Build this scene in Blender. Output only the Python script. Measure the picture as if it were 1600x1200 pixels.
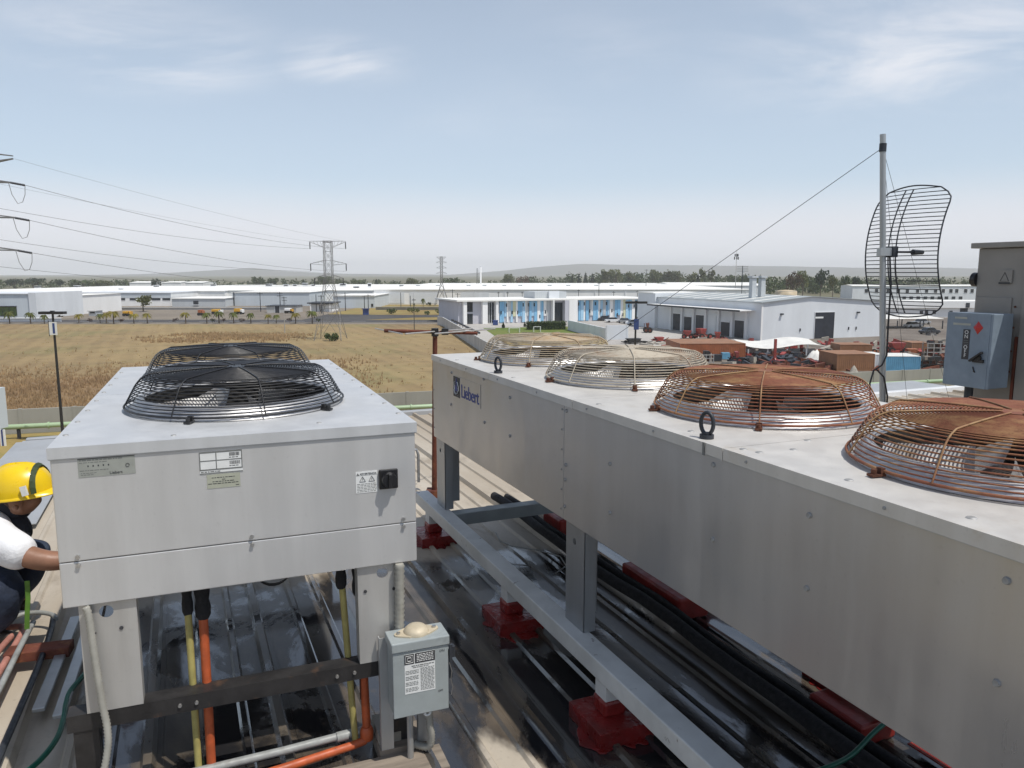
import bpy, bmesh, math, random
import numpy as np
from mathutils import Vector, Matrix
R_ = math.radians
random.seed(7)
np.random.seed(7)
for o in list(bpy.data.objects):
    bpy.data.objects.remove(o, do_unlink=True)
sc = bpy.context.scene
COL = sc.collection

# ------------------------------------------------------------------ camera
CAMZ = 1.72                      # metres above the roof deck (roof deck is z = 0)
G = -11.3                        # ground level below the roof deck
PITCH = R_(8.16)
FPX = 1200.0                     # focal length in pixels of the 1600 px wide photograph
cam = bpy.data.cameras.new('Camera')
cam.sensor_width = 36.0
cam.lens = 27.0
cam.clip_start = 0.05
cam.clip_end = 30000.0
camo = bpy.data.objects.new('Camera', cam)
camo.location = (0, 0, CAMZ)
camo.rotation_euler = (R_(90) - PITCH, 0, 0)
COL.objects.link(camo)
sc.camera = camo

# ------------------------------------------------------------------ sun, sky, exposure
SUNV = Vector((0.44, -0.31, 1.06)).normalized()      # towards the sun
sun = bpy.data.lights.new('Sun', 'SUN')
sun.energy = 3.3
sun.angle = R_(0.55)
sun.color = (1.0, 0.955, 0.88)
suno = bpy.data.objects.new('Sun', sun)
suno.rotation_euler = SUNV.to_track_quat('Z', 'Y').to_euler()
suno.location = (0, 0, 40)
COL.objects.link(suno)

world = bpy.data.worlds.new('World')
sc.world = world
world.use_nodes = True
wn, wl = world.node_tree.nodes, world.node_tree.links
wn.clear()
def WN(t, **k):
    n = wn.new(t)
    for a, b in k.items():
        setattr(n, a, b)
    return n
w_out = WN('ShaderNodeOutputWorld')
w_bg = WN('ShaderNodeBackground')
w_bg.inputs['Strength'].default_value = 0.105
sky = WN('ShaderNodeTexSky', sky_type='NISHITA', sun_disc=False)
sky.sun_elevation = math.asin(SUNV.z)
sky.sun_rotation = math.atan2(SUNV.x, SUNV.y)
sky.altitude = 1500.0
sky.air_density = 1.0
sky.dust_density = 1.6
sky.ozone_density = 1.0
tc = WN('ShaderNodeTexCoord')
sep = WN('ShaderNodeSeparateXYZ')
wl.new(tc.outputs['Generated'], sep.inputs[0])
def wmath(op, a, b=None, c=None, clamp=False):
    n = WN('ShaderNodeMath', operation=op, use_clamp=clamp)
    for i, q in enumerate((a, b, c)):
        if q is None: continue
        if isinstance(q, (int, float)): n.inputs[i].default_value = q
        else: wl.new(q, n.inputs[i])
    return n.outputs[0]
def wramp(f, lo, hi):
    n = WN('ShaderNodeMapRange', interpolation_type='SMOOTHSTEP')
    wl.new(f, n.inputs[0])
    n.inputs[1].default_value = lo; n.inputs[2].default_value = hi
    return n.outputs[0]
def wmix(f, a, b):
    n = WN('ShaderNodeMix', data_type='RGBA')
    if isinstance(f, (int, float)): n.inputs[0].default_value = f
    else: wl.new(f, n.inputs[0])
    for i, q in ((6, a), (7, b)):
        if isinstance(q, tuple): n.inputs[i].default_value = q + (1.0,)
        else: wl.new(q, n.inputs[i])
    return n.outputs[2]
# high thin veil that covers the whole sky, a haze layer along the whole horizon, and wisps of cirrus
zc = wmath('MAXIMUM', sep.outputs['Z'], 0.0)
dz = wmath('ADD', zc, 0.12)
comb = WN('ShaderNodeCombineXYZ')
wl.new(wmath('DIVIDE', sep.outputs['X'], dz), comb.inputs[0])
wl.new(wmath('DIVIDE', sep.outputs['Y'], dz), comb.inputs[1])
mp = WN('ShaderNodeMapping')
mp.inputs['Rotation'].default_value = (0, 0, R_(25))
mp.inputs['Scale'].default_value = (0.62, 1.0, 1.0)
mp.inputs['Location'].default_value = (3.36, 0.95, 0.0)
wl.new(comb.outputs[0], mp.inputs[0])
nz1 = WN('ShaderNodeTexNoise'); nz1.inputs['Scale'].default_value = 1.9; nz1.inputs['Detail'].default_value = 9.0
nz1.inputs['Roughness'].default_value = 0.62; nz1.inputs['Distortion'].default_value = 0.55
wl.new(mp.outputs[0], nz1.inputs['Vector'])
nz2 = WN('ShaderNodeTexNoise'); nz2.inputs['Scale'].default_value = 0.55; nz2.inputs['Detail'].default_value = 3.0
wl.new(comb.outputs[0], nz2.inputs['Vector'])
def blob(cx, cy, r):
    n = WN('ShaderNodeVectorMath', operation='DISTANCE'); wl.new(comb.outputs[0], n.inputs[0]); n.inputs[1].default_value = (cx, cy, 0)
    return wmath('SUBTRACT', 1.0, wramp(n.outputs['Value'], 0.05, r))
cover = wmath('MULTIPLY', wramp(nz2.outputs['Fac'], 0.48, 0.66), 0.30)
for q in ((1.30, 2.45, 0.95), (-1.12, 2.45, 0.55), (-0.55, 2.60, 0.30), (2.3, 2.2, 0.9), (-2.6, 1.6, 0.9), (0.2, -1.8, 1.2)):
    cover = wmath('MAXIMUM', cover, blob(*q))
cir = wmath('MULTIPLY', wramp(nz1.outputs['Fac'], 0.38, 0.72), cover)
cir = wmath('MULTIPLY', cir, wramp(sep.outputs['Z'], 0.10, 0.24))
cir = wmath('MULTIPLY', cir, 0.58)
wav = WN('ShaderNodeTexNoise'); wav.inputs['Scale'].default_value = 1.6; wav.inputs['Detail'].default_value = 5.0
wl.new(tc.outputs['Generated'], wav.inputs['Vector'])
zw = wmath('ADD', sep.outputs['Z'], wmath('MULTIPLY', wmath('SUBTRACT', wav.outputs['Fac'], 0.5), 0.05))
hz_low = wmath('MULTIPLY', wmath('SUBTRACT', 1.0, wramp(zw, 0.045, 0.125)), 0.80)
hz_mid = wmath('MULTIPLY', wmath('SUBTRACT', 1.0, wramp(sep.outputs['Z'], 0.02, 0.62)), 0.50)
c0 = wmix(0.28, sky.outputs[0], (5.1, 5.5, 6.0))
c1 = wmix(hz_mid, c0, (5.7, 6.75, 7.75))
c2 = wmix(hz_low, c1, (7.0, 6.95, 7.4))
c3 = wmix(cir, c2, (8.9, 8.6, 8.6))
wl.new(c3, w_bg.inputs['Color'])
wl.new(w_bg.outputs[0], w_out.inputs[0])

vs = sc.view_settings
sc.display_settings.display_device = 'sRGB'
vs.view_transform = 'Standard'
vs.look = 'None'
vs.exposure = 0.22
vs.gamma = 1.0
vs.use_curve_mapping = False
sc.render.film_transparent = False
sc.cycles.use_denoising = True
sc.cycles.max_bounces = 6
sc.cycles.volume_bounces = 2
sc.cycles.volume_step_rate = 4.0

# ------------------------------------------------------------------ pixel -> place helpers (real planes only)
FW = Vector((0, math.cos(PITCH), -math.sin(PITCH)))
UPV = Vector((0, math.sin(PITCH), math.cos(PITCH)))
CAMP = Vector((0, 0, CAMZ))
def ray(px, py):
    return Vector(((px - 800) / FPX, 0, 0)) + UPV * ((600 - py) / FPX) + FW
def onz(px, py, z):
    d = ray(px, py); return CAMP + d * ((z - CAMZ) / d.z)
def gp(px, py):
    return onz(px, py, G)
def aty(px, py, Y):
    d = ray(px, py); return CAMP + d * (Y / d.y)

# ------------------------------------------------------------------ mesh builder
def unit_frame(d):
    d = Vector(d).normalized()
    a = Vector((0, 0, 1)) if abs(d.z) < 0.95 else Vector((1, 0, 0))
    s = d.cross(a).normalized()
    return s, s.cross(d).normalized()
class MB:
    def __init__(s):
        s.v = []; s.f = []; s.sm = []
    def add(s, vs_, fs, smooth=False):
        n = len(s.v)
        s.v += [tuple(q) for q in vs_]
        s.f += [tuple(i + n for i in f) for f in fs]
        s.sm += [smooth] * len(fs)
        return s
    def box(s, x0, x1, y0, y1, z0, z1, M=None):
        vs_ = [Vector((x, y, z)) for z in (z0, z1) for y in (y0, y1) for x in (x0, x1)]
        if M is not None: vs_ = [M @ q for q in vs_]
        return s.add(vs_, [(0, 2, 3, 1), (4, 5, 7, 6), (0, 1, 5, 4), (2, 6, 7, 3), (0, 4, 6, 2), (1, 3, 7, 5)])
    def bar(s, p0, p1, w, h, upv=None):
        p0, p1 = Vector(p0), Vector(p1)
        d = (p1 - p0).normalized()
        if upv is None:
            a, b = unit_frame(d)
        else:
            a = d.cross(Vector(upv)).normalized(); b = a.cross(d).normalized()
        a = a * (w / 2); b = b * (h / 2)
        vs_ = [p + i * a + j * b for p in (p0, p1) for i, j in ((-1, -1), (1, -1), (1, 1), (-1, 1))]
        return s.add(vs_, [(0, 1, 2, 3), (7, 6, 5, 4), (0, 4, 5, 1), (1, 5, 6, 2), (2, 6, 7, 3), (3, 7, 4, 0)])
    def cyl(s, p0, p1, r0, r1=None, n=12, caps=True, smooth=True):
        p0, p1 = Vector(p0), Vector(p1)
        if r1 is None: r1 = r0
        a, b = unit_frame(p1 - p0)
        vs_ = []
        for p, r in ((p0, r0), (p1, r1)):
            for i in range(n):
                t = 2 * math.pi * i / n
                vs_.append(p + a * (r * math.cos(t)) + b * (r * math.sin(t)))
        s.add(vs_, [(i, i + n, (i + 1) % n + n, (i + 1) % n) for i in range(n)], smooth)
        if caps:
            s.add(vs_[:n], [tuple(range(n))]); s.add(vs_[n:], [tuple(reversed(range(n)))])
        return s
    def tube(s, pts, r, n=8, closed=False, smooth=True):
        pts = [Vector(p) for p in pts]
        rr = r if isinstance(r, (list, tuple)) else [r] * len(pts)
        vs_ = []; m = len(pts); pa = None
        for i, p in enumerate(pts):
            d = (pts[(i + 1) % m] - pts[i - 1]) if closed else (pts[min(i + 1, m - 1)] - pts[max(i - 1, 0)])
            d = d.normalized()
            if pa is None: a, b = unit_frame(d)
            else:
                b = d.cross(pa)
                b = unit_frame(d)[1] if b.length < 1e-6 else b.normalized()
                a = b.cross(d).normalized()
            pa = a; b = d.cross(a)
            for k in range(n):
                t = 2 * math.pi * k / n
                vs_.append(p + a * (rr[i] * math.cos(t)) + b * (rr[i] * math.sin(t)))
        fs = []
        for i in range(m if closed else m - 1):
            j = (i + 1) % m
            for k in range(n):
                l = (k + 1) % n
                fs.append((i * n + k, i * n + l, j * n + l, j * n + k))
        s.add(vs_, fs, smooth)
        if not closed:
            s.add(vs_[:n], [tuple(reversed(range(n)))]); s.add(vs_[-n:], [tuple(range(n))])
        return s
    def lathe(s, prof, n=32, c=(0, 0, 0), smooth=True, cap0=False, cap1=False):
        c = Vector(c); vs_ = []
        for r, z in prof:
            for k in range(n):
                t = 2 * math.pi * k / n
                vs_.append(c + Vector((r * math.cos(t), r * math.sin(t), z)))
        fs = []
        for i in range(len(prof) - 1):
            for k in range(n):
                l = (k + 1) % n
                fs.append((i * n + k, i * n + l, (i + 1) * n + l, (i + 1) * n + k))
        s.add(vs_, fs, smooth)
        if cap0: s.add(vs_[:n], [tuple(reversed(range(n)))])
        if cap1: s.add(vs_[-n:], [tuple(range(n))])
        return s
    def prism(s, poly, z0, z1, M=None):
        n = len(poly)
        vs_ = [Vector((x, y, z)) for z in (z0, z1) for x, y in poly]
        if M is not None: vs_ = [M @ q for q in vs_]
        return s.add(vs_, [tuple(reversed(range(n))), tuple(range(n, 2 * n))] +
                     [(i, (i + 1) % n, (i + 1) % n + n, i + n) for i in range(n)])
    def plate_hole(s, x0, x1, y0, y1, cx, cy, r, z, n=56):
        an = [2 * math.pi * i / n for i in range(n)]
        an += [math.atan2(y - cy, x - cx) % (2 * math.pi) for x in (x0, x1) for y in (y0, y1)]
        an = sorted(set(round(t, 5) for t in an)); vs_ = []
        for t in an:
            c, q = math.cos(t), math.sin(t)
            k = min(((x1 - cx) / c if c > 1e-9 else (x0 - cx) / c if c < -1e-9 else 1e9),
                    ((y1 - cy) / q if q > 1e-9 else (y0 - cy) / q if q < -1e-9 else 1e9))
            vs_ += [(cx + r * c, cy + r * q, z), (cx + k * c, cy + k * q, z)]
        m = len(an)
        return s.add(vs_, [(2 * i, 2 * i + 1, 2 * ((i + 1) % m) + 1, 2 * ((i + 1) % m)) for i in range(m)])
    def mesh(s, name):
        me = bpy.data.meshes.new(name)
        me.from_pydata(s.v, [], s.f)
        me.polygons.foreach_set('use_smooth', s.sm)
        me.update()
        return me
    def build(s, name, mat, parent=None, loc=None, rot=None, bevel=0.0, seg=2):
        return mk(name, s.mesh(name), mat, parent, loc, rot, bevel, seg)
def mk(name, me, mat, parent=None, loc=None, rot=None, bevel=0.0, seg=2):
    if mat is not None and not me.materials: me.materials.append(mat)
    o = bpy.data.objects.new(name, me)
    COL.objects.link(o)
    if parent is not None: o.parent = parent
    if loc is not None: o.location = loc
    if rot is not None: o.rotation_euler = rot
    if bevel > 0:
        b = o.modifiers.new('Bevel', 'BEVEL'); b.width = bevel; b.segments = seg; b.limit_method = 'ANGLE'
        b.angle_limit = R_(35)
    return o
def inst(name, src, parent=None, loc=None, rot=None, scale=None):
    o = src.copy()
    o.name = name
    for k in ('label', 'category', 'group', 'kind'):
        if k in o: del o[k]
    COL.objects.link(o)
    o.parent = parent
    o.matrix_parent_inverse = Matrix.Identity(4)
    if loc is not None: o.location = loc
    if rot is not None: o.rotation_euler = rot
    if scale is not None: o.scale = scale if isinstance(scale, (tuple, list)) else (scale,) * 3
    return o
def copy_tree(o, parent=None):
    c = o.copy(); COL.objects.link(c); c.parent = parent
    for ch in list(o.children): copy_tree(ch, c)
    return c
def tag(o, label, cat, group=None):
    o['label'] = label; o['category'] = cat
    if group: o['group'] = group
    return o
def thing(name, label, cat, loc=(0, 0, 0), rz=0.0, group=None):
    o = bpy.data.objects.new(name, None)
    o.empty_display_size = 0.2
    COL.objects.link(o)
    o.location = loc; o.rotation_euler = (0, 0, rz)
    return tag(o, label, cat, group)
def struct(o, label=None):
    o['kind'] = 'structure'
    if label: o['label'] = label
    return o
def stuff(o, label=None, cat=None):
    o['kind'] = 'stuff'
    if label: o['label'] = label
    if cat: o['category'] = cat
    return o
def big_mesh(name, V, Fq, mat):
    me = bpy.data.meshes.new(name)
    V = np.asarray(V, dtype=np.float32); Fq = np.asarray(Fq, dtype=np.int32)
    k = Fq.shape[1]
    me.vertices.add(len(V)); me.vertices.foreach_set('co', V.ravel())
    me.loops.add(Fq.size); me.loops.foreach_set('vertex_index', Fq.ravel())
    me.polygons.add(len(Fq)); me.polygons.foreach_set('loop_start', np.arange(0, Fq.size, k, dtype=np.int32))
    me.update(calc_edges=True); me.validate()
    if mat is not None: me.materials.append(mat)
    return me
def text_mesh(body, size, extrude=0.0008, align='LEFT', spacing=1.0):
    cu = bpy.data.curves.new('lettering', 'FONT')
    cu.body = body; cu.size = size; cu.extrude = extrude; cu.align_x = align
    cu.space_character = spacing; cu.resolution_u = 3
    o = bpy.data.objects.new('lettering', cu); COL.objects.link(o)
    bpy.context.view_layer.update()
    me = bpy.data.meshes.new_from_object(o.evaluated_get(bpy.context.evaluated_depsgraph_get()))
    bpy.data.objects.remove(o, do_unlink=True); bpy.data.curves.remove(cu)
    me.name = 'lettering'; me.materials.clear()
    return me

# ------------------------------------------------------------------ materials
def nodes(name):
    m = bpy.data.materials.new(name); m.use_nodes = True
    nt = m.node_tree
    bs = nt.nodes.get('Principled BSDF')
    return m, nt, bs
class NT:
    def __init__(s, nt): s.nt = nt
    def n(s, t, **k):
        q = s.nt.nodes.new(t)
        for a, b in k.items(): setattr(q, a, b)
        return q
    def l(s, a, b): s.nt.links.new(a, b)
    def noise(s, vec, scale, detail=4.0, rough=0.55, dist=0.0):
        q = s.n('ShaderNodeTexNoise')
        q.inputs['Scale'].default_value = scale; q.inputs['Detail'].default_value = detail
        q.inputs['Roughness'].default_value = rough; q.inputs['Distortion'].default_value = dist
        if vec is not None: s.l(vec, q.inputs['Vector'])
        return q.outputs['Fac']
    def ramp(s, f, lo, hi, a=0.0, b=1.0, smooth=True):
        q = s.n('ShaderNodeMapRange')
        if smooth: q.interpolation_type = 'SMOOTHSTEP'
        s.l(f, q.inputs[0])
        for i, w in zip((1, 2, 3, 4), (lo, hi, a, b)): q.inputs[i].default_value = w
        return q.outputs[0]
    def mix(s, f, a, b, blend='MIX'):
        q = s.n('ShaderNodeMix', data_type='RGBA', blend_type=blend)
        if isinstance(f, (int, float)): q.inputs[0].default_value = f
        else: s.l(f, q.inputs[0])
        for i, w in ((6, a), (7, b)):
            if isinstance(w, (tuple, list)): q.inputs[i].default_value = tuple(w)[:3] + (1.0,)
            else: s.l(w, q.inputs[i])
        return q.outputs[2]
    def math(s, op, a, b=None, clamp=False):
        q = s.n('ShaderNodeMath', operation=op, use_clamp=clamp)
        for i, w in enumerate((a, b)):
            if w is None: continue
            if isinstance(w, (int, float)): q.inputs[i].default_value = w
            else: s.l(w, q.inputs[i])
        return q.outputs[0]
    def mapv(s, vec, scale=(1, 1, 1), rot=(0, 0, 0), loc=(0, 0, 0)):
        q = s.n('ShaderNodeMapping')
        q.inputs['Scale'].default_value = scale; q.inputs['Rotation'].default_value = rot; q.inputs['Location'].default_value = loc
        s.l(vec, q.inputs[0]); return q.outputs[0]
    def bump(s, h, strength, dist, bs):
        q = s.n('ShaderNodeBump'); q.inputs['Strength'].default_value = strength; q.inputs['Distance'].default_value = dist
        s.l(h, q.inputs['Height']); s.l(q.outputs[0], bs.inputs['Normal'])
def pm(name, col, rough=0.55, metal=0.0, var=0.12, scale=4.0, bump=0.0, bscale=60.0, bdist=0.002, stain=None, stretch=(1, 1, 1),
       rvar=0.1, rnd=0.0, spec=0.5, coat=0.0, trans=0.0):
    """procedural surface: base colour broken up by two noises, an optional stain (colour, lo, hi, scale), roughness breakup, fine relief"""
    m, nt, bs = nodes(name); k = NT(nt)
    t = k.n('ShaderNodeTexCoord'); v = k.mapv(t.outputs['Object'], stretch)
    if rnd > 0:
        oi = k.n('ShaderNodeObjectInfo')
        ad = k.n('ShaderNodeVectorMath', operation='ADD'); sc_ = k.n('ShaderNodeVectorMath', operation='SCALE')
        cx = k.n('ShaderNodeCombineXYZ')
        for i in range(3): k.l(oi.outputs['Random'], cx.inputs[i])
        sc_.inputs['Scale'].default_value = 37.0
        k.l(cx.outputs[0], sc_.inputs[0]); k.l(v, ad.inputs[0]); k.l(sc_.outputs[0], ad.inputs[1]); v = ad.outputs[0]
    n1 = k.noise(v, scale, 5.0, 0.6)
    c = k.mix(k.ramp(n1, 0.3, 0.7), tuple(x * (1 - var) for x in col), tuple(min(1, x * (1 + var)) for x in col))
    n2 = k.noise(v, scale * 7.3, 3.0, 0.6)
    c = k.mix(k.math('MULTIPLY', n2, var * 0.9), c, tuple(x * 0.55 for x in col))
    if rnd > 0:
        hs = k.n('ShaderNodeHueSaturation')
        k.l(k.ramp(oi.outputs['Random'], 0, 1, 1 - rnd, 1 + rnd, False), hs.inputs['Value'])
        k.l(c, hs.inputs['Color']); c = hs.outputs[0]
    if stain:
        sc_col, lo, hi, ss = stain
        msk = k.ramp(k.noise(v, ss, 7.0, 0.65, 0.3), lo, hi)
        c = k.mix(msk, c, sc_col)
    k.l(c, bs.inputs['Base Color'])
    bs.inputs['Metallic'].default_value = metal
    bs.inputs['Specular IOR Level'].default_value = spec
    if coat: bs.inputs['Coat Weight'].default_value = coat; bs.inputs['Coat Roughness'].default_value = 0.15
    k.l(k.ramp(k.noise(v, scale * 2.1, 4.0), 0.25, 0.75, max(0.02, rough - rvar), min(1, rough + rvar)), bs.inputs['Roughness'])
    if bump > 0: k.bump(k.noise(v, bscale, 4.0), bump, bdist, bs)
    if trans > 0:
        tr = k.n('ShaderNodeBsdfTranslucent'); mx = k.n('ShaderNodeMixShader'); mx.inputs[0].default_value = trans
        out = nt.nodes.get('Material Output'); k.l(c, tr.inputs['Color'])
        k.l(bs.outputs[0], mx.inputs[1]); k.l(tr.outputs[0], mx.inputs[2]); k.l(mx.outputs[0], out.inputs['Surface'])
    return m
# ================================================================== MATERIALS
M = {}
def galv(name, col, rough, metal, streak=0.10, rust=None):
    """brushed sheet metal with faint vertical runs, water marks and handling smudges"""
    m, nt, bs = nodes(name); k = NT(nt)
    t = k.n('ShaderNodeTexCoord')
    v1 = k.mapv(t.outputs['Object'], (9.0, 9.0, 0.9)); v2 = k.mapv(t.outputs['Object'], (1.0, 1.0, 1.0))
    a = k.noise(v1, 1.0, 6.0, 0.62); b = k.noise(v2, 2.3, 4.0, 0.6, 0.6); g = k.noise(v2, 55.0, 2.0, 0.5)
    c = k.mix(k.ramp(a, 0.34, 0.70), tuple(x * (1 - streak) for x in col), tuple(min(1, x * (1 + streak)) for x in col))
    c = k.mix(k.ramp(b, 0.45, 0.75, 0.0, 0.14), c, tuple(x * y for x, y in zip(col, (0.80, 0.78, 0.74))))
    c = k.mix(k.ramp(g, 0.62, 0.8, 0.0, 0.16), c, tuple(x * 0.6 for x in col))
    spots = k.noise(v2, 14.0, 3.0, 0.6)
    c = k.mix(k.ramp(spots, 0.70, 0.76, 0.0, 0.14), c, tuple(x * 0.62 for x in col))
    drip = k.noise(k.mapv(t.outputs['Object'], (34.0, 34.0, 1.3)), 1.0, 3.0, 0.5)
    c = k.mix(k.ramp(drip, 0.68, 0.78, 0.0, 0.10), c, tuple(x * 0.66 for x in col))
    if rust:
        rc, lo, hi, s_ = rust
        c = k.mix(k.ramp(k.noise(v2, s_, 8.0, 0.68, 0.4), lo, hi, 0.0, 0.85), c, rc)
    k.l(c, bs.inputs['Base Color'])
    bs.inputs['Metallic'].default_value = metal
    rr = k.math('ADD', k.ramp(b, 0.3, 0.75, rough - 0.07, rough + 0.08), k.ramp(a, 0.3, 0.7, -0.05, 0.05))
    k.l(rr, bs.inputs['Roughness'])
    h = k.math('ADD', k.math('MULTIPLY', k.noise(v2, 1.7, 2.0), 1.0), k.math('MULTIPLY', k.noise(v2, 7.0, 2.0), 0.12))
    k.bump(h, 0.35, 0.022, bs)
    return m
M['casing'] = galv('casing_sheet', (0.58, 0.577, 0.57), 0.46, 0.42, 0.05)
M['casing_big'] = galv('casing_sheet_weathered', (0.51, 0.51, 0.515), 0.38, 0.68, 0.04)
M['lid'] = galv('lid_sheet', (0.58, 0.59, 0.60), 0.50, 0.35, 0.05)
M['lid_big'] = galv('lid_sheet_stained', (0.62, 0.60, 0.565), 0.50, 0.30, 0.05, ((0.38, 0.27, 0.12), 0.60, 0.90, 2.6))
M['collar'] = galv('fan_collar_aluminium', (0.62, 0.62, 0.63), 0.38, 0.7, 0.08)
M['legm'] = galv('leg_sheet', (0.50, 0.49, 0.47), 0.42, 0.5)
M['leg_big'] = galv('leg_sheet_grey', (0.33, 0.35, 0.37), 0.40, 0.6)
M['bolt'] = pm('zinc_bolt', (0.50, 0.49, 0.47), 0.38, 0.9, 0.15, 40)
M['screw'] = pm('dull_screw', (0.36, 0.36, 0.355), 0.6, 0.3, 0.2, 40)
M['bolt_rust'] = pm('rusty_bolt', (0.12, 0.045, 0.025), 0.85, 0.2, 0.4, 60, 0.4, 200)
M['blk'] = pm('black_wire', (0.018, 0.018, 0.02), 0.42, 0.0, 0.3, 20)
def guardmat(name, c1, c2, lo, hi):
    m, nt, bs = nodes(name); k = NT(nt); t = k.n('ShaderNodeNewGeometry')
    n = k.noise(t.outputs['Position'], 5.5, 6.0, 0.7)
    f = k.noise(t.outputs['Position'], 60.0, 3.0, 0.6)
    c = k.mix(k.ramp(n, lo, hi), c1, c2)
    c = k.mix(k.ramp(f, 0.5, 0.75, 0, 0.55), c, tuple(x * 0.45 for x in c2))
    k.l(c, bs.inputs['Base Color']); bs.inputs['Roughness'].default_value = 0.72; bs.inputs['Metallic'].default_value = 0.15
    return m
M['g_tan'] = guardmat('guard_wire_tan', (0.42, 0.36, 0.27), (0.38, 0.24, 0.12), 0.46, 0.72)
M['g_mix'] = guardmat('guard_wire_pale_rust', (0.46, 0.41, 0.33), (0.30, 0.16, 0.08), 0.48, 0.78)
M['g_spoke'] = guardmat('guard_spoke_rust', (0.36, 0.23, 0.115), (0.25, 0.11, 0.055), 0.40, 0.66)
M['g_rust'] = guardmat('guard_wire_rust', (0.36, 0.20, 0.09), (0.21, 0.072, 0.038), 0.34, 0.58)
M['blade_al'] = pm('fan_blade_aluminium', (0.46, 0.455, 0.45), 0.45, 0.25, 0.2, 9, stain=((0.16, 0.12, 0.09), 0.55, 0.75, 6))
M['throat'] = pm('fan_throat_shade', (0.045, 0.043, 0.04), 0.7, 0.1, 0.35, 12)  # near-black base colour paints in the blade shadow on the throat wall
M['blade_dark'] = pm('fan_blade_dark', (0.05, 0.048, 0.045), 0.5, 0.2, 0.3, 9)
M['dark_in'] = pm('coil_dark', (0.022, 0.022, 0.024), 0.8, 0.0, 0.3, 30, 0.5, 200)
M['motor'] = pm('motor_paint', (0.07, 0.06, 0.055), 0.6, 0.2, 0.3, 14, stain=((0.14, 0.06, 0.03), 0.5, 0.7, 12))
M['plate_grey'] = pm('rating_plate', (0.36, 0.375, 0.345), 0.42, 0.3, 0.08, 20)
M['plate_olive'] = pm('olive_sticker', (0.40, 0.41, 0.33), 0.55, 0.0, 0.08, 20)
M['plate_white'] = pm('white_sticker', (0.72, 0.73, 0.72), 0.5, 0.0, 0.05, 20)
M['ink'] = pm('ink_dark', (0.045, 0.045, 0.05), 0.6, 0, 0.15, 60)
M['ink_grey'] = pm('ink_grey', (0.17, 0.175, 0.17), 0.6, 0, 0.15, 60)
M['ink_blue'] = pm('ink_blue', (0.025, 0.055, 0.26), 0.45, 0, 0.1, 30)
M['blackp'] = pm('black_plastic', (0.014, 0.014, 0.016), 0.35, 0, 0.3, 30, 0.1, 120)
M['foam'] = pm('black_foam_insulation', (0.016, 0.016, 0.018), 0.9, 0, 0.3, 30, 0.7, 160, 0.004)
M['pipe_y'] = pm('yellow_pipe_paint', (0.37, 0.32, 0.11), 0.5, 0, 0.18, 20, 0.2, 80, stain=((0.10, 0.085, 0.04), 0.62, 0.75, 30))
M['pipe_o'] = pm('orange_pipe_paint', (0.48, 0.10, 0.032), 0.5, 0, 0.2, 20, 0.2, 80, stain=((0.10, 0.03, 0.02), 0.60, 0.72, 24))
M['conduit'] = pm('grey_flex_conduit', (0.36, 0.35, 0.31), 0.55, 0.1, 0.12, 20)
M['pvc'] = pm('pale_grey_pipe', (0.30, 0.31, 0.30), 0.5, 0, 0.18, 12, stain=((0.14, 0.12, 0.10), 0.52, 0.72, 8))
M['pinkp'] = pm('faded_pink_pipe', (0.42, 0.19, 0.15), 0.6, 0, 0.2, 14, stain=((0.25, 0.2, 0.17), 0.55, 0.75, 12))
M['steel_dk'] = pm('dark_steel', (0.035, 0.033, 0.033), 0.5, 0.3, 0.3, 10, 0.3, 90, stain=((0.10, 0.06, 0.04), 0.58, 0.72, 9))
M['beam_w'] = pm('white_beam_paint', (0.56, 0.57, 0.56), 0.55, 0, 0.10, 6, 0.25, 70, stain=((0.10, 0.07, 0.05), 0.64, 0.72, 16))
M['beam_g'] = pm('grey_beam_paint', (0.27, 0.30, 0.31), 0.5, 0, 0.10, 6, 0.2, 70)
M['redp'] = pm('red_oxide_paint', (0.20, 0.016, 0.014), 0.30, 0, 0.25, 8, 0.6, 24, 0.01, stain=((0.12, 0.012, 0.01), 0.5, 0.7, 5))
M['redflat'] = pm('red_waterproofing', (0.26, 0.026, 0.02), 0.45, 0, 0.25, 8, 0.5, 30, 0.006)
M['swgrey'] = pm('switch_enclosure_paint', (0.33, 0.365, 0.37), 0.42, 0.1, 0.07, 9, 0.05, 140, stain=((0.22, 0.24, 0.24), 0.60, 0.78, 7))
M['hub'] = pm('beige_cast_hub', (0.52, 0.45, 0.33), 0.55, 0.1, 0.1, 20, 0.3, 160)
M['strut'] = galv('strut_galvanised', (0.46, 0.47, 0.47), 0.42, 0.6)
M['green'] = pm('green_hose', (0.0, 0.10, 0.06), 0.42, 0, 0.15, 10)
M['wood'] = pm('weathered_timber', (0.24, 0.20, 0.16), 0.8, 0, 0.3, 5, 0.6, 40, stretch=(1, 6, 6))
M['conc'] = pm('concrete', (0.36, 0.33, 0.28), 0.85, 0, 0.18, 6, 0.5, 60, 0.004)
M['rust'] = pm('rusty_steel', (0.14, 0.042, 0.025), 0.8, 0.2, 0.4, 9, 0.5, 90, stain=((0.22, 0.09, 0.04), 0.5, 0.7, 20))
M['alu'] = pm('dull_aluminium', (0.52, 0.50, 0.47), 0.45, 0.7, 0.15, 12)
M['mast'] = galv('mast_galvanised', (0.40, 0.42, 0.43), 0.45, 0.55)
M['dgrey'] = pm('dark_grey_steel', (0.045, 0.05, 0.06), 0.5, 0.4, 0.2, 20)
M['cab'] = pm('taupe_cabinet_paint', (0.26, 0.245, 0.225), 0.5, 0.1, 0.06, 3, 0.05, 60, stain=((0.22, 0.20, 0.18), 0.56, 0.8, 2.2))
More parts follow.
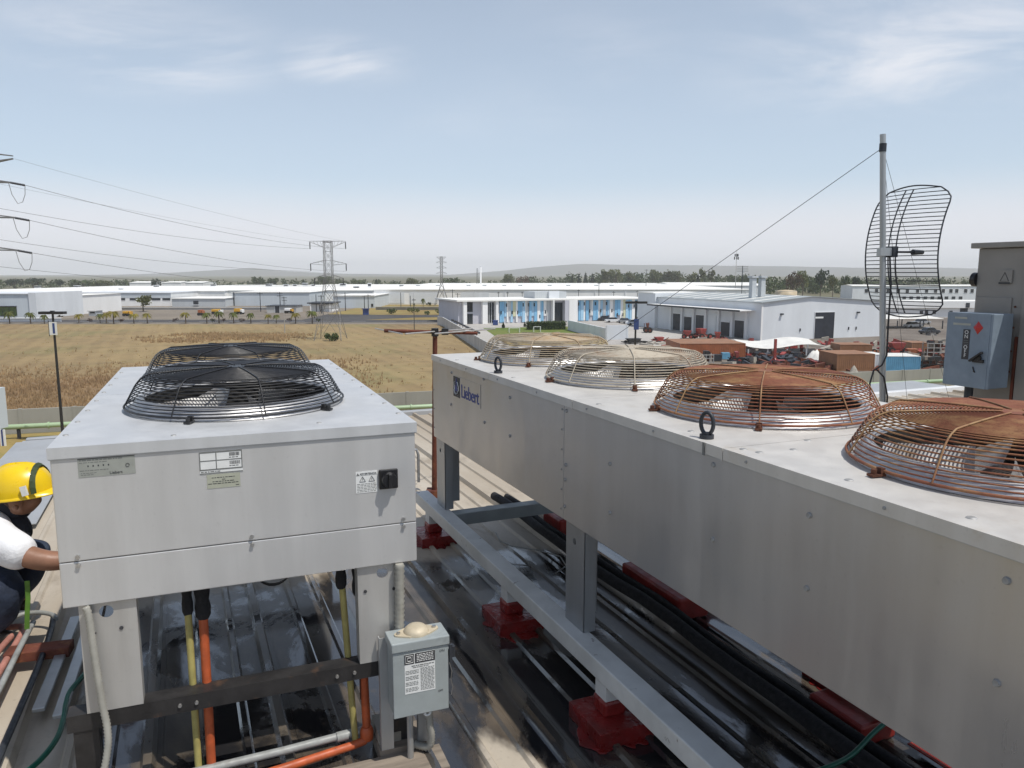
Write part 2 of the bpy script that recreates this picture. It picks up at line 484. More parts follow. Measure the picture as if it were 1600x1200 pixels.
M['bluebox'] = pm('faded_blue_enclosure', (0.20, 0.25, 0.305), 0.55, 0, 0.12, 6, 0.05, 90, stain=((0.27, 0.32, 0.38), 0.55, 0.80, 4))
M['redsign'] = pm('red_sign', (0.45, 0.03, 0.025), 0.45, 0, 0.12, 20)

# ---- roof sheet: dry beige paint, dark where water is standing
def roofmat():
    m, nt, bs = nodes('roof_sheet'); k = NT(nt)
    g = k.n('ShaderNodeNewGeometry')
    p = k.n('ShaderNodeVectorRotate', rotation_type='Z_AXIS'); p.inputs['Angle'].default_value = R_(-23.3)
    k.l(g.outputs['Position'], p.inputs['Vector'])
    s = k.n('ShaderNodeSeparateXYZ'); k.l(p.outputs[0], s.inputs[0])
    U, V, Z = s.outputs
    pv = k.mapv(p.outputs[0], (1.0, 0.45, 1.0))
    n1 = k.math('SUBTRACT', k.noise(pv, 1.6, 6.0, 0.62, 0.5), 0.5)
    n2 = k.math('SUBTRACT', k.noise(pv, 6.0, 4.0, 0.6), 0.5)
    nn = k.math('ADD', k.math('MULTIPLY', n1, 1.5), k.math('MULTIPLY', n2, 0.5))
    f = k.math('MINIMUM', k.math('MINIMUM', k.math('ADD', U, 0.42), k.math('SUBTRACT', 3.3, U)), k.math('MULTIPLY', k.math('SUBTRACT', 4.25, V), 0.8))
    f = k.math('ADD', k.math('ADD', f, 0.06), k.math('MULTIPLY', nn, 0.55))
    wet = k.ramp(f, -0.02, 0.12)
    eu = k.math('DIVIDE', k.math('SUBTRACT', U, 0.97), 0.17); ev = k.math('DIVIDE', k.math('SUBTRACT', V, 1.6), 0.95)
    e = k.math('SUBTRACT', 1.0, k.math('ADD', k.math('MULTIPLY', eu, eu), k.math('MULTIPLY', ev, ev)))
    e = k.math('ADD', e, k.math('MULTIPLY', nn, 0.9))
    wet = k.math('MULTIPLY', wet, k.math('SUBTRACT', 1.0, k.ramp(e, 0.05, 0.30)))
    wet = k.math('MULTIPLY', wet, k.ramp(Z, 0.010, 0.032, 1.0, 0.92))
    dry = k.mix(k.ramp(k.noise(pv, 0.9, 5.0, 0.6), 0.35, 0.68), (0.36, 0.305, 0.235), (0.50, 0.45, 0.375))
    dry = k.mix(k.ramp(k.noise(pv, 3.2, 7.0, 0.7, 0.6), 0.50, 0.72, 0, 0.6), dry, (0.20, 0.16, 0.115))
    dry = k.mix(k.ramp(k.noise(p.outputs[0], 40.0, 3.0), 0.58, 0.8, 0, 0.35), dry, (0.16, 0.13, 0.10))
    pool = k.ramp(k.math('ADD', k.noise(pv, 2.1, 6.0, 0.66, 0.9), k.math('MULTIPLY', n2, 0.35)), 0.44, 0.56)
    damp = k.mix(k.ramp(k.noise(pv, 3.4, 6.0, 0.65, 0.4), 0.38, 0.68), (0.050, 0.041, 0.032), (0.125, 0.100, 0.074))
    wc = k.mix(pool, damp, (0.020, 0.020, 0.022))
    k.l(k.mix(wet, dry, wc), bs.inputs['Base Color'])
    rw = k.ramp(pool, 0, 1, 0.34, 0.07)
    rr = k.n('ShaderNodeMix', data_type='FLOAT'); k.l(wet, rr.inputs[0]); rr.inputs[2].default_value = 0.62; k.l(rw, rr.inputs[3])
    k.l(rr.outputs[0], bs.inputs['Roughness'])
    bs.inputs['IOR'].default_value = 1.5
    k.l(k.math('MULTIPLY', wet, k.ramp(pool, 0, 1, 0.25, 1.0)), bs.inputs['Coat Weight']); bs.inputs['Coat Roughness'].default_value = 0.07
    bs.inputs['Coat IOR'].default_value = 1.6
    h = k.math('ADD', k.math('MULTIPLY', k.noise(pv, 9.0, 3.0), 0.5), k.math('MULTIPLY', k.noise(p.outputs[0], 60.0, 3.0), 0.2))
    k.bump(h, 0.18, 0.01, bs)
    return m
M['roof'] = roofmat()
M['flash'] = pm('edge_flashing', (0.40, 0.41, 0.42), 0.5, 0.3, 0.08, 2, 0.1, 30)
M['flash_w'] = pm('white_flashing', (0.70, 0.71, 0.72), 0.5, 0.1, 0.08, 2, 0.1, 30)

# ================================================================== OUR ROOF
RA = R_(23.3)
roof = MB().box(-1.55, 11.0, -4.0, 8.9, -0.30, -0.02).build('roof', M['flash'], None, (0, 0, 0), (0, 0, RA))
struct(roof, 'beige standing seam metal roof deck, wet under the units')
PW = 0.46
prof = [(0, 0), (0.125, 0), (0.135, 0.014), (0.155, 0.014), (0.165, 0), (0.265, 0), (0.275, 0.014), (0.295, 0.014), (0.305, 0),
        (0.384, 0), (0.397, 0.034), (0.425, 0.034), (0.438, 0), (0.459, 0)]
def panel_mesh(y0, y1):
    b = MB(); vs_ = []
    for y in (y0, y1):
        vs_ += [(x, y, z) for x, z in prof]
    n = len(prof)
    b.add(vs_, [(i, i + 1, i + 1 + n, i + n) for i in range(n - 1)])
    vs2 = []
    for y in (y0, y1): vs2 += [(x, y, z - 0.004) for x, z in prof]
    b.add(vs2, [(i + 1, i, i + n, i + 1 + n) for i in range(n - 1)])
    b.add([vs_[i] for i in range(n)] + [vs2[i] for i in range(n)], [(i, i + n, i + n + 1, i + 1) for i in range(n - 1)])
    b.add([vs_[i + n] for i in range(n)] + [vs2[i + n] for i in range(n)], [(i + 1, i + n + 1, i + n, i) for i in range(n - 1)])
    return b
p0 = None
for i in range(27):
    u0 = -1.525 + PW * i
    if p0 is None:
        p0 = panel_mesh(-4.0, 9.0).build('roof_panel', M['roof'], roof, (u0, 0, 0))
    elif u0 < 4.4:
        inst('roof_panel', p0, roof, (u0, 0, 0))
    else:
        if u0 < 4.88: p1_ = panel_mesh(-4.0, 7.7).build('roof_panel', M['roof'], roof, (u0, 0, 0))
        else: inst('roof_panel', p1_, roof, (u0, 0, 0))
MB().box(-1.56, -1.53, -4.0, 8.98, 0.004, 0.012).build('edge_flashing', M['flash'], roof)
MB().box(-1.54, -0.98, 5.9, 8.97, 0.0365, 0.042).build('edge_flashing', M['flash'], roof)
b = MB().box(-1.60, -1.55, -4.0, 8.98, -0.25, 0.03); b.build('gutter_lip', M['flash'], roof)
MB().box(4.66, 11.1, 7.69, 7.80, -0.25, 0.075).build('end_cap', M['flash_w'], roof, bevel=0.01)
MB().box(-1.52, 4.62, 8.99, 9.08, -0.25, 0.055).build('end_cap', M['flash'], roof, bevel=0.008)
# the building under the roof (its outer walls, seen only past the roof edge)
bw = MB(); bw.box(-1.5, 10.9, -30.0, 7.6, G, -0.31); bw.build('building_wall', M['conc'], roof)

# ================================================================== FANS AND GUARDS
_rc = {}
def ring_mesh(r, w):
    key = (round(r, 4), w)
    if key not in _rc:
        n = 44 if r > 0.15 else 28
        _rc[key] = MB().tube([(r * math.cos(2 * math.pi * i / n), r * math.sin(2 * math.pi * i / n), 0) for i in range(n)], w, 5, True).mesh('wire_ring')
    return _rc[key]
GPROF = [(0.398, 0.000), (0.3925, 0.011), (0.387, 0.022), (0.381, 0.033), (0.375, 0.044), (0.369, 0.055), (0.363, 0.066), (0.357, 0.077),
         (0.350, 0.087), (0.3425, 0.096), (0.3345, 0.103), (0.326, 0.109), (0.3175, 0.113)]
TOPR = [0.3085 - 0.0097 * i for i in range(29)]
def topz(r): return 0.1155 + 0.012 * (1 - (r / 0.32) ** 2)
def fan_guard(unit, cx, cy, z, mat, rot=0.0, feet=(20, 110, 200, 290), footmat=None):
    me = MB().tube([(0.400 * math.cos(2 * math.pi * i / 48), 0.400 * math.sin(2 * math.pi * i / 48), 0) for i in range(48)], 0.0042, 6, True).mesh('fan_guard')
    g = mk('fan_guard', me, mat, unit, (cx, cy, z), (0, 0, rot))
    for r, zz in GPROF[1:]:
        o = bpy.data.objects.new('wire_ring', ring_mesh(r, 0.0023)); COL.objects.link(o); o.parent = g; o.location = (0, 0, zz)
        if not o.data.materials: o.data.materials.append(None)
        o.material_slots[0].link = 'OBJECT'; o.material_slots[0].material = mat
    for r in TOPR:
        o = bpy.data.objects.new('wire_ring', ring_mesh(r, 0.0023)); COL.objects.link(o); o.parent = g; o.location = (0, 0, topz(r))
        if not o.data.materials: o.data.materials.append(None)
        o.material_slots[0].link = 'OBJECT'; o.material_slots[0].material = mat
    path = [(r + 0.0045, 0, zz + 0.002) for r, zz in GPROF] + [(r, 0, topz(r) + 0.0045) for r in TOPR[::4]] + [(0.035, 0, topz(0.03) + 0.004)]
    sm_ = MB().tube(path, 0.0027, 5).mesh('spoke')
    sm_.materials.append(M['g_spoke'] if mat.name == 'guard_wire_rust' else mat)
    for i in range(8):
        o = bpy.data.objects.new('spoke', sm_); COL.objects.link(o); o.parent = g; o.rotation_euler = (0, 0, math.pi / 4 * i)
    MB().cyl((0, 0, topz(0) - 0.006), (0, 0, topz(0) + 0.003), 0.042, n=20).build('centre_plate', mat, g)
    for a in feet:
        a = R_(a); c, s_ = math.cos(a), math.sin(a)
        Mx = Matrix.Translation((c * 0.413, s_ * 0.413, 0)) @ Matrix.Rotation(a, 4, 'Z')
        b = MB().box(-0.018, 0.022, -0.011, 0.011, -0.013, -0.007, Mx)
        b.box(-0.016, -0.004, -0.009, 0.009, -0.007, 0.008, Mx)
        q = Mx @ Vector((0.010, 0, -0.007)); b.cyl(q, q + Vector((0, 0, 0.012)), 0.008, n=6)
        b.build('foot_clip', footmat or mat, g)
    return g
def blade_mesh():
    b = MB(); nr, na = 5, 5
    def P(i, j, off):
        t = i / (nr - 1); r = 0.085 + 0.225 * t
        span = R_(38 + 20 * t)
        a = (j / (na - 1) - 0.5) * span + 0.10 * t
        z = -0.105 * (j / (na - 1) - 0.5) * (1.35 - 0.35 * t) - 0.012 * math.sin(math.pi * j / (na - 1)) + off
        return (r * math.cos(a), r * math.sin(a), z)
    for off, flip in ((0.0, False), (-0.003, True)):
        vs_ = [P(i, j, off) for i in range(nr) for j in range(na)]
        fs = [(i * na + j, i * na + j + 1, (i + 1) * na + j + 1, (i + 1) * na + j) for i in range(nr - 1) for j in range(na - 1)]
        if not flip: fs = [tuple(reversed(f)) for f in fs]
        b.add(vs_, fs, True)
    edge = [(0, j) for j in range(na)] + [(i, na - 1) for i in range(1, nr)] + [(nr - 1, j) for j in range(na - 2, -1, -1)] + [(i, 0) for i in range(nr - 2, 0, -1)]
    n = len(edge)
    b.add([P(i, j, 0) for i, j in edge] + [P(i, j, -0.003) for i, j in edge], [(q, (q + 1) % n, (q + 1) % n + n, q + n) for q in range(n)])
    return b.mesh('blade')
_bm = {}
def fan(unit, cx, cy, z, mat, rot, nb=4):
    hb = MB().lathe([(0.0, 0.02), (0.05, 0.018), (0.07, 0.0), (0.07, -0.05)], 20)
    hb.cyl((0, 0, -0.16), (0, 0, -0.05), 0.085, n=20)
    f = hb.build('fan', M['motor'], unit, (cx, cy, z), (0, 0, rot))
    if mat.name not in _bm:
        me = blade_mesh(); me.materials.append(mat); _bm[mat.name] = me
    for i in range(nb):
        o = bpy.data.objects.new('blade', _bm[mat.name]); COL.objects.link(o); o.parent = f
        o.rotation_euler = (0, 0, 2 * math.pi * i / nb)
    br = MB()
    for a in (30, 150, 270):
        c, s_ = math.cos(R_(a)), math.sin(R_(a))
        br.bar((c * 0.06, s_ * 0.06, -0.10), (c * 0.33, s_ * 0.33, -0.10), 0.03, 0.012)
    br.build('motor_bracket', M['motor'], f)
    return f
def collar(unit, cx, cy, z):
    b = MB().lathe([(0.386, 0.0015), (0.382, 0.008), (0.374, 0.020), (0.362, 0.036), (0.350, 0.044), (0.340, 0.047), (0.333, 0.045), (0.331, 0.038)], 72)
    c = b.build('fan_collar', M['collar'], unit, (cx, cy, z))
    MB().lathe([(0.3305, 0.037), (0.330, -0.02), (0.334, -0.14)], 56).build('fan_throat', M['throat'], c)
    return c
def lid(unit, x0, x1, y0, y1, cx, cy, z, mat, lip=0.034, hole=0.384):
    b = MB().plate_hole(x0, x1, y0, y1, cx, cy, hole, z)
    e = 0.006
    for (a, c) in (((x0, y0), (x1, y0)), ((x1, y0), (x1, y1)), ((x1, y1), (x0, y1)), ((x0, y1), (x0, y0))):
        b.add([(a[0], a[1], z), (c[0], c[1], z), (c[0], c[1], z - lip), (a[0], a[1], z - lip)], [(3, 2, 1, 0)])
    b.box(x0 + 0.002, x1 - 0.002, y0 + 0.002, y0 + 0.012, z - lip - 0.003, z - lip + 0.001)
    return b.build('lid', mat, unit)
def screws(unit, pts, mat, r=0.007, h=0.005, axis='z', name='screw'):
    d = {'z': (0, 0, h), '-y': (0, -h, 0), '-x': (-h, 0, 0)}[axis]
    me = MB().cyl((0, 0, 0), d, r, r * 0.8, 8).mesh(name)
    me.materials.append(mat)
    for p in pts:
        o = bpy.data.objects.new(name, me); COL.objects.link(o); o.parent = unit; o.location = p
def c_leg(unit, x0, x1, z0, z1, mat, M_, hole=None, depth=(0.06, 0.06), name='leg'):
    """channel leg: web in local XZ facing -Y (with a punched hole), flanges going back in +Y; M_ places it in the unit"""
    b = MB()
    T = M_ @ Matrix(((1, 0, 0, 0), (0, 0, 1, 0), (0, 1, 0, 0), (0, 0, 0, 1)))
    if hole:
        for off in (0.0, 0.004):
            q = MB().plate_hole(x0, x1, z0, z1, hole[0], hole[1], hole[2], off, 24)
            b.add([T @ Vector(w) for w in q.v], q.f if off == 0.0 else [tuple(reversed(f)) for f in q.f])
        n = 24
        ring = [(hole[0] + hole[2] * math.cos(2 * math.pi * i / n), hole[1] + hole[2] * math.sin(2 * math.pi * i / n)) for i in range(n)]
        b.add([T @ Vector((x, z, 0.0)) for x, z in ring] + [T @ Vector((x, z, 0.004)) for x, z in ring], [(i, i + n, (i + 1) % n + n, (i + 1) % n) for i in range(n)])
        b.box(x0, x1, 0.0, 0.004, z1, z1 + 0.002, M_)
    else:
        b.box(x0, x1, 0.0, 0.004, z0, z1, M_)
    b.box(x0, x0 + 0.004, 0.0045, depth[0], z0, z1, M_); b.box(x1 - 0.004, x1, 0.0045, depth[1], z0, z1, M_)
    b.box(x0 + 0.0045, x1 - 0.0045, 0.0045, min(depth), z0, z0 + 0.005, M_)
    return b.build(name, mat, unit)

# ================================================================== NEAR (TWO-FAN) CONDENSER, LEFT
LA = R_(21.3)
UL = thing('condenser_unit', 'smaller pale grey rooftop condenser with two black fan guards and stickers on its front', 'condenser', (-1.344, 2.179, 0.0), LA)
W, LN, ZB, ZT = 1.086, 2.08, 0.727, 1.220
MB().box(0.0, W, 0.0, 0.010, 0.8695, ZT - 0.036).build('front_panel', M['casing'], UL, bevel=0.003)
MB().box(0.0, W, 0.001, 0.011, ZB, 0.8675).build('lower_panel', M['casing'], UL, bevel=0.003)
MB().box(0.0, 0.010, 0.0115, LN, ZB, ZT - 0.036).build('side_panel', M['casing'], UL)
MB().box(W - 0.010, W, 0.0115, LN, ZB, ZT - 0.036).build('side_panel', M['casing'], UL)
MB().box(0.0105, W - 0.0105, LN - 0.010, LN, ZB, ZT - 0.036).build('rear_panel', M['casing'], UL)
b = MB().box(0.0115, W - 0.0115, 0.012, LN - 0.0115, 0.80, 0.83)
for i in range(30): b.box(0.02 + i * 0.0355, 0.024 + i * 0.0355, 0.02, LN - 0.02, 0.785, 0.80)
b.build('coil', M['dark_in'], UL)
FL = ((0.540, 0.625), (0.540, 1.545))
lid(UL, -0.006, W + 0.006, -0.006, 1.040, FL[0][0], FL[0][1], ZT, M['lid'])
lid(UL, -0.006, W + 0.006, 1.0435, LN + 0.006, FL[1][0], FL[1][1], ZT, M['lid'])
for i, (cx, cy) in enumerate(FL):
    collar(UL, cx, cy, ZT)
    fan(UL, cx, cy, ZT - 0.025, M['blade_al'], R_(38 + 40 * i))
    fan_guard(UL, cx, cy, ZT + 0.016, M['blk'], R_(11 + 8 * i), (235, 305, 55, 125))
for x0 in (0.038, 0.880):
    hz = (0.112 if x0 < 0.5 else 0.966, 0.694, 0.020)
    c_leg(UL, x0, x0 + 0.158, 0.372, ZB + 0.02, M['legm'], Matrix.Translation((0, 0.016, 0)), hz)
    c_leg(UL, x0, x0 + 0.158, 0.372, ZB + 0.02, M['legm'], Matrix.Translation((0, LN - 0.08, 0)))
b = MB()
for x, z in ((0.075, 0.63), (0.15, 0.635), (0.905, 0.635), (1.005, 0.63)):
    b.cyl((x, 0.0155, z), (x, 0.013, z), 0.006, n=10)
b.build('knockout', M['ink'], UL)
screws(UL, [(0.016, 0.18 + 0.235 * i, ZT + 0.0003) for i in range(8)] + [(W - 0.016, 0.18 + 0.235 * i, ZT + 0.0003) for i in range(8)] +
       [(0.33, 0.055, ZT), (0.78, 0.10, ZT)], M['screw'], 0.009, 0.003)
for x in (0.050, 0.544, 1.040):
    b = MB().cyl((x, -0.001, 0.884), (x, -0.007, 0.884), 0.0065, n=10)
    b.cyl((x, -0.001, 0.857), (x, -0.007, 0.857), 0.0065, n=10)
    b.build('panel_fastener', M['bolt'], UL)
# stickers
def sticker(unit, x0, x1, z0, z1, mat, name='label', t=0.0012, y=0.0):
    return MB().box(x0, x1, y - t, y - 0.0003, z0, z1).build(name, mat, unit)
def lines(par, rows, mat, y=-0.0016, name='printed_text'):
    b = MB()
    for (x0, x1, z, h) in rows: b.box(x0, x1, y, y + 0.0008, z - h / 2, z + h / 2)
    return b.build(name, mat, par)
def words(rows, seed):
    rr = random.Random(seed); out = []
    for x0, x1, z, h in rows:
        x = x0
        while x < x1 - 0.003:
            w = rr.uniform(0.004, 0.013); out.append((x, min(x + w, x1), z, h)); x += w + 0.0022
    return out
s = sticker(UL, 0.070, 0.222, 1.124, 1.181, M['plate_grey'], 'rating_plate')
lines(s, words([(0.074, 0.19, 1.175, 0.0035), (0.074, 0.15, 1.168, 0.002), (0.074, 0.15, 1.144, 0.002), (0.076, 0.12, 1.136, 0.0018), (0.076, 0.11, 1.131, 0.0018)], 1), M['ink_grey'])
lines(s, [(0.095 + 0.0135 * i, 0.0985 + 0.0135 * i, 1.157, 0.005) for i in range(5)] + [(0.070, 0.222, 1.1795, 0.0018)], M['ink'])
def put_text(body, size, mat, par, loc, rot=(math.pi / 2, 0, 0), align='LEFT', ex=0.0006, spacing=1.0, name='lettering'):
    me = text_mesh(body, size, ex, align, spacing); me.materials.append(mat)
    return mk(name, me, mat, par, loc, rot)
put_text('Liebert', 0.012, M['ink'], s, (0.152, -0.0016, 1.1285))
b = MB()
for t in range(16):
    a, c = 2 * math.pi * t / 16, 2 * math.pi * (t + 1) / 16
    b.bar((0.2015 + 0.005 * math.cos(a), -0.0016, 1.152 + 0.005 * math.sin(a)), (0.2015 + 0.005 * math.cos(c), -0.0016, 1.152 + 0.005 * math.sin(c)), 0.0022, 0.001)
b.build('emblem', M['ink'], s)
s = sticker(UL, 0.401, 0.527, 1.101, 1.173, M['plate_white'], 'barcode_label')
fr = [(0.401, 0.527, 1.1705, 0.005), (0.401, 0.527, 1.1435, 0.003), (0.401, 0.527, 1.115, 0.004), (0.401, 0.527, 1.1035, 0.003)]
bb = MB()
for x0, x1, z, h in fr: bb.box(x0, x1, -0.0018, -0.0010, z - h / 2, z + h / 2)
for x in (0.4025, 0.450, 0.5255): bb.box(x - 0.0014, x + 0.0014, -0.0019, -0.0011, 1.117, 1.168)
bb.build('printed_frame', M['ink_grey'], s)
rr = random.Random(5); rows = []
for zc_ in (1.158, 1.131):
    x = 0.489
    while x < 0.519:
        w = rr.choice((0.0008, 0.0014, 0.002)); rows.append((x, x + w, zc_ + 0.002, 0.011)); x += w + rr.choice((0.0008, 0.0013))
    rows += words([(0.488, 0.518, zc_ - 0.008, 0.0022)], 3)
lines(s, rows, M['ink'], name='barcode')
lines(s, words([(0.404, 0.465, 1.1085, 0.003), (0.404, 0.455, 1.1045, 0.001)], 9), M['ink_grey'])
s = sticker(UL, 0.420, 0.518, 1.054, 1.099, M['plate_olive'], 'notice_label')
lines(s, words([(0.434, 0.502, 1.088, 0.0022), (0.464, 0.474, 1.0815, 0.002), (0.436, 0.500, 1.0755, 0.0022), (0.423, 0.512, 1.069, 0.0022), (0.504, 0.514, 1.060, 0.002)], 4), M['ink'])
s = sticker(UL, 0.881, 0.954, 0.990, 1.064, M['plate_white'], 'warning_label')
put_text('ADVERTENCIA', 0.0085, M['ink'], s, (0.8945, -0.0016, 1.0530))
tri = MB()
for cx in (0.9035, 0.9345):
    q = [(cx - 0.010, 1.029), (cx + 0.010, 1.029), (cx, 1.047)]
    for i in range(3):
        p, r = q[i], q[(i + 1) % 3]; tri.bar((p[0], -0.0016, p[1]), (r[0], -0.0016, r[1]), 0.0016, 0.001)
    tri.bar((cx - 0.001, -0.0016, 1.033), (cx + 0.001, -0.0016, 1.041), 0.0022, 0.001)
q = [(0.8845, 1.0525), (0.8915, 1.0525), (0.888, 1.0585)]
for i in range(3):
    p, r = q[i], q[(i + 1) % 3]; tri.bar((p[0], -0.0016, p[1]), (r[0], -0.0016, r[1]), 0.0016, 0.001)
tri.build('warning_symbol', M['ink'], s)
lines(s, words([(0.885, 0.950, 1.021 - 0.0052 * i, 0.0018) for i in range(6)], 6) + [(0.882, 0.953, 1.0505, 0.0007)], M['ink_grey'])
kb = MB().box(0.958, 1.022, -0.014, -0.0005, 0.998, 1.066).build('isolator_base', M['blackp'], UL, bevel=0.004)
k2 = MB().cyl((0.990, -0.0145, 1.032), (0.990, -0.034, 1.032), 0.027, 0.024, 28); k2.box(0.984, 0.996, -0.046, -0.0342, 1.008, 1.056)
k2.build('isolator_knob', M['blackp'], kb, bevel=0.002)
b = MB().tube([(0.985, -0.0008, 0.995), (0.985, -0.0008, 0.996)], 0.001, 4)
# grab handle on the right flank
b = MB().tube([(W + 0.001, 0.10, 1.10), (W + 0.03, 0.10, 1.10), (W + 0.036, 0.10, 1.08), (W + 0.036, 0.10, 0.98)], 0.005, 8); b.build('handle', M['bolt'], UL)
# thin cable loops hanging below the casing
b = MB()
for k_, dy in ((0.045, 0.05), (0.060, 0.07), (0.052, 0.06)):
    b.tube([(0.53 + 0.16 * t / 10, dy, 0.74 - k_ * math.sin(math.pi * t / 10)) for t in range(11)], 0.0022, 5)
b.build('cable', M['blackp'], UL)

# dark steel beam it stands on
SB = thing('support_beam', 'dark wet steel channel on stub posts under the small condenser', 'beam', (-1.344, 2.179, 0.0), LA)
b = MB().box(-0.02, 1.12, 0.018, 0.024, 0.316, 0.371); b.box(-0.02, 1.12, 0.0245, 0.085, 0.364, 0.371); b.box(-0.02, 1.12, 0.0245, 0.085, 0.316, 0.322)
b.build('channel', M['steel_dk'], SB)
b = MB().box(-0.02, 1.12, LN - 0.09, LN - 0.01, 0.288, 0.371); b.build('channel', M['steel_dk'], SB)
for x in (-0.005, 0.985):
    for y in (0.022, LN - 0.085):
        MB().box(x, x + 0.07, y, y + 0.06, 0.05, 0.3155 if y < 1 else 0.2875).build('stub_post', M['steel_dk'], SB)
        MB().box(x - 0.05, x + 0.12, y - 0.04, y + 0.10, 0.0, 0.0495).build('base_block', M['wood'], SB)
screws(SB, [(0.30 + 0.05 * i, 0.0178, 0.342) for i in range(2)] + [(0.80, 0.0178, 0.342), (0.86, 0.0178, 0.344)], M['bolt'], 0.007, 0.006, '-y', 'bolt')

# ================================================================== LONG (FOUR-FAN) CONDENSER, RIGHT
RRA = R_(23.1)
UR = thing('condenser_unit', 'long silver rooftop condenser with four rusty fan guards and blue logo', 'condenser', (-0.497, 4.786, 0.0), RRA)
WR, YN, ZBR = 1.09, -4.02, 0.700
SEAM = -1.815
for y0, y1 in ((SEAM + 0.0015, 0.0), (YN, SEAM - 0.0015)):
    MB().box(0.0, 0.010, y0, y1, ZBR, ZT - 0.035).build('side_panel', M['casing_big'], UR, bevel=0.0025)
    MB().box(WR - 0.010, WR, y0, y1, ZBR, ZT - 0.035).build('side_panel', M['casing_big'], UR)
MB().box(0.0105, WR - 0.0105, -0.010, 0.0, ZBR, ZT - 0.035).build('end_panel', M['casing_big'], UR)
MB().box(0.0105, WR - 0.0105, YN, YN + 0.010, ZBR, ZT - 0.035).build('end_panel', M['casing_big'], UR)
b = MB().box(0.0115, WR - 0.0115, YN + 0.012, -0.012, 0.78, 0.81)
for i in range(30): b.box(0.02 + i * 0.0357, 0.024 + i * 0.0357, YN + 0.02, -0.02, 0.765, 0.78)
b.build('coil', M['dark_in'], UR)
FR = [(0.545, -0.52), (0.545, -1.43), (0.548, -2.37), (0.550, -3.31)]
LB = [0.006, -0.975, -1.90, -2.84, YN - 0.006]
gm = [M['g_tan'], M['g_mix'], M['g_rust'], M['g_rust']]
for i, (cx, cy) in enumerate(FR):
    lid(UR, -0.007, WR + 0.007, LB[i + 1] + (0.0035 if i < 3 else 0), LB[i], cx, cy, ZT, M['lid_big'])
    collar(UR, cx, cy, ZT)
    fan(UR, cx, cy, ZT - 0.025, M['blade_al'], R_((20, 12, 8, 55)[i]))
    fan_guard(UR, cx, cy, ZT + 0.016, gm[i], R_((5, 17, 2, 11)[i]), (225, 160, 45, 315), M['bolt_rust'])
T = Matrix.Rotation(-math.pi / 2, 4, 'Z')       # leg web turned to face -X of the unit
for y0 in (-0.172, -1.978, YN + 0.01):
    # local leg x runs along -Y after the turn, so give it the negative span
    c_leg(UR, -(y0 + 0.160), -y0, 0.262, ZBR + 0.02, M['leg_big'], Matrix.Translation((0.014, 0, 0)) @ T, (-(y0 + 0.085), 0.625, 0.014), (0.15, 0.055))
    MB().box(WR - 0.07, WR - 0.014, y0, y0 + 0.160, 0.262, ZBR + 0.02).build('leg', M['leg_big'], UR)
screws(UR, [(-0.0005, y, z) for y, z in ((-0.893, 1.178), (-1.243, 1.132), (-0.899, 0.949), (-1.243, 0.944), (-0.354, 0.959), (-0.37, 1.15), (SEAM - 0.02, 1.165), (SEAM - 0.02, 0.938),
       (SEAM - 0.015, 0.874), (SEAM - 0.012, 0.758), (-2.19, 1.024), (-2.197, 0.839), (-2.79, 1.160), (-2.80, 0.933), (-3.175, 1.119), (-3.18, 0.928), (-3.68, 1.139), (-3.68, 0.93))], M['screw'], 0.0085, 0.005, '-x', 'bolt')
screws(UR, [(0.04 + 0.25 * (i % 2), -0.35 - 0.42 * i, ZT + 0.0003) for i in range(9)] + [(0.055, -2.60 - 0.32 * i, ZT + 0.0003) for i in range(4)] + [(0.30, -2.85, ZT), (0.17, -2.93, ZT)], M['screw'], 0.012, 0.002)
screws(UR, [(-0.0003, SEAM + 0.018, 0.74 + 0.085 * i) for i in range(6)] + [(-0.0003, -0.02, 0.76 + 0.12 * i) for i in range(4)] + [(-0.0075, -0.18 - 0.46 * i, 1.203) for i in range(9)], M['screw'], 0.0045, 0.003, '-x', 'rivet')
MB().box(-0.0115, -0.0075, -2.756, -2.748, 1.182, ZT + 0.001).build('lid_joint', M['ink_grey'], UR)
for y in (-1.003, -2.706):
    b = MB().tube([(0, 0.022 * math.cos(t * math.pi / 10), 0.046 + 0.034 * math.sin(t * math.pi / 10)) for t in range(20)], 0.0065, 8, True)
    b.cyl((0, 0, 0), (0, 0, 0.012), 0.022, n=16); b.cyl((0, 0, 0.012), (0, 0, 0.018), 0.014, n=12)
    b.build('lifting_eye', M['dgrey'], UR, (0.036, y, ZT + 0.0005), (0, 0, R_(20)))
# logo: plaque with emblem and name
lg = MB().box(-0.002, -0.0006, -0.845, -0.405, 1.012, 1.140).build('logo_plate', M['casing_big'], UR)
MB().box(-0.0035, -0.0021, -0.517, -0.407, 1.020, 1.136).build('emblem_square', M['ink'], lg)
b = MB()
for t in range(22):
    a, c = R_(125 + 290 * t / 22), R_(125 + 290 * (t + 1) / 22)
    b.bar((-0.0042, -0.462 - 0.036 * math.cos(a), 1.076 + 0.040 * math.sin(a)), (-0.0042, -0.462 - 0.036 * math.cos(c), 1.076 + 0.040 * math.sin(c)), 0.011, 0.0012)
b.build('emblem_ring', M['plate_white'], lg)
b = MB().box(-0.0052, -0.0037, -0.4675, -0.4565, 1.082, 1.128); b.cyl((-0.0037, -0.462, 1.072), (-0.0052, -0.462, 1.072), 0.020, n=18)
b.build('emblem_flame', M['ink_blue'], lg)
put_text('Liebert', 0.108, M['ink_blue'], lg, (-0.0030, -0.538, 1.030), (math.pi / 2, 0, -math.pi / 2), spacing=0.92, ex=0.001)
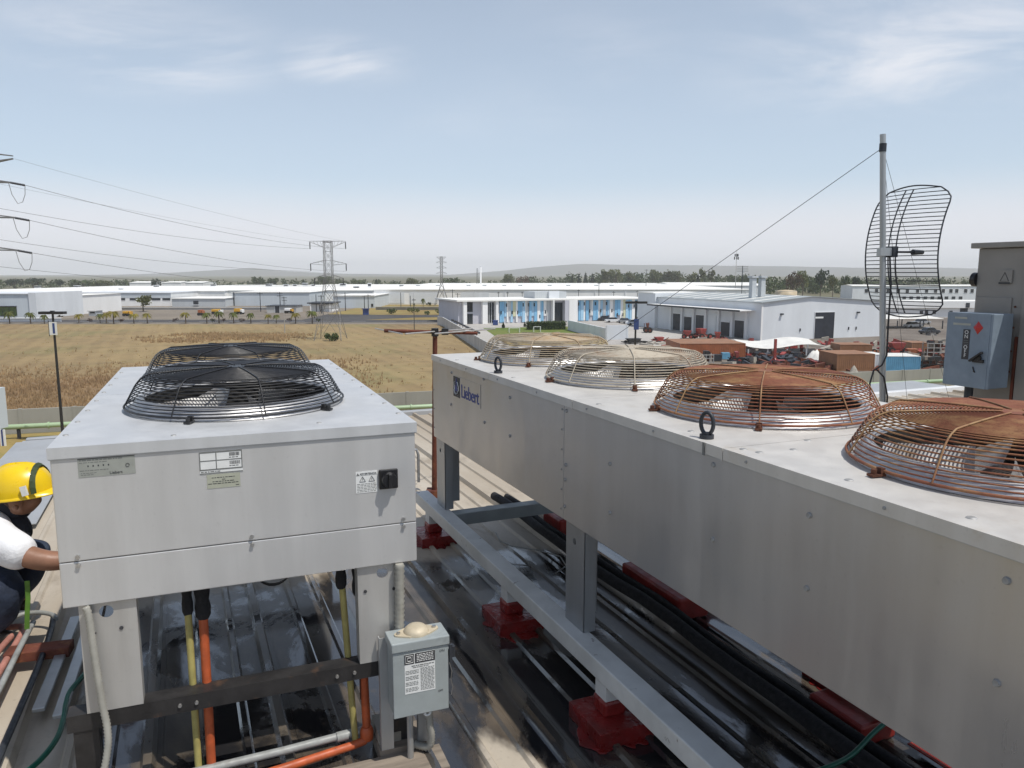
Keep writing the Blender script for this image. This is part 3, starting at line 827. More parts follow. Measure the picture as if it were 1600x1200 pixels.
# ================================================================== FRAME UNDER THE LONG UNIT
SF = thing('support_frame', 'white painted steel beam frame on red footings under the long condenser', 'frame', (-0.497, 4.786, 0.0), RRA)
MB().box(-0.045, 0.045, -3.95, 0.30, 0.185, 0.261).build('beam', M['beam_w'], SF, bevel=0.005)
MB().box(WR - 0.085, WR + 0.025, -3.95, 0.30, 0.178, 0.261).build('beam', M['beam_w'], SF, bevel=0.005)
for y in (-0.235, -3.70):
    MB().box(0.046, WR - 0.086, y - 0.045, y + 0.045, 0.185, 0.2595).build('cross_beam', M['beam_g'], SF, bevel=0.004)
def footing(x, y, w, h, sd):
    rr = random.Random(sd)
    b = MB()
    n = 56; ph = [rr.uniform(0, 6.28) for _ in range(6)]
    def rad(i):
        a = 2 * math.pi * i / n
        return w * (0.60 + 0.10 * math.sin(2 * a + ph[0]) + 0.07 * math.sin(3 * a + ph[1]) + 0.05 * math.sin(5 * a + ph[2]) + 0.035 * math.sin(9 * a + ph[3]) + 0.03 * math.sin(14 * a + ph[4])) + rr.uniform(-0.004, 0.006)
    base = [(rad(i) * math.cos(2 * math.pi * i / n) * 0.92, rad(i) * math.sin(2 * math.pi * i / n) * 1.25) for i in range(n)]
    b.prism([(x + a, y - 0.02 + c) for a, c in base], 0.001, 0.0045)
    b.box(x - w / 2, x + w / 2, y - w / 2 - 0.02, y + w / 2, 0.0, h)
    f = b.build('footing', M['redp'], SF, bevel=0.010, seg=3)
    MB().box(x - 0.048, x + 0.048, y - 0.048, y + 0.048, h - 0.002, h + 0.062).build('red_collar', M['redp'], f, bevel=0.012)
    MB().box(x - 0.040, x + 0.040, y - 0.040, y + 0.040, h + 0.0605, 0.1845).build('post', M['beam_w'], SF)
for i, (y, sd) in enumerate(((0.04, 1), (-1.26, 2), (-2.22, 3), (-3.3, 4))):
    footing(0.0, y, 0.23, 0.062, sd)
    footing(WR - 0.03, y - 0.1, 0.20, 0.088, sd + 9)
# second row: red kerb blocks and strip of waterproofing below the far side
KB = thing('footing_strip', 'broken row of red painted kerb blocks beneath the long condenser', 'kerb', (-0.497, 4.786, 0.0), RRA)
for y0, y1, h in ((-0.28, -0.02, 0.13), (-1.60, -1.05, 0.12), (-2.72, -2.46, 0.09)):
    MB().box(0.76, 0.94, y0, y1, 0.004, h).build('kerb_block', M['redflat'], KB, bevel=0.012)
MB().box(0.70, 0.76, -1.9, -0.9, 0.003, 0.010).build('coating_strip', M['redflat'], KB); MB().box(0.90, 0.98, -3.2, -2.8, 0.036, 0.041).build('coating_strip', M['redflat'], KB)
# insulated pipes along the roof under the unit
for i, (x, z, r, lab) in enumerate(((0.63, 0.085, 0.030, 'thick black insulated pipe on the roof under the long condenser, nearer the white beam'),
                                    (0.72, 0.070, 0.021, 'thinner black insulated pipe beside the red kerb blocks'))):
    b = MB().tube([(x + 0.012 * math.sin(t * 0.9 + i), 0.55 - 0.25 * t, z + 0.006 * math.sin(t * 1.7)) for t in range(18)], r, 12)
    o = b.build('insulated_pipe', M['foam'], None, (-0.497, 4.786, 0.0), (0, 0, RRA)); tag(o, lab, 'pipe', 'insulated pipes under the long condenser')
# wall-side duct strip that shows as a pale band under the unit
o = MB().box(0.84, 0.89, -3.8, 0.4, 0.12, 0.125).build('loose_flashing', M['flash'], KB)
# white cable lying on the roof between the legs
o = MB().tube([(0.30, -0.05, 0.06), (0.27, -0.20, 0.055), (0.30, -0.32, 0.058), (0.42, -0.42, 0.052), (0.50, -0.58, 0.054), (0.47, -0.72, 0.05), (0.36, -0.80, 0.052)], 0.004, 6).build('cable', M['pvc'], None, (-0.40, 4.72, 0.0), (0, 0, RRA))
tag(o, 'thin white cable trailing over the dry roof behind the far leg of the long condenser', 'cable')

# ================================================================== SWITCH BOX ON ITS STAND, PIPES
def L2W(u, v, z):
    c, s_ = math.cos(LA), math.sin(LA); return Vector((-1.344 + u * c - v * s_, 2.179 + u * s_ + v * c, z))
def onL(px, py, off=0.0):
    """local (u, off, z) on a plane parallel to the front of the small condenser"""
    d = ray(px, py); n = Vector((-math.sin(LA), math.cos(LA), 0)); o_ = Vector((-1.344, 2.179, 0))
    p = CAMP + d * (((o_ - CAMP).dot(n) + off) / d.dot(n))
    return ((p - o_).dot(Vector((math.cos(LA), math.sin(LA), 0))), off, p.z)
LO = (-1.344, 2.179, 0.0)
SW = thing('safety_switch', 'small grey safety switch box with domed beige hub and printed label on strut stand', 'switch box', LO, LA)
x0, x1, y0, y1, z0, z1 = 0.966, 1.160, -0.120, -0.018, 0.222, 0.492
MB().box(x0 + 0.003, x1 - 0.003, y0 + 0.006, y1, z0 + 0.004, z1 - 0.002).build('enclosure', M['swgrey'], SW, bevel=0.003)
dr = MB().box(x0, x1, y0, y0 + 0.0055, z0, z1 - 0.034).build('door', M['swgrey'], SW, bevel=0.003)
MB().box(x0 - 0.004, x1 + 0.004, y0 - 0.006, y1 + 0.002, z1 - 0.032, z1 + 0.002).build('hood', M['swgrey'], SW, bevel=0.004)
hb = MB().lathe([(0.045, 0), (0.045, 0.005), (0.040, 0.014), (0.030, 0.023), (0.014, 0.027), (0.0005, 0.028)], 28)
hb.prism([(-0.078, -0.006), (-0.07, -0.014), (-0.035, -0.036), (0.035, -0.036), (0.07, -0.014), (0.078, -0.006), (0.078, 0.006), (0.07, 0.014), (0.035, 0.036), (-0.035, 0.036), (-0.07, 0.014), (-0.078, 0.006)], 0.0, 0.005)
h_ = hb.build('conduit_hub', M['hub'], SW, (1.063, -0.062, z1 + 0.0022), (0, 0, R_(4)))
for sx in (-0.064, 0.064):
    MB().cyl((sx, 0, 0.005), (sx, 0, 0.011), 0.007, n=10).build('screw', M['bolt'], h_)
lb = MB().box(1.006, 1.112, y0 - 0.0012, y0 - 0.0002, 0.305, 0.448).build('label', M['plate_white'], dr)
b = MB().box(1.006, 1.039, y0 - 0.002, y0 - 0.0013, 0.412, 0.448); b.box(1.042, 1.112, y0 - 0.002, y0 - 0.0013, 0.412, 0.448); b.build('label_header', M['ink'], lb)
b = MB()
for k_, w in ((0.0125, 0.0016), (0.0060, 0.0030)):
    cx, cz = 1.0225, 0.430
    for (ax, az, bx_, bz) in ((-k_, -k_, k_, -k_), (k_, -k_, k_, k_), (k_, k_, -k_, k_), (-k_, k_, -k_, -k_)):
        b.bar((cx + ax, y0 - 0.0026, cz + az), (cx + bx_, y0 - 0.0026, cz + bz), w, 0.001)
b.build('emblem', M['plate_white'], lb)
b = MB()
for x_0, x_1, z, h in words([(1.048, 1.106, 0.442 - 0.0058 * i, 0.0022) for i in range(5)], 21): b.box(x_0, x_1, y0 - 0.0028, y0 - 0.0021, z - h / 2, z + h / 2)
b.build('printed_text', M['plate_white'], lb)
rws = [(1.030, 1.108, 0.404, 0.003), (1.034, 1.09, 0.398, 0.002)]
rws += [(1.009, 1.054, 0.388 - 0.0052 * i, 0.0019) for i in range(15) if i % 4 != 3] + [(1.061, 1.109, 0.391 - 0.0052 * i, 0.0019) for i in range(16)]
lines(lb, words(rws, 22), M['ink_grey'], y0 - 0.0020)
put_text('ON', 0.012, M['ink_grey'], dr, (1.128, y0 - 0.0009, 0.437)); put_text('OFF', 0.010, M['ink_grey'], dr, (1.122, y0 - 0.0009, 0.292))
b = MB().cyl((x1 + 0.003, -0.085, 0.418), (x1 + 0.020, -0.085, 0.418), 0.020, n=18); b.box(x1 + 0.0205, x1 + 0.032, -0.098, -0.072, 0.395, 0.436)
b.box(x1 + 0.004, x1 + 0.016, -0.118, -0.110, 0.330, 0.455); b.build('handle', M['dgrey'], SW, bevel=0.002)
b = MB().tube([(x1 + 0.004, -0.118, 0.39), (x1 + 0.012, -0.122, 0.36), (x1 + 0.008, -0.12, 0.33), (x1 + 0.015, -0.12, 0.30), (x1 + 0.009, -0.119, 0.27)], 0.0014, 5); b.build('seal_wire', M['bolt'], SW)
b = MB().tube([(1.087 + 0.010 * math.cos(t * math.pi / 7), -0.105, 0.214 + 0.010 * math.sin(t * math.pi / 7)) for t in range(14)], 0.0045, 7, True); b.build('lock_ring', M['plate_white'], SW)
for xa, xb in ((0.942, 0.986), (1.075, 1.119)):
    b = MB().box(xa, xb, -0.0172, -0.0142, 0.0, 0.47); b.box(xa, xa + 0.003, -0.014, 0.006, 0.0, 0.47); b.box(xb - 0.003, xb, -0.014, 0.006, 0.0, 0.47)
    for i in range(5): b.cyl((0.5 * (xa + xb), -0.0173, 0.03 + 0.045 * i), (0.5 * (xa + xb), -0.0176, 0.03 + 0.045 * i), 0.006, n=10)
    b.build('strut_post', M['strut'], SW)
MB().cyl((1.035, -0.06, 0.0), (1.035, -0.06, 0.221), 0.0115, n=12).build('conduit', M['strut'], SW)
def corrugated(path, r, step=0.0055, amp=0.12):
    pts = []; P = [Vector(p) for p in path]
    # catmull-rom through the given points, then resample
    dense = []
    for i in range(len(P) - 1):
        a, b_, c, d = P[max(i - 1, 0)], P[i], P[i + 1], P[min(i + 2, len(P) - 1)]
        for t in range(24):
            t /= 24.0
            dense.append(0.5 * ((2 * b_) + (c - a) * t + (2 * a - 5 * b_ + 4 * c - d) * t * t + (3 * b_ - a - 3 * c + d) * t ** 3))
    dense.append(P[-1])
    out = [dense[0]]; acc = 0.0
    for i in range(1, len(dense)):
        seg = (dense[i] - dense[i - 1]).length
        while acc + seg >= step:
            k_ = (step - acc) / seg; q = dense[i - 1].lerp(dense[i], k_); out.append(q); dense[i - 1] = q; seg = (dense[i] - q).length; acc = 0.0
        acc += seg
    rad = [r * (1 + (amp if j % 2 else -amp)) for j in range(len(out))]
    return MB().tube(out, rad, 10)
def smooth_tube(path, r, n=10):
    return corrugated(path, r, 0.012, 0.0)
corrugated([(1.098, -0.075, 0.221), (1.102, -0.075, 0.15), (1.108, -0.072, 0.10), (1.10, -0.06, 0.055), (1.06, -0.02, 0.048)], 0.0125).build('flex_conduit', M['conduit'], SW)

def single(name, b, mat, label, cat, group=None, loc=LO, rz=LA):
    return tag(b.build(name, mat, None, loc, (0, 0, rz)), label, cat, group)
single('flex_conduit', corrugated([(0.060, -0.004, 0.7255), onL(139, 965, -0.006), onL(150, 1040, -0.014), onL(160, 1100, -0.018), onL(168, 1140, -0.03), onL(167, 1180, -0.04), (0.05, -0.05, 0.10), (0.02, -0.05, 0.06)], 0.0105),
       M['conduit'], 'beige corrugated conduit running down the left front leg of the small condenser', 'conduit', 'flexible conduits at the small condenser')
single('flex_conduit', corrugated([(1.022, -0.004, 0.7255), (1.022, -0.004, 0.70), (1.020, -0.004, 0.60), (1.019, 0.0, 0.52), (1.018, 0.0, 0.44), (1.03, 0.0, 0.30)], 0.0165, 0.009, 0.13),
       M['conduit'], 'ribbed beige conduit on the right front leg behind the switch box', 'conduit', 'flexible conduits at the small condenser')
def riser(x_, xb, v, r, foamr, foamz, mat, label, bot, elbow=None):
    t = thing('refrigerant_pipe', label, 'pipe', LO, LA, 'riser pipes under the small condenser')
    MB().tube([(x_, v, 0.70), (x_ + (xb - x_) * 0.5, v - 0.01, 0.36), (xb, v - 0.02, bot)], r, 14).build('pipe', mat, t)
    b = MB().lathe([(foamr * 0.75, 0.0), (foamr, 0.012), (foamr * 1.05, 0.04), (foamr * 0.85, 0.065), (foamr * 1.02, 0.09), (foamr, 0.14)], 16, smooth=True, cap0=True, cap1=True)
    b.build('foam_sleeve', M['foam'], t, (x_, v, foamz))
    return t
riser(0.337, 0.341, 0.10, 0.0115, 0.017, 0.610, M['pipe_y'], 'thin yellow pipe below the left half of the small condenser', 0.03)
riser(0.383, 0.381, 0.10, 0.0150, 0.024, 0.590, M['pipe_o'], 'thick orange pipe beside the left yellow pipe', 0.03)
riser(0.836, 0.866, 0.10, 0.0115, 0.019, 0.625, M['pipe_y'], 'thin yellow pipe left of the right front leg', 0.035)
t = riser(0.898, 0.908, 0.10, 0.0150, 0.024, 0.590, M['pipe_o'], 'thick orange pipe with scorched patches beside the right front leg, bent at its foot', 0.07)
MB().tube([(0.908, 0.08, 0.075), (0.906, 0.075, 0.055), (0.895, 0.07, 0.046), (0.85, 0.06, 0.044), (0.62, 0.02, 0.044), (0.36, -0.02, 0.044)], 0.015, 12).build('horizontal_run', M['pipe_o'], t)
MB().lathe([(0.022, -0.02), (0.024, -0.01), (0.024, 0.015), (0.018, 0.03)], 14, cap0=True, cap1=True).build('elbow_fitting', M['pipe_o'], t, (0.907, 0.078, 0.066))
b = MB()
b.lathe([(0.0155, 0.0), (0.0158, 0.03), (0.0156, 0.12), (0.0155, 0.16)], 14); b.build('scorch_sleeve', M['rust'], t, (0.9035, 0.0895, 0.20))
b = MB().tube([(0.28, 0.06, 0.072), (0.62, 0.075, 0.072), (0.93, 0.10, 0.072)], 0.014, 12); b.cyl((0.80, 0.086, 0.072), (0.84, 0.089, 0.072), 0.018, n=14)
single('conduit_run', b, M['pvc'], 'pale grey conduit lying across the roof in front of the small condenser', 'conduit')
b = MB().box(0.60, 1.15, -0.16, -0.02, 0.0, 0.030); single('roof_timber', b, M['wood'], 'flat dark timber on the roof below the switch box', 'timber')
b = MB().box(0.94, 1.02, 0.02, 0.16, 0.047, 0.085); single('packing_block', b, M['conc'], 'pale block beside the foot of the right orange pipe', 'block')

# ================================================================== PIPES, HOSE AND TIMBER AT THE LOWER LEFT
def rp(px, py, z): return onz(px, py, z)
def pathpx(L_, z): return [tuple(rp(x, y, z)) for x, y in L_]
def loose(name, pts, r, mat, label, cat, group=None, straight=False):
    b = MB().tube(pts, r, 12) if straight else smooth_tube(pts, r)
    o = b.build(name, mat); return tag(o, label, cat, group)
GP = 'pipes on the roof beside the worker'
loose('copper_pipe', pathpx([(-160, 1010), (-60, 992), (24, 979), (33, 979), (36, 984), (33, 992), (0, 1048), (-60, 1150)], 0.075), 0.014, M['pinkp'], 'outer faded pink pipe with a square bend by the worker', 'pipe', GP, True)
loose('copper_pipe', pathpx([(-140, 1014), (8, 989), (15, 990), (17, 995), (0, 1014), (-70, 1110)], 0.075), 0.014, M['pinkp'], 'inner faded pink pipe with a square bend, at the left edge', 'pipe', GP, True)
loose('grey_pipe', pathpx([(52, 972), (30, 1014), (0, 1075), (-40, 1150)], 0.11), 0.012, M['pvc'], 'pale straight pipe crossing above the pink pipes', 'pipe', GP, True)
loose('grey_pipe', pathpx([(-80, 985), (0, 968), (20, 965), (38, 959), (60, 957), (80, 960), (88, 968)], 0.085), 0.011, M['pvc'], 'pale curved pipe at the worker\'s feet', 'pipe', GP)
loose('grey_pipe', pathpx([(84, 962), (78, 990), (60, 1040), (30, 1110), (0, 1180), (-30, 1260)], 0.075), 0.013, M['dgrey'], 'dark slate pipe running down the roof left of the green hose', 'pipe', GP)
loose('garden_hose', pathpx([(190, 1010), (150, 1035), (128, 1058), (110, 1080), (103, 1100), (99, 1125), (88, 1155), (60, 1190), (10, 1230)], 0.062), 0.010, M['green'], 'green hose curling past the left front leg of the small condenser', 'hose')
loose('garden_hose', [tuple(rp(1262, 1208, 0.20)), tuple(rp(1290, 1200, 0.20)), tuple(rp(1330, 1180, 0.20)), tuple(rp(1365, 1145, 0.22)), tuple(rp(1395, 1120, 0.24))], 0.008, M['green'], 'short green hose crossing the black pipes under the long condenser', 'hose')
def timber(pa, pb, w, h, z, mat, name, label, cat):
    a, c = Vector(rp(*pa, z)), Vector(rp(*pb, z)); a.z = c.z = z
    return tag(MB().bar(a, c, w, h, (0, 0, 1)).build(name, mat, None, None, None, 0.004), label, cat)
timber((10, 1024), (112, 1012), 0.09, 0.045, 0.0715, M['rust'], 'roof_timber', 'dark red cross timber carrying the pink pipes', 'timber')
for i, (pa, pb) in enumerate((((118, 965), (60, 1110)), ((140, 975), (92, 1120)))):
    timber(pa, pb, 0.045, 0.018, 0.057, M['strut'], 'metal_strip', ('outer', 'inner')[i] + ' loose blue grey metal strip left of the small condenser', 'metal strip')

# ================================================================== RUSTY TV AERIAL
YA = thing('television_aerial', 'rusty pipe mast with a horizontal boom and thin aluminium rods', 'aerial', (-0.605, 5.80, 0.0))
MB().cyl((0, 0, 0), (0.025, -0.02, 1.27), 0.021, 0.018, 14).build('mast', M['rust'], YA)
MB().box(-0.06, 0.06, -0.06, 0.06, 0.0, 0.06).build('base_plate', M['rust'], YA)
MB().cyl((0.025, -0.02, 1.255), (0.025, -0.02, 1.315), 0.027, n=12).build('clamp', M['steel_dk'], YA)
MB().cyl((-0.36, 0.0, 1.295), (0.02, 0.0, 1.285), 0.014, n=10).build('boom', M['rust'], YA)
MB().cyl((0.03, 0.0, 1.285), (0.345, 0.0, 1.275), 0.012, n=10).build('boom', M['rust'], YA)
MB().box(0.075, 0.125, -0.025, 0.025, 1.265, 1.312).build('clamp', M['steel_dk'], YA)
def el(p, q, name='rod'):
    a = rp(p[0], p[1], 1.288); c = rp(q[0], q[1], 1.288); m = (a + c) / 2; d = (c - a).normalized() * min(0.9, (c - a).length) / 2
    off = Vector((-0.605, 5.80, 0)); MB().cyl(m - d - off, m + d - off, 0.0055, n=8).build(name, M['alu'], YA)
off = Vector((-0.605, 5.80, 0))
for x_, ang, ln in ((-0.33, 62, 0.62), (0.06, -50, 0.70), (0.26, -50, 0.66)):
    d = Vector((math.cos(R_(ang)), -math.sin(R_(ang)), 0)) * ln / 2; c = Vector((x_, 0, 1.292))
    MB().cyl(c - d, c + d, 0.0055, n=8).build('rod', M['alu'], YA)

# ================================================================== MAST WITH GRID DISH
MS = thing('antenna_mast', 'tall leaning galvanised mast with guy wires and a curved grid dish', 'antenna mast', (2.935, 5.9, 0.0))
top = Vector((-0.185, 0, 2.745))
MB().cyl((0, 0, 0.006), tuple(top), 0.0245, 0.021, 16).build('pole', M['mast'], MS)
MB().box(-0.08, 0.08, -0.08, 0.08, 0.0, 0.006 + 0.004).build('base_plate', M['mast'], MS)
c_ = top * 0.965; MB().cyl(c_ - Vector((0, 0, 0.03)), c_ + Vector((0, 0, 0.03)), 0.026, n=14).build('guy_collar', M['dgrey'], MS)
def guy(p1, r=0.003):
    MB().cyl(tuple(c_), p1, r, n=6, caps=False).build('guy_wire', M['dgrey'], MS)
guy((-3.10, 2.9, 0.05), 0.0024); guy((1.75, 2.0, 0.05), 0.0016); guy((0.85, 1.2, 0.05), 0.0016)
FD = thing('grid_dish', 'black parabolic grid antenna clamped to the leaning mast', 'dish antenna', (2.935 - 0.185 * 1.885 / 2.745, 5.9, 1.885), 0.0)
hub = Vector((0.085, 0.02, 0.0)); ax = R_(70)          # bearing of the dish axis, clockwise from +Y
A_ = Vector((math.sin(ax), math.cos(ax), 0)); S_ = Vector((math.cos(ax), -math.sin(ax), 0))
HW, HH, FO = 0.340, 0.465, 0.40
def dishp(s_, z): return hub + S_ * s_ + Vector((0, 0, z)) + A_ * ((s_ * s_ + z * z) / (4 * FO))
def halfw(z): return HW * (1 - 0.16 * (abs(z) / HH) ** 6)
def rim_half(z):
    # rounded rectangle outline
    k_ = max(0.0, (abs(z) - 0.36) / (HH - 0.36)); return HW * (1 - 0.30 * k_ ** 2)
b0 = None
for i in range(31):
    z = -HH + 2 * HH * i / 30; w = rim_half(z)
    MB().tube([dishp(-w + 2 * w * j / 12, z) for j in range(13)], 0.0035, 5).build('rod', M['dgrey'], FD)
rim = []
for i in range(25): rim.append(dishp(-rim_half(-HH + 2 * HH * i / 24), -HH + 2 * HH * i / 24))
for j in range(1, 12): rim.append(dishp(-rim_half(HH) + 2 * rim_half(HH) * j / 12, HH + 0.03 * math.sin(math.pi * j / 12)))
for i in range(25): rim.append(dishp(rim_half(HH), HH - 2 * HH * i / 24) if False else dishp(rim_half(HH - 2 * HH * i / 24), HH - 2 * HH * i / 24))
for j in range(1, 12): rim.append(dishp(rim_half(HH) - 2 * rim_half(HH) * j / 12, -HH - 0.03 * math.sin(math.pi * j / 12)))
MB().tube(rim, 0.0055, 6, True).build('rim', M['dgrey'], FD)
for s_ in (-0.035, 0.035):
    MB().tube([dishp(s_, -HH + 2 * HH * i / 20) - A_ * 0.008 for i in range(21)], 0.005, 6).build('rib', M['dgrey'], FD)
Mx = Matrix.Translation(hub - A_ * 0.02) @ Matrix(((S_.x, A_.x, 0, 0), (S_.y, A_.y, 0, 0), (0, 0, 1, 0), (0, 0, 0, 1)))
MB().box(-0.055, 0.055, -0.03, 0.015, -0.04, 0.04, Mx).build('hub_bracket', M['dgrey'], FD)
MB().box(-0.03, 0.09, -0.035, 0.035, -0.03, 0.03).build('mast_clamp', M['mast'], FD)
MB().cyl(hub, hub + A_ * 0.27, 0.008, n=10).build('feed_arm', M['dgrey'], FD)
MB().cyl(hub + A_ * 0.20, hub + A_ * 0.30, 0.022, 0.016, 12).build('feed', M['dgrey'], FD)
co = MB().tube([tuple(hub - A_ * 0.03), (0.06, -0.04, -0.25), (0.055, -0.05, -0.55), (0.06, -0.05, -0.78), (0.03, -0.045, -0.86), (-0.03, -0.045, -0.90), (-0.055, -0.05, -1.0), (-0.04, -0.05, -1.15), (0.05, -0.05, -1.3)], 0.007, 8)
co.build('coaxial_cable', M['blackp'], FD)
MB().tube([(-0.01, -0.045, -0.89), (0.05, -0.05, -0.95), (0.085, -0.055, -1.10), (0.085, -0.055, -1.30), (0.06, -0.05, -1.45)], 0.007, 8).build('coaxial_cable', M['blackp'], FD)

# ================================================================== TAUPE CABINET AND BLUE DISCONNECT
CBP = Vector((3.285, 5.48, 0.0))
CB = thing('rooftop_cabinet', 'tall taupe rooftop equipment cabinet with overhanging cap at the right edge', 'cabinet', tuple(CBP), RRA)
MB().box(0, 1.2, -2.2, 0, 0.05, 1.895).build('body', M['cab'], CB, bevel=0.006)
MB().box(-0.035, 1.24, -2.23, 0.04, 1.897, 1.935).build('cap', M['cab'], CB, bevel=0.005)
MB().box(0.02, 1.18, -2.18, -0.02, 0.0, 0.049).build('plinth', M['steel_dk'], CB)
MB().box(-0.010, -0.0005, -0.27, -0.012, 0.98, 1.56).build('access_panel', M['cab'], CB, bevel=0.003)
MB().box(-0.012, -0.0005, -2.1, -0.34, 0.10, 1.86).build('door', M['cab'], CB, bevel=0.004)
nt_ = MB().box(-0.012, -0.0006, -0.26, -0.16, 1.66, 1.745).build('notice_label', M['cab'], CB)
b = MB()
for (ya, za, yb, zb) in ((-0.18, 1.67, -0.24, 1.67), (-0.24, 1.67, -0.21, 1.73), (-0.21, 1.73, -0.18, 1.67)): b.bar((-0.0125, ya, za), (-0.0125, yb, zb), 0.006, 0.001)
b.box(-0.0128, -0.0121, -0.25, -0.17, 1.652, 1.664); b.build('warning_symbol', M['ink'], nt_)
MB().cyl((0.02, 0.0005, 1.68), (0.02, 0.035, 1.68), 0.05, n=16).build('cable_gland', M['blackp'], CB)
screws(CB, [(-0.0105, -0.30, z) for z in (1.06, 1.2, 1.36, 1.5)], M['bolt_rust'], 0.008, 0.006, '-x', 'bolt')
MB().box(-0.014, -0.0005, -0.335, -0.318, 0.2, 1.3).build('rust_run', M['rust'], CB)
DS = thing('disconnect_switch', 'faded blue ON OFF disconnect box with a red diamond beside the taupe cabinet', 'switch box', tuple(CBP), RRA)
xo = -0.255
MB().box(xo + 0.004, -0.06, -0.33, 0.0, 0.955, 1.455).build('enclosure', M['bluebox'], DS, bevel=0.005)
dd = MB().box(xo - 0.004, xo + 0.0035, -0.312, 0.004, 0.952, 1.458).build('door', M['bluebox'], DS, bevel=0.003)
MB().box(xo - 0.002, xo + 0.0035, -0.330, -0.3135, 0.955, 1.455).build('hinge_strip', M['bluebox'], DS)
MB().box(-0.0595, -0.001, -0.25, -0.05, 1.0, 1.4).build('mounting_strut', M['strut'], DS)
MB().box(xo - 0.0062, xo - 0.0042, -0.175, -0.125, 1.14, 1.345).build('on_off_plate', M['ink'], dd)
b = MB().box(xo - 0.0058, xo - 0.0042, -0.145, -0.055, 1.415, 1.428); b.box(xo - 0.0058, xo - 0.0042, -0.175, -0.045, 1.372, 1.386); b.build('faded_label', M['plate_grey'], dd)
rv = (math.pi / 2, 0, -math.pi / 2)
# stacked characters, as on the plate
for ch, z in (('O', 1.318), ('N', 1.289), ('O', 1.216), ('F', 1.188), ('F', 1.160)):
    put_text(ch, 0.036, M['plate_white'], dd, (xo - 0.0068, -0.150, z - 0.004), rv, 'CENTER', 0.0006)
b = MB(); b.box(xo - 0.0068, xo - 0.0063, -0.168, -0.132, 1.255, 1.258); b.box(xo - 0.0068, xo - 0.0063, -0.165, -0.135, 1.268, 1.271); b.box(xo - 0.0068, xo - 0.0063, -0.165, -0.135, 1.242, 1.245)
b.build('printed_text', M['ink_grey'], dd)
dm = [(-0.195, 1.362), (-0.228, 1.405), (-0.265, 1.362), (-0.228, 1.315)]
b = MB()
apx = (xo - 0.030, -0.230, 1.360)
b.add([(xo - 0.0045, y, z) for y, z in dm] + [apx], [(0, 1, 4), (1, 2, 4), (2, 3, 4), (3, 0, 4), (3, 2, 1, 0)]); b.build('red_diamond', M['redsign'], dd)
b = MB().cyl((xo - 0.0045, -0.25, 1.16), (xo - 0.02, -0.25, 1.16), 0.022, n=14); b.bar((xo - 0.025, -0.20, 1.135), (xo - 0.025, -0.285, 1.20), 0.02, 0.012); b.box(xo - 0.018, xo - 0.0045, -0.29, -0.215, 1.128, 1.150)
b.build('handle', M['steel_dk'], dd)
MB().tube([(xo - 0.006, -0.215, 1.095), (xo - 0.012, -0.225, 1.075), (xo - 0.006, -0.232, 1.06), (xo - 0.005, -0.22, 1.065)], 0.004, 6).build('hasp', M['steel_dk'], dd)
MB().cyl((-0.15, -0.12, 0.0), (-0.15, -0.12, 0.954), 0.028, n=14).build('conduit', M['dgrey'], DS)

# ================================================================== WORKER
M['skin'] = pm('skin', (0.26, 0.13, 0.08), 0.5, 0, 0.12, 14, 0.15, 120)
M['skin_dk'] = pm('beard_shadow', (0.10, 0.055, 0.04), 0.7, 0, 0.2, 30)
M['tee'] = pm('white_cotton', (0.74, 0.75, 0.78), 0.85, 0, 0.05, 8, 0.5, 18, 0.02)
M['denim'] = pm('navy_denim', (0.018, 0.028, 0.055), 0.85, 0, 0.35, 6, 0.6, 22, 0.02, stain=((0.05, 0.07, 0.11), 0.55, 0.75, 5))
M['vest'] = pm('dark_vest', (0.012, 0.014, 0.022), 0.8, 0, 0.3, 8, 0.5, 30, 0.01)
M['helm'] = pm('yellow_helmet', (0.80, 0.54, 0.006), 0.32, 0, 0.06, 6, 0.08, 60, coat=0.2, stain=((0.45, 0.30, 0.03), 0.62, 0.75, 22))
M['strap'] = pm('green_webbing', (0.10, 0.22, 0.025), 0.7, 0, 0.2, 20, 0.4, 220)
M['strap_dk'] = pm('dark_green_band', (0.035, 0.055, 0.02), 0.7, 0, 0.2, 20)
M['boot'] = pm('boot_leather', (0.03, 0.022, 0.016), 0.6, 0, 0.3, 14, 0.3, 60)
def skin(name, joints, edges, mat, parent, root=0, sub=2, fold=0.0):
    me = bpy.data.meshes.new(name)
    me.from_pydata([j[:3] for j in joints], edges, [])
    o = bpy.data.objects.new(name, me); COL.objects.link(o)
    o.modifiers.new('Skin', 'SKIN').use_smooth_shade = True
    sv = me.skin_vertices[0].data
    for i, j in enumerate(joints):
        sv[i].radius = (j[3], j[4] if len(j) > 4 else j[3]); sv[i].use_root = (i == root)
    s_ = o.modifiers.new('Sub', 'SUBSURF'); s_.levels = sub; s_.render_levels = sub
    bpy.context.view_layer.update()
    m2 = bpy.data.meshes.new_from_object(o.evaluated_get(bpy.context.evaluated_depsgraph_get()))
    bpy.data.objects.remove(o, do_unlink=True); bpy.data.meshes.remove(me)
    if fold:
        rs = np.random.RandomState(len(m2.vertices)); co = np.empty(len(m2.vertices) * 3); m2.vertices.foreach_get('co', co); co = co.reshape(-1, 3)
        no = np.array([v.normal[:] for v in m2.vertices]); a = np.zeros(len(co))
        for f_, am in ((22, 1.0), (37, 0.8), (60, 0.5)):
            for q in range(3):
                d = rs.normal(0, 1, 3); d /= np.linalg.norm(d); a += am * np.sin(co @ d * f_ + rs.uniform(0, 6) + 1.6 * np.sin(co @ rs.normal(0, 1, 3) * 9)) / 3
        co += no * (a * fold)[:, None]; m2.vertices.foreach_set('co', co.ravel()); m2.update()
    m2.name = name; m2.materials.clear()
    for p in m2.polygons: p.use_smooth = True
    return mk(name, m2, mat, parent)
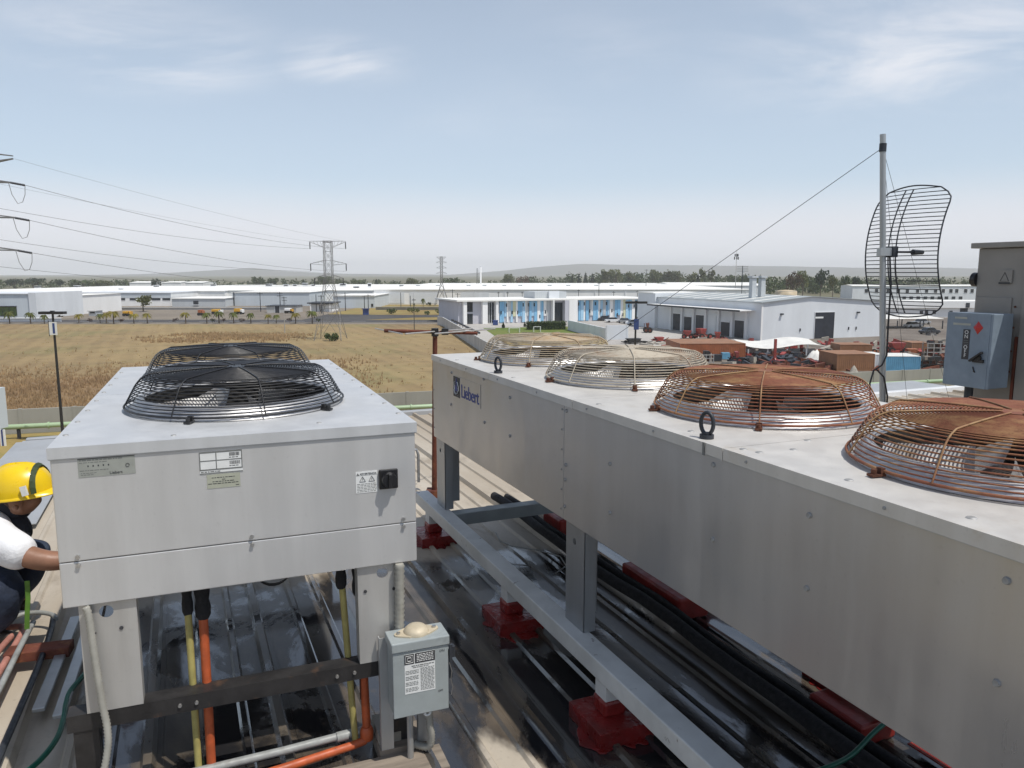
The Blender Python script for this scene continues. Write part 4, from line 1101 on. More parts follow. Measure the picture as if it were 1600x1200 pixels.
WK = thing('person', 'crouching worker in yellow hard hat, white shirt and dark trousers reaching behind the small condenser', 'person', (-2.45, 3.42, 0.047))
def wl_(p): return (p[0] + 2.45, p[1] - 3.42, p[2] - 0.047) + tuple(p[3:])
J = [(-2.72, 3.50, 0.27, 0.13), (-2.66, 3.49, 0.40, 0.135), (-2.555, 3.48, 0.52, 0.135), (-2.47, 3.475, 0.585, 0.085), (-2.395, 3.47, 0.635, 0.058), (-2.33, 3.465, 0.690, 0.085), (-2.285, 3.46, 0.755, 0.095),   # 0-6 trunk, neck, head
     (-2.385, 3.335, 0.560, 0.070), (-2.16, 3.292, 0.462, 0.052), (-2.07, 3.310, 0.435, 0.048), (-1.945, 3.385, 0.435, 0.034), (-1.905, 3.405, 0.435, 0.034),      # 7-11 near arm
     (-2.48, 3.62, 0.545, 0.070), (-2.56, 3.74, 0.38, 0.048), (-2.51, 3.72, 0.30, 0.036), (-2.49, 3.71, 0.28, 0.034),                                              # 12-15 far arm
     (-2.66, 3.39, 0.26, 0.080), (-2.30, 3.315, 0.335, 0.048), (-2.42, 3.32, 0.15, 0.042), (-2.47, 3.33, 0.085, 0.036),                                             # 16-19 near leg
     (-2.66, 3.61, 0.26, 0.080), (-2.33, 3.66, 0.36, 0.048), (-2.45, 3.67, 0.16, 0.042), (-2.50, 3.67, 0.085, 0.036),                                               # 20-23 far leg
     (-2.245, 3.455, 0.668, 0.055), (-2.180, 3.452, 0.688, 0.015)]                                                                                                      # 24 jaw, 25 nose
ED = [(0, 1), (1, 2), (2, 3), (3, 4), (4, 5), (5, 6), (3, 7), (7, 8), (8, 9), (9, 10), (10, 11), (3, 12), (12, 13), (13, 14), (14, 15),
      (0, 16), (16, 17), (17, 18), (18, 19), (0, 20), (20, 21), (21, 22), (22, 23), (5, 24), (24, 25)]
body = skin('body', [wl_(p) for p in J], ED, M['skin'], WK)
def hand(wrist, ahead, upd, parent):
    w = Vector(wrist); f = Vector(ahead).normalized(); u_ = Vector(upd).normalized(); s_ = f.cross(u_)
    for k_, (so, ln) in enumerate(((-0.030, 0.062), (-0.010, 0.072), (0.010, 0.068), (0.030, 0.052))):
        a = w + f * 0.05 + s_ * so
        js = [tuple(a) + (0.009,), tuple(a + f * ln * 0.5 - u_ * 0.006) + (0.0085,), tuple(a + f * ln * 0.8 - u_ * 0.025) + (0.008,), tuple(a + f * ln * 0.85 - u_ * 0.045) + (0.0065,)]
        skin('finger', js, [(0, 1), (1, 2), (2, 3)], M['skin'], parent, 0, 1)
    a = w + f * 0.01 - s_ * 0.03
    skin('thumb', [tuple(a) + (0.011,), tuple(a + f * 0.03 - s_ * 0.02) + (0.010,), tuple(a + f * 0.055 - s_ * 0.022 - u_ * 0.015) + (0.008,)], [(0, 1), (1, 2)], M['skin'], parent, 0, 1)
hand(wl_((-1.91, 3.405, 0.435)), (1, 0.25, -0.05), (0, -0.3, 1), body)
hand(wl_((-2.49, 3.71, 0.28)), (0.6, -0.2, -0.6), (0, 0.3, 1), body)
tq = [(-2.70, 3.50, 0.32, 0.145), (-2.655, 3.49, 0.41, 0.152), (-2.55, 3.48, 0.525, 0.150), (-2.475, 3.475, 0.585, 0.10), (-2.43, 3.47, 0.612, 0.072),
      (-2.385, 3.335, 0.565, 0.095), (-2.25, 3.303, 0.505, 0.084), (-2.145, 3.290, 0.462, 0.078), (-2.49, 3.62, 0.548, 0.085), (-2.51, 3.69, 0.46, 0.066)]
skin('shirt', [wl_(p) for p in tq], [(0, 1), (1, 2), (2, 3), (3, 4), (3, 5), (5, 6), (6, 7), (3, 8), (8, 9)], M['tee'], WK, 0, 4, 0.006)
vq = [(-2.60, 3.455, 0.44, 0.13), (-2.535, 3.47, 0.535, 0.140), (-2.45, 3.475, 0.585, 0.104), (-2.36, 3.46, 0.60, 0.074), (-2.295, 3.43, 0.560, 0.060), (-2.245, 3.41, 0.49, 0.050)]
skin('vest', [wl_(p) for p in vq], [(0, 1), (1, 2), (2, 3), (3, 4), (4, 5)], M['vest'], WK, 0, 4, 0.006)
jq = [(-2.72, 3.50, 0.27, 0.155), (-2.65, 3.38, 0.27, 0.118), (-2.45, 3.335, 0.335, 0.110), (-2.265, 3.31, 0.345, 0.090), (-2.31, 3.312, 0.22, 0.086), (-2.42, 3.325, 0.10, 0.074),
      (-2.65, 3.62, 0.27, 0.118), (-2.34, 3.66, 0.36, 0.085), (-2.52, 3.67, 0.10, 0.066)]
skin('trousers', [wl_(p) for p in jq], [(0, 1), (1, 2), (2, 3), (3, 4), (4, 5), (0, 6), (6, 7), (7, 8)], M['denim'], WK, 0, 4, 0.008)
for y, dx_ in ((3.325, 0.0), (3.67, -0.14)):
    skin('boot', [wl_(p) for p in ((-2.52 + dx_, y, 0.075, 0.036), (-2.46 + dx_, y, 0.082, 0.042), (-2.36 + dx_, y, 0.075, 0.036), (-2.29 + dx_, y, 0.070, 0.028))], [(0, 1), (1, 2), (2, 3)], M['boot'], WK)
# head-gear
HC = Vector(wl_((-2.272, 3.455, 0.722)))
HM = Matrix.Translation(HC) @ Matrix.Rotation(R_(-6), 4, 'Y') @ Matrix.Rotation(R_(4), 4, 'X')
def shell(name, a, bb_, h, z0, rows, mat, parent, extra=0.0):
    b = MB(); n = 40; vs_ = []
    for i in range(rows + 1):
        t = i / rows * math.pi / 2; rr_, zz = math.cos(t) ** 0.82, math.sin(t)
        for k_ in range(n):
            p = 2 * math.pi * k_ / n
            ridge = 0.007 * max(0.0, 1 - abs(math.sin(p)) * 6) * math.sin(t * 1.1) if abs(math.cos(p)) > 0.2 else 0.0
            side = 0.004 * max(0.0, 1 - abs(abs(math.sin(p)) - 0.45) * 8) * (1 if zz > 0.35 else 0)
            vs_.append(HM @ Vector((a * rr_ * math.cos(p), bb_ * rr_ * math.sin(p), z0 + h * zz + ridge + side)))
    fs = [(i * n + k_, i * n + (k_ + 1) % n, (i + 1) * n + (k_ + 1) % n, (i + 1) * n + k_) for i in range(rows) for k_ in range(n)]
    b.add(vs_, fs, True)
    return b.build(name, mat, parent)
hl = shell('hard_hat', 0.142, 0.118, 0.135, 0.0, 12, M['helm'], WK)
b = MB(); n = 40; vs_ = []
for r_, z in ((1.0, 0.004), (1.06, -0.004), (1.06, -0.008), (0.97, -0.006)):
    for k_ in range(n):
        p = 2 * math.pi * k_ / n; pk = 0.036 * max(0, math.cos(p)) ** 1.6 if r_ > 1.03 else 0.0
        vs_.append(HM @ Vector(((0.142 * r_ + pk) * math.cos(p), 0.118 * r_ * math.sin(p), z - pk * 0.25)))
b.add(vs_, [(i * n + k_, (i + 1) * n + k_, (i + 1) * n + (k_ + 1) % n, i * n + (k_ + 1) % n) for i in range(3) for k_ in range(n)], True)
b.build('brim', M['helm'], hl)
pts = [HM @ Vector((0.100 + 0.02 * math.cos(t / 12 * math.pi), -0.118 * math.cos(t / 12 * math.pi) * 0.86, 0.012 + 0.105 * math.sin(t / 12 * math.pi))) for t in range(13)]
b = MB()
for i in range(12): b.bar(pts[i], pts[i + 1], 0.022, 0.006, pts[i] - HC)
b.build('goggle_strap', M['strap_dk'], hl)
b = MB().bar(HM @ Vector((0.085, -0.112, 0.055)), HM @ Vector((0.092, -0.117, 0.012)), 0.026, 0.010, (0, -1, 0)); b.build('strap_buckle', M['plate_white'], hl)
def strap(pts_, w, mat, name='harness_strap'):
    b = MB()
    for i in range(len(pts_) - 1): b.bar(wl_(pts_[i]), wl_(pts_[i + 1]), w, 0.004, (0.3, -1, 0.4))
    b.build(name, mat, WK)
strap([(-2.44, 3.30, 0.665), (-2.37, 3.305, 0.645), (-2.315, 3.325, 0.605), (-2.275, 3.345, 0.565)], 0.022, M['strap'])
strap([(-2.290, 3.345, 0.585), (-2.258, 3.345, 0.555)], 0.040, M['plate_white'], 'reflective_tab')
strap([(-2.185, 3.30, 0.35), (-2.188, 3.30, 0.27), (-2.198, 3.30, 0.20), (-2.206, 3.30, 0.12)], 0.020, M['strap'], 'lanyard')
b = MB()
for sx in (-1, 1):
    b.lathe([(0.001, -0.014), (0.010, -0.010), (0.014, 0), (0.010, 0.010), (0.001, 0.014)], 10, c=HM @ Vector((0.02, sx * 0.098, -0.045)))
b.build('ear', M['skin'], body)
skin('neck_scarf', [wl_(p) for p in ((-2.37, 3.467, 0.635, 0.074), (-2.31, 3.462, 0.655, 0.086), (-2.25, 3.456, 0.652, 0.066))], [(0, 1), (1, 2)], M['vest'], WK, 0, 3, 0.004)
skin('hair', [tuple(HM @ Vector((-0.02, 0, -0.02))) + (0.098,), tuple(HM @ Vector((-0.06, 0, -0.05))) + (0.075,)], [(0, 1)], M['skin_dk'], body, 0, 2)
# ================================================================== GROUND, FIELD, ROADS
def groundmat(name, c1, c2, c3, s1, s2, stripes=0.0, rough=0.95):
    m, nt, bs = nodes(name); k = NT(nt); g = k.n('ShaderNodeNewGeometry'); P_ = g.outputs['Position']
    a = k.noise(k.mapv(P_, (1, 0.55, 1)), s1, 5.0, 0.62, 0.4); b_ = k.noise(P_, s2, 5.0, 0.7); d = k.noise(P_, s2 * 6, 3.0, 0.7)
    c = k.mix(k.ramp(a, 0.36, 0.66), c1, c2)
    c = k.mix(k.ramp(b_, 0.45, 0.72, 0, 0.8), c, c3)
    c = k.mix(k.ramp(d, 0.4, 0.8, 0, 0.45), c, tuple(x * 0.55 for x in c2))
    if stripes:
        w = k.n('ShaderNodeTexWave', wave_type='BANDS', bands_direction='X'); w.inputs['Scale'].default_value = 0.10
        w.inputs['Distortion'].default_value = 2.5; w.inputs['Detail'].default_value = 3.0; w.inputs['Detail Scale'].default_value = 1.2
        k.l(k.mapv(P_, (1, 1, 1), (0, 0, R_(-24))), w.inputs['Vector'])
        c = k.mix(k.math('MULTIPLY', k.ramp(w.outputs['Fac'], 0.45, 0.8), stripes), c, tuple(min(1, x * 1.22) for x in c1))
    k.l(c, bs.inputs['Base Color']); bs.inputs['Roughness'].default_value = rough; bs.inputs['Specular IOR Level'].default_value = 0.15
    return m
M['earth'] = groundmat('far_plain', (0.17, 0.16, 0.10), (0.13, 0.115, 0.075), (0.09, 0.11, 0.06), 0.004, 0.02)
M['field'] = groundmat('dry_field', (0.300, 0.222, 0.115), (0.205, 0.145, 0.082), (0.205, 0.188, 0.088), 0.017, 0.040, 0.20)
M['weedground'] = groundmat('weedy_soil', (0.27, 0.18, 0.10), (0.215, 0.145, 0.085), (0.31, 0.225, 0.12), 0.06, 0.25)
M['dirt'] = groundmat('dirt_lot', (0.24, 0.205, 0.165), (0.17, 0.145, 0.12), (0.27, 0.24, 0.20), 0.02, 0.15)
M['lawn'] = groundmat('lawn', (0.12, 0.17, 0.04), (0.22, 0.21, 0.07), (0.09, 0.14, 0.03), 0.05, 0.3)
M['drygrass_lot'] = groundmat('dry_verge', (0.34, 0.26, 0.10), (0.24, 0.17, 0.07), (0.20, 0.20, 0.07), 0.05, 0.3)
M['asphalt'] = groundmat('asphalt', (0.085, 0.083, 0.085), (0.065, 0.063, 0.066), (0.11, 0.105, 0.10), 0.05, 0.5)
M['yard'] = groundmat('yard_gravel', (0.20, 0.175, 0.15), (0.13, 0.11, 0.095), (0.25, 0.22, 0.19), 0.08, 0.4)
M['pave'] = groundmat('pale_paving', (0.45, 0.43, 0.40), (0.36, 0.34, 0.32), (0.5, 0.48, 0.45), 0.08, 0.5)
def sheet(name, poly, lift, mat, label=None):
    b = MB(); b.add([(x, y, G + lift) for x, y in poly], [tuple(range(len(poly)))])
    return struct(b.build(name, mat), label)
S9 = 9000
sheet('ground', [(-S9, -S9), (S9, -S9), (S9, S9), (-S9, S9)], 0.0, M['earth'], 'plain reaching to the horizon')
def wally(x): return 62.0 + (x + 41.5) * 0.3005
sheet('field', [(-330, wally(-330)), (6, wally(6)), (-4.0, 134), (-18.5, 200.5), (-330, 200.5)], 0.02, M['field'], 'dry yellow brown grass field')
sheet('weed_patch', [(-190, wally(-190)), (-16, wally(-16)), (-22, 80), (-34, 92), (-48, 99), (-70, 92), (-92, 104), (-120, 96), (-190, 110)], 0.026, M['weedground'])
sheet('verge', [(-330, 200.6), (-19, 200.6), (-19, 205.6), (-330, 205.6)], 0.03, M['dirt'])
sheet('road', [(-330, 205.7), (-16, 205.7), (-16, 219.5), (-330, 219.5)], 0.024, M['asphalt'], 'grey road along the far side of the field')
sheet('dirt_lot', [(-330, 219.6), (-60, 219.6), (-60, 318), (-330, 318)], 0.028, M['dirt'])
sheet('side_road', [(-59.9, 219.6), (-42, 219.6), (-30, 232), (-13, 236), (-13, 246), (-36, 246), (-59.9, 250)], 0.032, M['asphalt'])
sheet('dry_lot', [(-59.9, 250.1), (-36, 246.1), (-13, 246.1), (-13, 340), (-59.9, 340)], 0.036, M['drygrass_lot'])
sheet('dry_strip', [(-41.8, 219.6), (-16, 219.6), (-16, 234.5), (-29, 231)], 0.040, M['drygrass_lot'])
sheet('office_yard', [(-17.8, 200.6), (-3.5, 135), (5, 120), (48, 150), (33, 190), (60, 235), (-12.9, 235.8), (-15.9, 219)], 0.044, M['pave'])
sheet('lawn', [(-2, 150), (20, 156), (16, 192), (-7, 186)], 0.050, M['lawn'], 'small green lawn before the office')
sheet('play_lawn', [(-0.5, 140), (18, 143), (19, 155.5), (-2, 149.5)], 0.054, M['drygrass_lot'])
sheet('yard', [(6.1, wally(6)), (220, wally(220)), (220, 260), (80, 260), (60, 200), (48, 151), (20, 142), (8, 118)], 0.012, M['yard'], 'equipment yard')
sheet('near_lawn', [(-330, wally(-330) - 0.6), (300, wally(300) - 0.6), (300, -60), (-330, -60)], 0.016, M['drygrass_lot'])
sheet('green_lawn', [(34, 70), (72, 84), (74, 93), (34, 82)], 0.022, M['lawn'])
# kerb of the road
for (y0, y1) in ((205.3, 205.62), (219.52, 219.7)):
    struct(MB().box(-330, -60 if y1 > 210 else -17, y0, y1, G, G + 0.14).build('kerb', M['conc']))
b = MB()
for i in range(38): b.box(-330 + i * 8.4, -326 + i * 8.4, 212.3, 212.5, G + 0.0278, G + 0.0288)
struct(b.build('road_marking', M['plate_white']))

# hills
def hills():
    m, nt, bs = nodes('hill_scrub'); k = NT(nt); g = k.n('ShaderNodeNewGeometry')
    c = k.mix(k.ramp(k.noise(g.outputs['Position'], 0.004, 5.0, 0.7), 0.35, 0.7), (0.10, 0.085, 0.065), (0.055, 0.062, 0.042)); k.l(c, bs.inputs['Base Color']); bs.inputs['Roughness'].default_value = 1.0
    pr = [(-400, 428), (0, 429), (120, 430), (250, 427), (330, 423), (400, 420), (450, 425), (560, 427), (700, 428), (790, 424), (860, 418), (910, 414.5), (935, 414), (985, 417), (1060, 419), (1150, 418.5), (1260, 421), (1400, 420), (1500, 421), (1620, 420), (2000, 423)]
    V = []; F = []; nx = 220; D0, D1 = 5200.0, 7600.0; rows = 14
    xs = np.linspace(-400, 2000, nx)
    hp = np.interp(xs, [p[0] for p in pr], [p[1] for p in pr])
    rs = np.random.RandomState(3)
    jag = np.zeros(nx)
    for o_ in (6, 13, 27, 60): jag += np.interp(np.arange(nx), np.linspace(0, nx, o_), rs.normal(0, 9.0 / o_, o_)) * 1.5
    for r in range(rows):
        t = r / (rows - 1); D = D0 + (D1 - D0) * t
        for i in range(nx):
            ridge = (CAMZ + ((600 - hp[i] - jag[i]) / FPX - math.tan(PITCH)) * 6400.0 * 1.0) - G
            pz = max(0.0, ridge) * math.sin(math.pi * min(1, t * 1.0)) ** 0.9 * (1 + 0.10 * math.sin(i * 0.35 + r) * (1 - t))
            V.append(((xs[i] - 800) / FPX * D, D, G - 0.3 + pz))
    for r in range(rows - 1):
        for i in range(nx - 1): F.append((r * nx + i, r * nx + i + 1, (r + 1) * nx + i + 1, (r + 1) * nx + i))
    o = bpy.data.objects.new('hills', big_mesh('hills', V, F, m)); COL.objects.link(o)
    for p in o.data.polygons: p.use_smooth = True
    struct(o, 'low hazy hills along the horizon')
hills()

# ================================================================== FIELD WEEDS (uncountable)
M['weed'] = pm('dry_weeds', (0.52, 0.375, 0.215), 0.95, 0, 0.15, 0.25, spec=0.1, stain=((0.42, 0.285, 0.165), 0.45, 0.75, 0.06), trans=0.5)
M['grassb'] = pm('dry_grass', (0.52, 0.40, 0.20), 0.95, 0, 0.2, 0.3, spec=0.1, stain=((0.30, 0.27, 0.12), 0.50, 0.66, 0.04), trans=0.4)
def tufts(name, n, area, hmin, hmax, wid, mat, label, dens=None, seed=1):
    rs = np.random.RandomState(seed); V = []; F = []
    P_ = []
    while len(P_) < n:
        q = np.stack([rs.uniform(area[0], area[1], n), rs.uniform(area[2], area[3], n)], 1)
        keep = [(x, y) for x, y in q if y > wally(x) + 1.0 and x < 6 - (y - 77) * 0.2 - 0.6 and (dens is None or rs.rand() < dens(x, y))]
        P_ += keep
    P_ = np.array(P_[:n]); k = 5
    ang = rs.uniform(0, 2 * math.pi, (n, k)); h = rs.uniform(hmin, hmax, (n, k)); lean = rs.uniform(0.05, 0.45, (n, k)) * h; w = wid * rs.uniform(0.6, 1.4, (n, k))
    cx = P_[:, :1] + rs.normal(0, wid * 1.2, (n, k)); cy = P_[:, 1:] + rs.normal(0, wid * 1.2, (n, k))
    dx, dy = np.cos(ang), np.sin(ang)
    a = np.stack([cx - dy * w, cy + dx * w, np.full((n, k), G)], -1); b_ = np.stack([cx + dy * w, cy - dx * w, np.full((n, k), G)], -1)
    c = np.stack([cx + dx * lean, cy + dy * lean, G + h], -1)
    V = np.stack([a, b_, c], 2).reshape(-1, 3); F = np.arange(len(V)).reshape(-1, 3)
    o = bpy.data.objects.new(name, big_mesh(name, V, F, mat)); COL.objects.link(o)
    return stuff(o, label, 'grass')
def blot(x, y, s, o_): return 0.5 + 0.5 * math.sin(x * s + o_) * math.cos(y * s * 1.3 + o_ * 2 + 0.5 * math.sin(x * s * 0.7))
tufts('dry_weeds', 17000, (-85, -6, 46, 135), 0.15, 0.60, 0.06, M['weed'], 'tall brown dry weeds in the near left of the field', lambda x, y: 0.003 + 0.997 * max(0, min(1, (-10 - (y - 70) * 0.2 - x) / 12)) * max(0, min(1, 1.35 - (y - wally(x)) / 42)) * (0.35 + 0.65 * blot(x, y, 0.16, 2.0)), 5)
tufts('field_grass', 1500, (-190, 5, 62, 199), 0.04, 0.13, 0.16, M['grassb'], 'short dry yellow grass over the field', None, 6)
tufts('brown_scrub', 1500, (-85, -36, 138, 180), 0.2, 0.7, 0.10, M['weed'], 'brown scrub patch around the pole left of the near pylon', lambda x, y: max(0, 1 - ((x + 58) / 20) ** 2 - ((y - 158) / 15) ** 2) * blot(x, y, 0.2, 3.0), 8)

# ================================================================== TREES
def leafmat(name, c1, c2, rnd=0.25):
    m = pm(name, c1, 0.7, 0, 0.35, 1.3, spec=0.25, rnd=rnd, stain=(c2, 0.42, 0.62, 2.2), trans=0.25)
    return m
M['leaf_mid'] = leafmat('leaf_mid', (0.085, 0.115, 0.040), (0.050, 0.075, 0.026))
M['leaf_pale'] = leafmat('leaf_pale', (0.16, 0.17, 0.065), (0.10, 0.12, 0.042))
M['leaf_dark'] = leafmat('leaf_dark', (0.040, 0.062, 0.030), (0.024, 0.040, 0.020))
M['leaf_red'] = leafmat('leaf_rusty', (0.16, 0.10, 0.065), (0.09, 0.085, 0.045))
M['leaf_pur'] = leafmat('leaf_purple', (0.085, 0.045, 0.050), (0.055, 0.050, 0.035))
M['palm'] = leafmat('palm_frond', (0.12, 0.14, 0.030), (0.085, 0.10, 0.028))
M['palm_y'] = leafmat('palm_frond_yellow', (0.24, 0.20, 0.035), (0.14, 0.13, 0.03))
M['bark'] = pm('bark', (0.12, 0.09, 0.065), 0.9, 0, 0.3, 6)
def crown_mesh(lobes, n, size, seed, squash=1.0):
    rs = np.random.RandomState(seed); lob = np.array(lobes); vol = lob[:, 3] ** 2; pick = rs.choice(len(lob), n, p=vol / vol.sum())
    d = rs.normal(0, 1, (n, 3)); d /= np.linalg.norm(d, axis=1, keepdims=True)
    r = rs.uniform(0.45, 1.0, (n, 1)) ** 0.6
    c = lob[pick, :3] + d * r * lob[pick, 3:4] * np.array([1, 1, squash])
    a = rs.normal(0, 1, (n, 3)); a /= np.linalg.norm(a, axis=1, keepdims=True)
    b_ = np.cross(a, rs.normal(0, 1, (n, 3))); b_ /= np.linalg.norm(b_, axis=1, keepdims=True)
    s_ = size * rs.uniform(0.5, 1.3, (n, 1))
    V = np.stack([c - a * s_, c - b_ * s_ * 0.7, c + a * s_, c + b_ * s_ * 0.7], 1).reshape(-1, 3)
    return V, np.arange(len(V)).reshape(-1, 4)
def tree_proto(kind, mat, seed):
    rr = random.Random(seed); t = thing('tree', 'tree', 'tree')
    if kind == 'conifer':
        lob = [(rr.uniform(-.02, .02), rr.uniform(-.02, .02), 0.2 + 0.085 * i, 0.20 * (1 - i / 9.6)) for i in range(9)]; tk = [(0, 0, 0), (0, 0, 0.9)]; n = 520; sz = 0.045
    elif kind == 'tall':
        lob = [(rr.uniform(-.12, .12), rr.uniform(-.12, .12), rr.uniform(0.35, 0.86), rr.uniform(0.08, 0.16)) for i in range(11)]; tk = [(0, 0, 0), (0.02, 0, 0.4), (0, 0, 0.8)]; n = 520; sz = 0.045
    else:
        lob = [(rr.uniform(-.34, .34), rr.uniform(-.34, .34), rr.uniform(0.42, 0.82), rr.uniform(0.12, 0.22)) for i in range(12)]; tk = [(0, 0, 0), (0.03, 0, 0.3), (0.0, 0, 0.62)]; n = 700; sz = 0.05
    b = MB().tube(tk, [0.035, 0.026, 0.012][:len(tk)] if len(tk) == 3 else [0.03, 0.008], 7)
    for i in range(5):
        l_ = lob[i]; b.tube([(0, 0, 0.28), (l_[0] * .5, l_[1] * .5, 0.28 + (l_[2] - 0.28) * .6), l_[:3]], [0.016, 0.011, 0.005], 5)
    b.build('trunk', M['bark'], t)
    V, F = crown_mesh(lob, n, sz, seed)
    mk('crown', big_mesh('crown', V, F, mat), None, t)
    return t
PROTO = {'broad': tree_proto('broad', M['leaf_mid'], 1), 'dark': tree_proto('broad', M['leaf_dark'], 2), 'pale': tree_proto('tall', M['leaf_pale'], 3),
         'conifer': tree_proto('conifer', M['leaf_dark'], 4), 'red': tree_proto('broad', M['leaf_red'], 5), 'palebroad': tree_proto('broad', M['leaf_pale'], 6)}
used = set()
def put_tree(kind, px, ytop, D, label, wpx=None, name='tree', group='trees standing beyond the white factories'):
    src = PROTO[kind]
    if kind in used: t = copy_tree(src)
    else: t = src; used.add(kind)
    p = aty(px, ytop, D); h = p.z - G
    t.location = (p.x, D, G); t.rotation_euler = (0, 0, random.uniform(0, 6.28)); t.name = name
    base = {'broad': 0.95, 'dark': 0.95, 'pale': 0.5, 'conifer': 0.42, 'red': 0.95, 'palebroad': 0.95}[kind]
    sx = h if wpx is None else (wpx * D / 1212.0) / base
    t.scale = (sx, sx, h)
    if 'group' in t: del t['group']
    return tag(t, label, 'tree', group)
TR = [('dark', 22, 433.5, 640, 26, 'dark round tree above the roofs at the far left'), ('dark', 50, 432.5, 640, 34, 'big dark tree pair behind the factory, second from the left edge'),
      ('dark', 94, 435, 640, 14, 'small dark tree above the roof between the two left clumps'), ('broad', 128, 436, 620, 34, 'grey green bushy tree above the banded window building'),
      ('palebroad', 160, 437, 620, 30, 'pale bushy tree above the windows of the banded building'), ('dark', 243, 432.5, 520, 14, 'single dark tree among the low white ridges at the left'),
      ('broad', 404, 431, 640, 22, 'grey green tree left of the near pylon, the tallest of three'), ('broad', 425, 433, 640, 20, 'grey green tree left of the near pylon, middle of three'),
      ('conifer', 474, 434, 640, 9, 'dark narrow tree just left of the near pylon'), ('broad', 505, 430, 640, 24, 'broad tree behind the legs of the near pylon'),
      ('broad', 560, 436, 640, 26, 'low tree right of the near pylon'), ('conifer', 588, 434, 640, 9, 'thin dark conifer left of the far pylon'),
      ('palebroad', 643, 433, 640, 20, 'round pale tree between the two pylons'), ('broad', 708, 432.5, 600, 28, 'round tree just right of the far pylon'),
      ('palebroad', 797, 426, 640, 20, 'pale green tree on the left of the wooded rise, standing alone'), ('red', 818, 431, 640, 22, 'brownish tree next to the lone pale tree'),
      ('conifer', 894, 425, 640, 9, 'short dark conifer, first of the conifer group'), ('conifer', 905, 423.5, 640, 10, 'dark conifer, second of the conifer group'), ('conifer', 915, 421.5, 640, 11, 'tallest dark conifer of the group'),
      ('conifer', 926, 423, 640, 10, 'dark conifer at the right end of the group'), ('pale', 945, 419.5, 640, 18, 'slender pale green tree right of the conifers'), ('palebroad', 962, 418, 640, 26, 'large pale green tree right of the conifers'),
      ('pale', 985, 423, 640, 16, 'slim pale tree left of the wide green clump'), ('palebroad', 1025, 419, 640, 24, 'wide pale green tree in the middle of the belt'), ('pale', 1043, 420, 640, 18, 'slim green tree in the middle of the belt'),
      ('palebroad', 1060, 421, 640, 22, 'round green tree right of the middle of the belt'), ('pale', 1082, 424, 640, 18, 'tall thin green tree left of the bare poplar pair'), ('pale', 1098, 417, 640, 12, 'bare pale poplar, left one of the pair'),
      ('pale', 1112, 418.5, 640, 13, 'bare pale poplar, right one of the pair'), ('conifer', 1091, 424, 630, 9, 'dark conifer below the poplar pair'), ('broad', 1140, 428, 640, 20, 'low tree behind the telecom mast'),
      ('broad', 1172, 430, 640, 24, 'low tree left of the twin roof stacks'), ('red', 1240, 424, 420, 26, 'rusty brown tree right of the twin roof stacks'), ('palebroad', 1256, 419.5, 430, 22, 'pale green tree above the rusty brown one'),
      ('dark', 1284, 416.5, 430, 20, 'tall dark green tree at the right of the wooded clump'), ('palebroad', 1303, 427, 430, 18, 'low pale tree left of the mast'), ('broad', 1322, 428, 430, 14, 'small grey tree left of the mast'), ('dark', 1340, 428.5, 430, 14, 'dark tree left of the mast, over the white houses')]
for k_, px, yt, D, w, lab in TR: put_tree(k_, px, yt, D, lab, w)
# tree belt as one mass behind the single trees
def belt():
    rs = np.random.RandomState(11); lob = []
    segs = [(-60, 65, 438, 700), (66, 220, 438.5, 700), (220, 420, 439.5, 700), (420, 600, 438, 700), (600, 790, 439.5, 720), (785, 900, 434, 700), (890, 1075, 428, 690), (1075, 1190, 431, 690), (1180, 1345, 434, 520), (1345, 1640, 436, 700)]
    for a, c, yt, D in segs:
        for i in range(int((c - a) / 2.6)):
            px = rs.uniform(a, c); dd_ = D + rs.uniform(-25, 60); y = yt - 2.0 + rs.uniform(-2.0, 5); p = aty(px, y, dd_); h = max(3.0, p.z - G)
            lob.append((p.x, dd_, G + h * 0.72, h * 0.27)); lob.append((p.x + rs.uniform(-3, 3), dd_, G + h * 0.35, h * 0.36))
    V, F = crown_mesh(lob, 26000, 0.95, 12)
    o = bpy.data.objects.new('tree_belt', big_mesh('tree_belt', V, F, M['leaf_mid'])); COL.objects.link(o)
    stuff(o, 'distant belt of mixed trees that reads as one mass', 'trees')
belt()
# palms along the road
def palm_proto(mat, seed):
    rr = random.Random(seed); t = thing('palm_tree', 'palm', 'palm tree')
    MB().tube([(0, 0, 0), (0.01, 0.0, 0.3), (0.0, 0.01, 0.62)], [0.040, 0.030, 0.026], 8).build('trunk', M['bark'], t)
    b = MB()
    for i in range(17):
        a = 2 * math.pi * i / 17 + rr.uniform(-.15, .15); up_ = rr.uniform(-0.2, 1.0); L_ = rr.uniform(0.36, 0.46)
        dx, dy = math.cos(a), math.sin(a); prev = None
        for s_ in range(7):
            q = s_ / 6.0
            c = Vector((dx * L_ * q * (1 - 0.15 * q), dy * L_ * q * (1 - 0.15 * q), 0.62 + up_ * L_ * q * 0.75 - (0.34 + 0.12 * up_) * q * q))
            w = 0.055 * math.sin(math.pi * min(1, 0.12 + 0.86 * q)) ** 0.7
            if prev is not None:
                pc, pw = prev
                for sg in (-1, 1):
                    e0 = pc + Vector((-dy, dx, 0)) * sg * pw - Vector((0, 0, pw * 0.7)); e1 = c + Vector((-dy, dx, 0)) * sg * w * 0.55 - Vector((0, 0, w * 0.8))
                    b.add([pc, c, e1, e0], [(0, 1, 2, 3) if sg > 0 else (3, 2, 1, 0)])
            prev = (c, w)
    b.build('fronds', mat, t)
    return t
PP = [palm_proto(M['palm'], 1), palm_proto(M['palm_y'], 2)]
pu = [False, False]
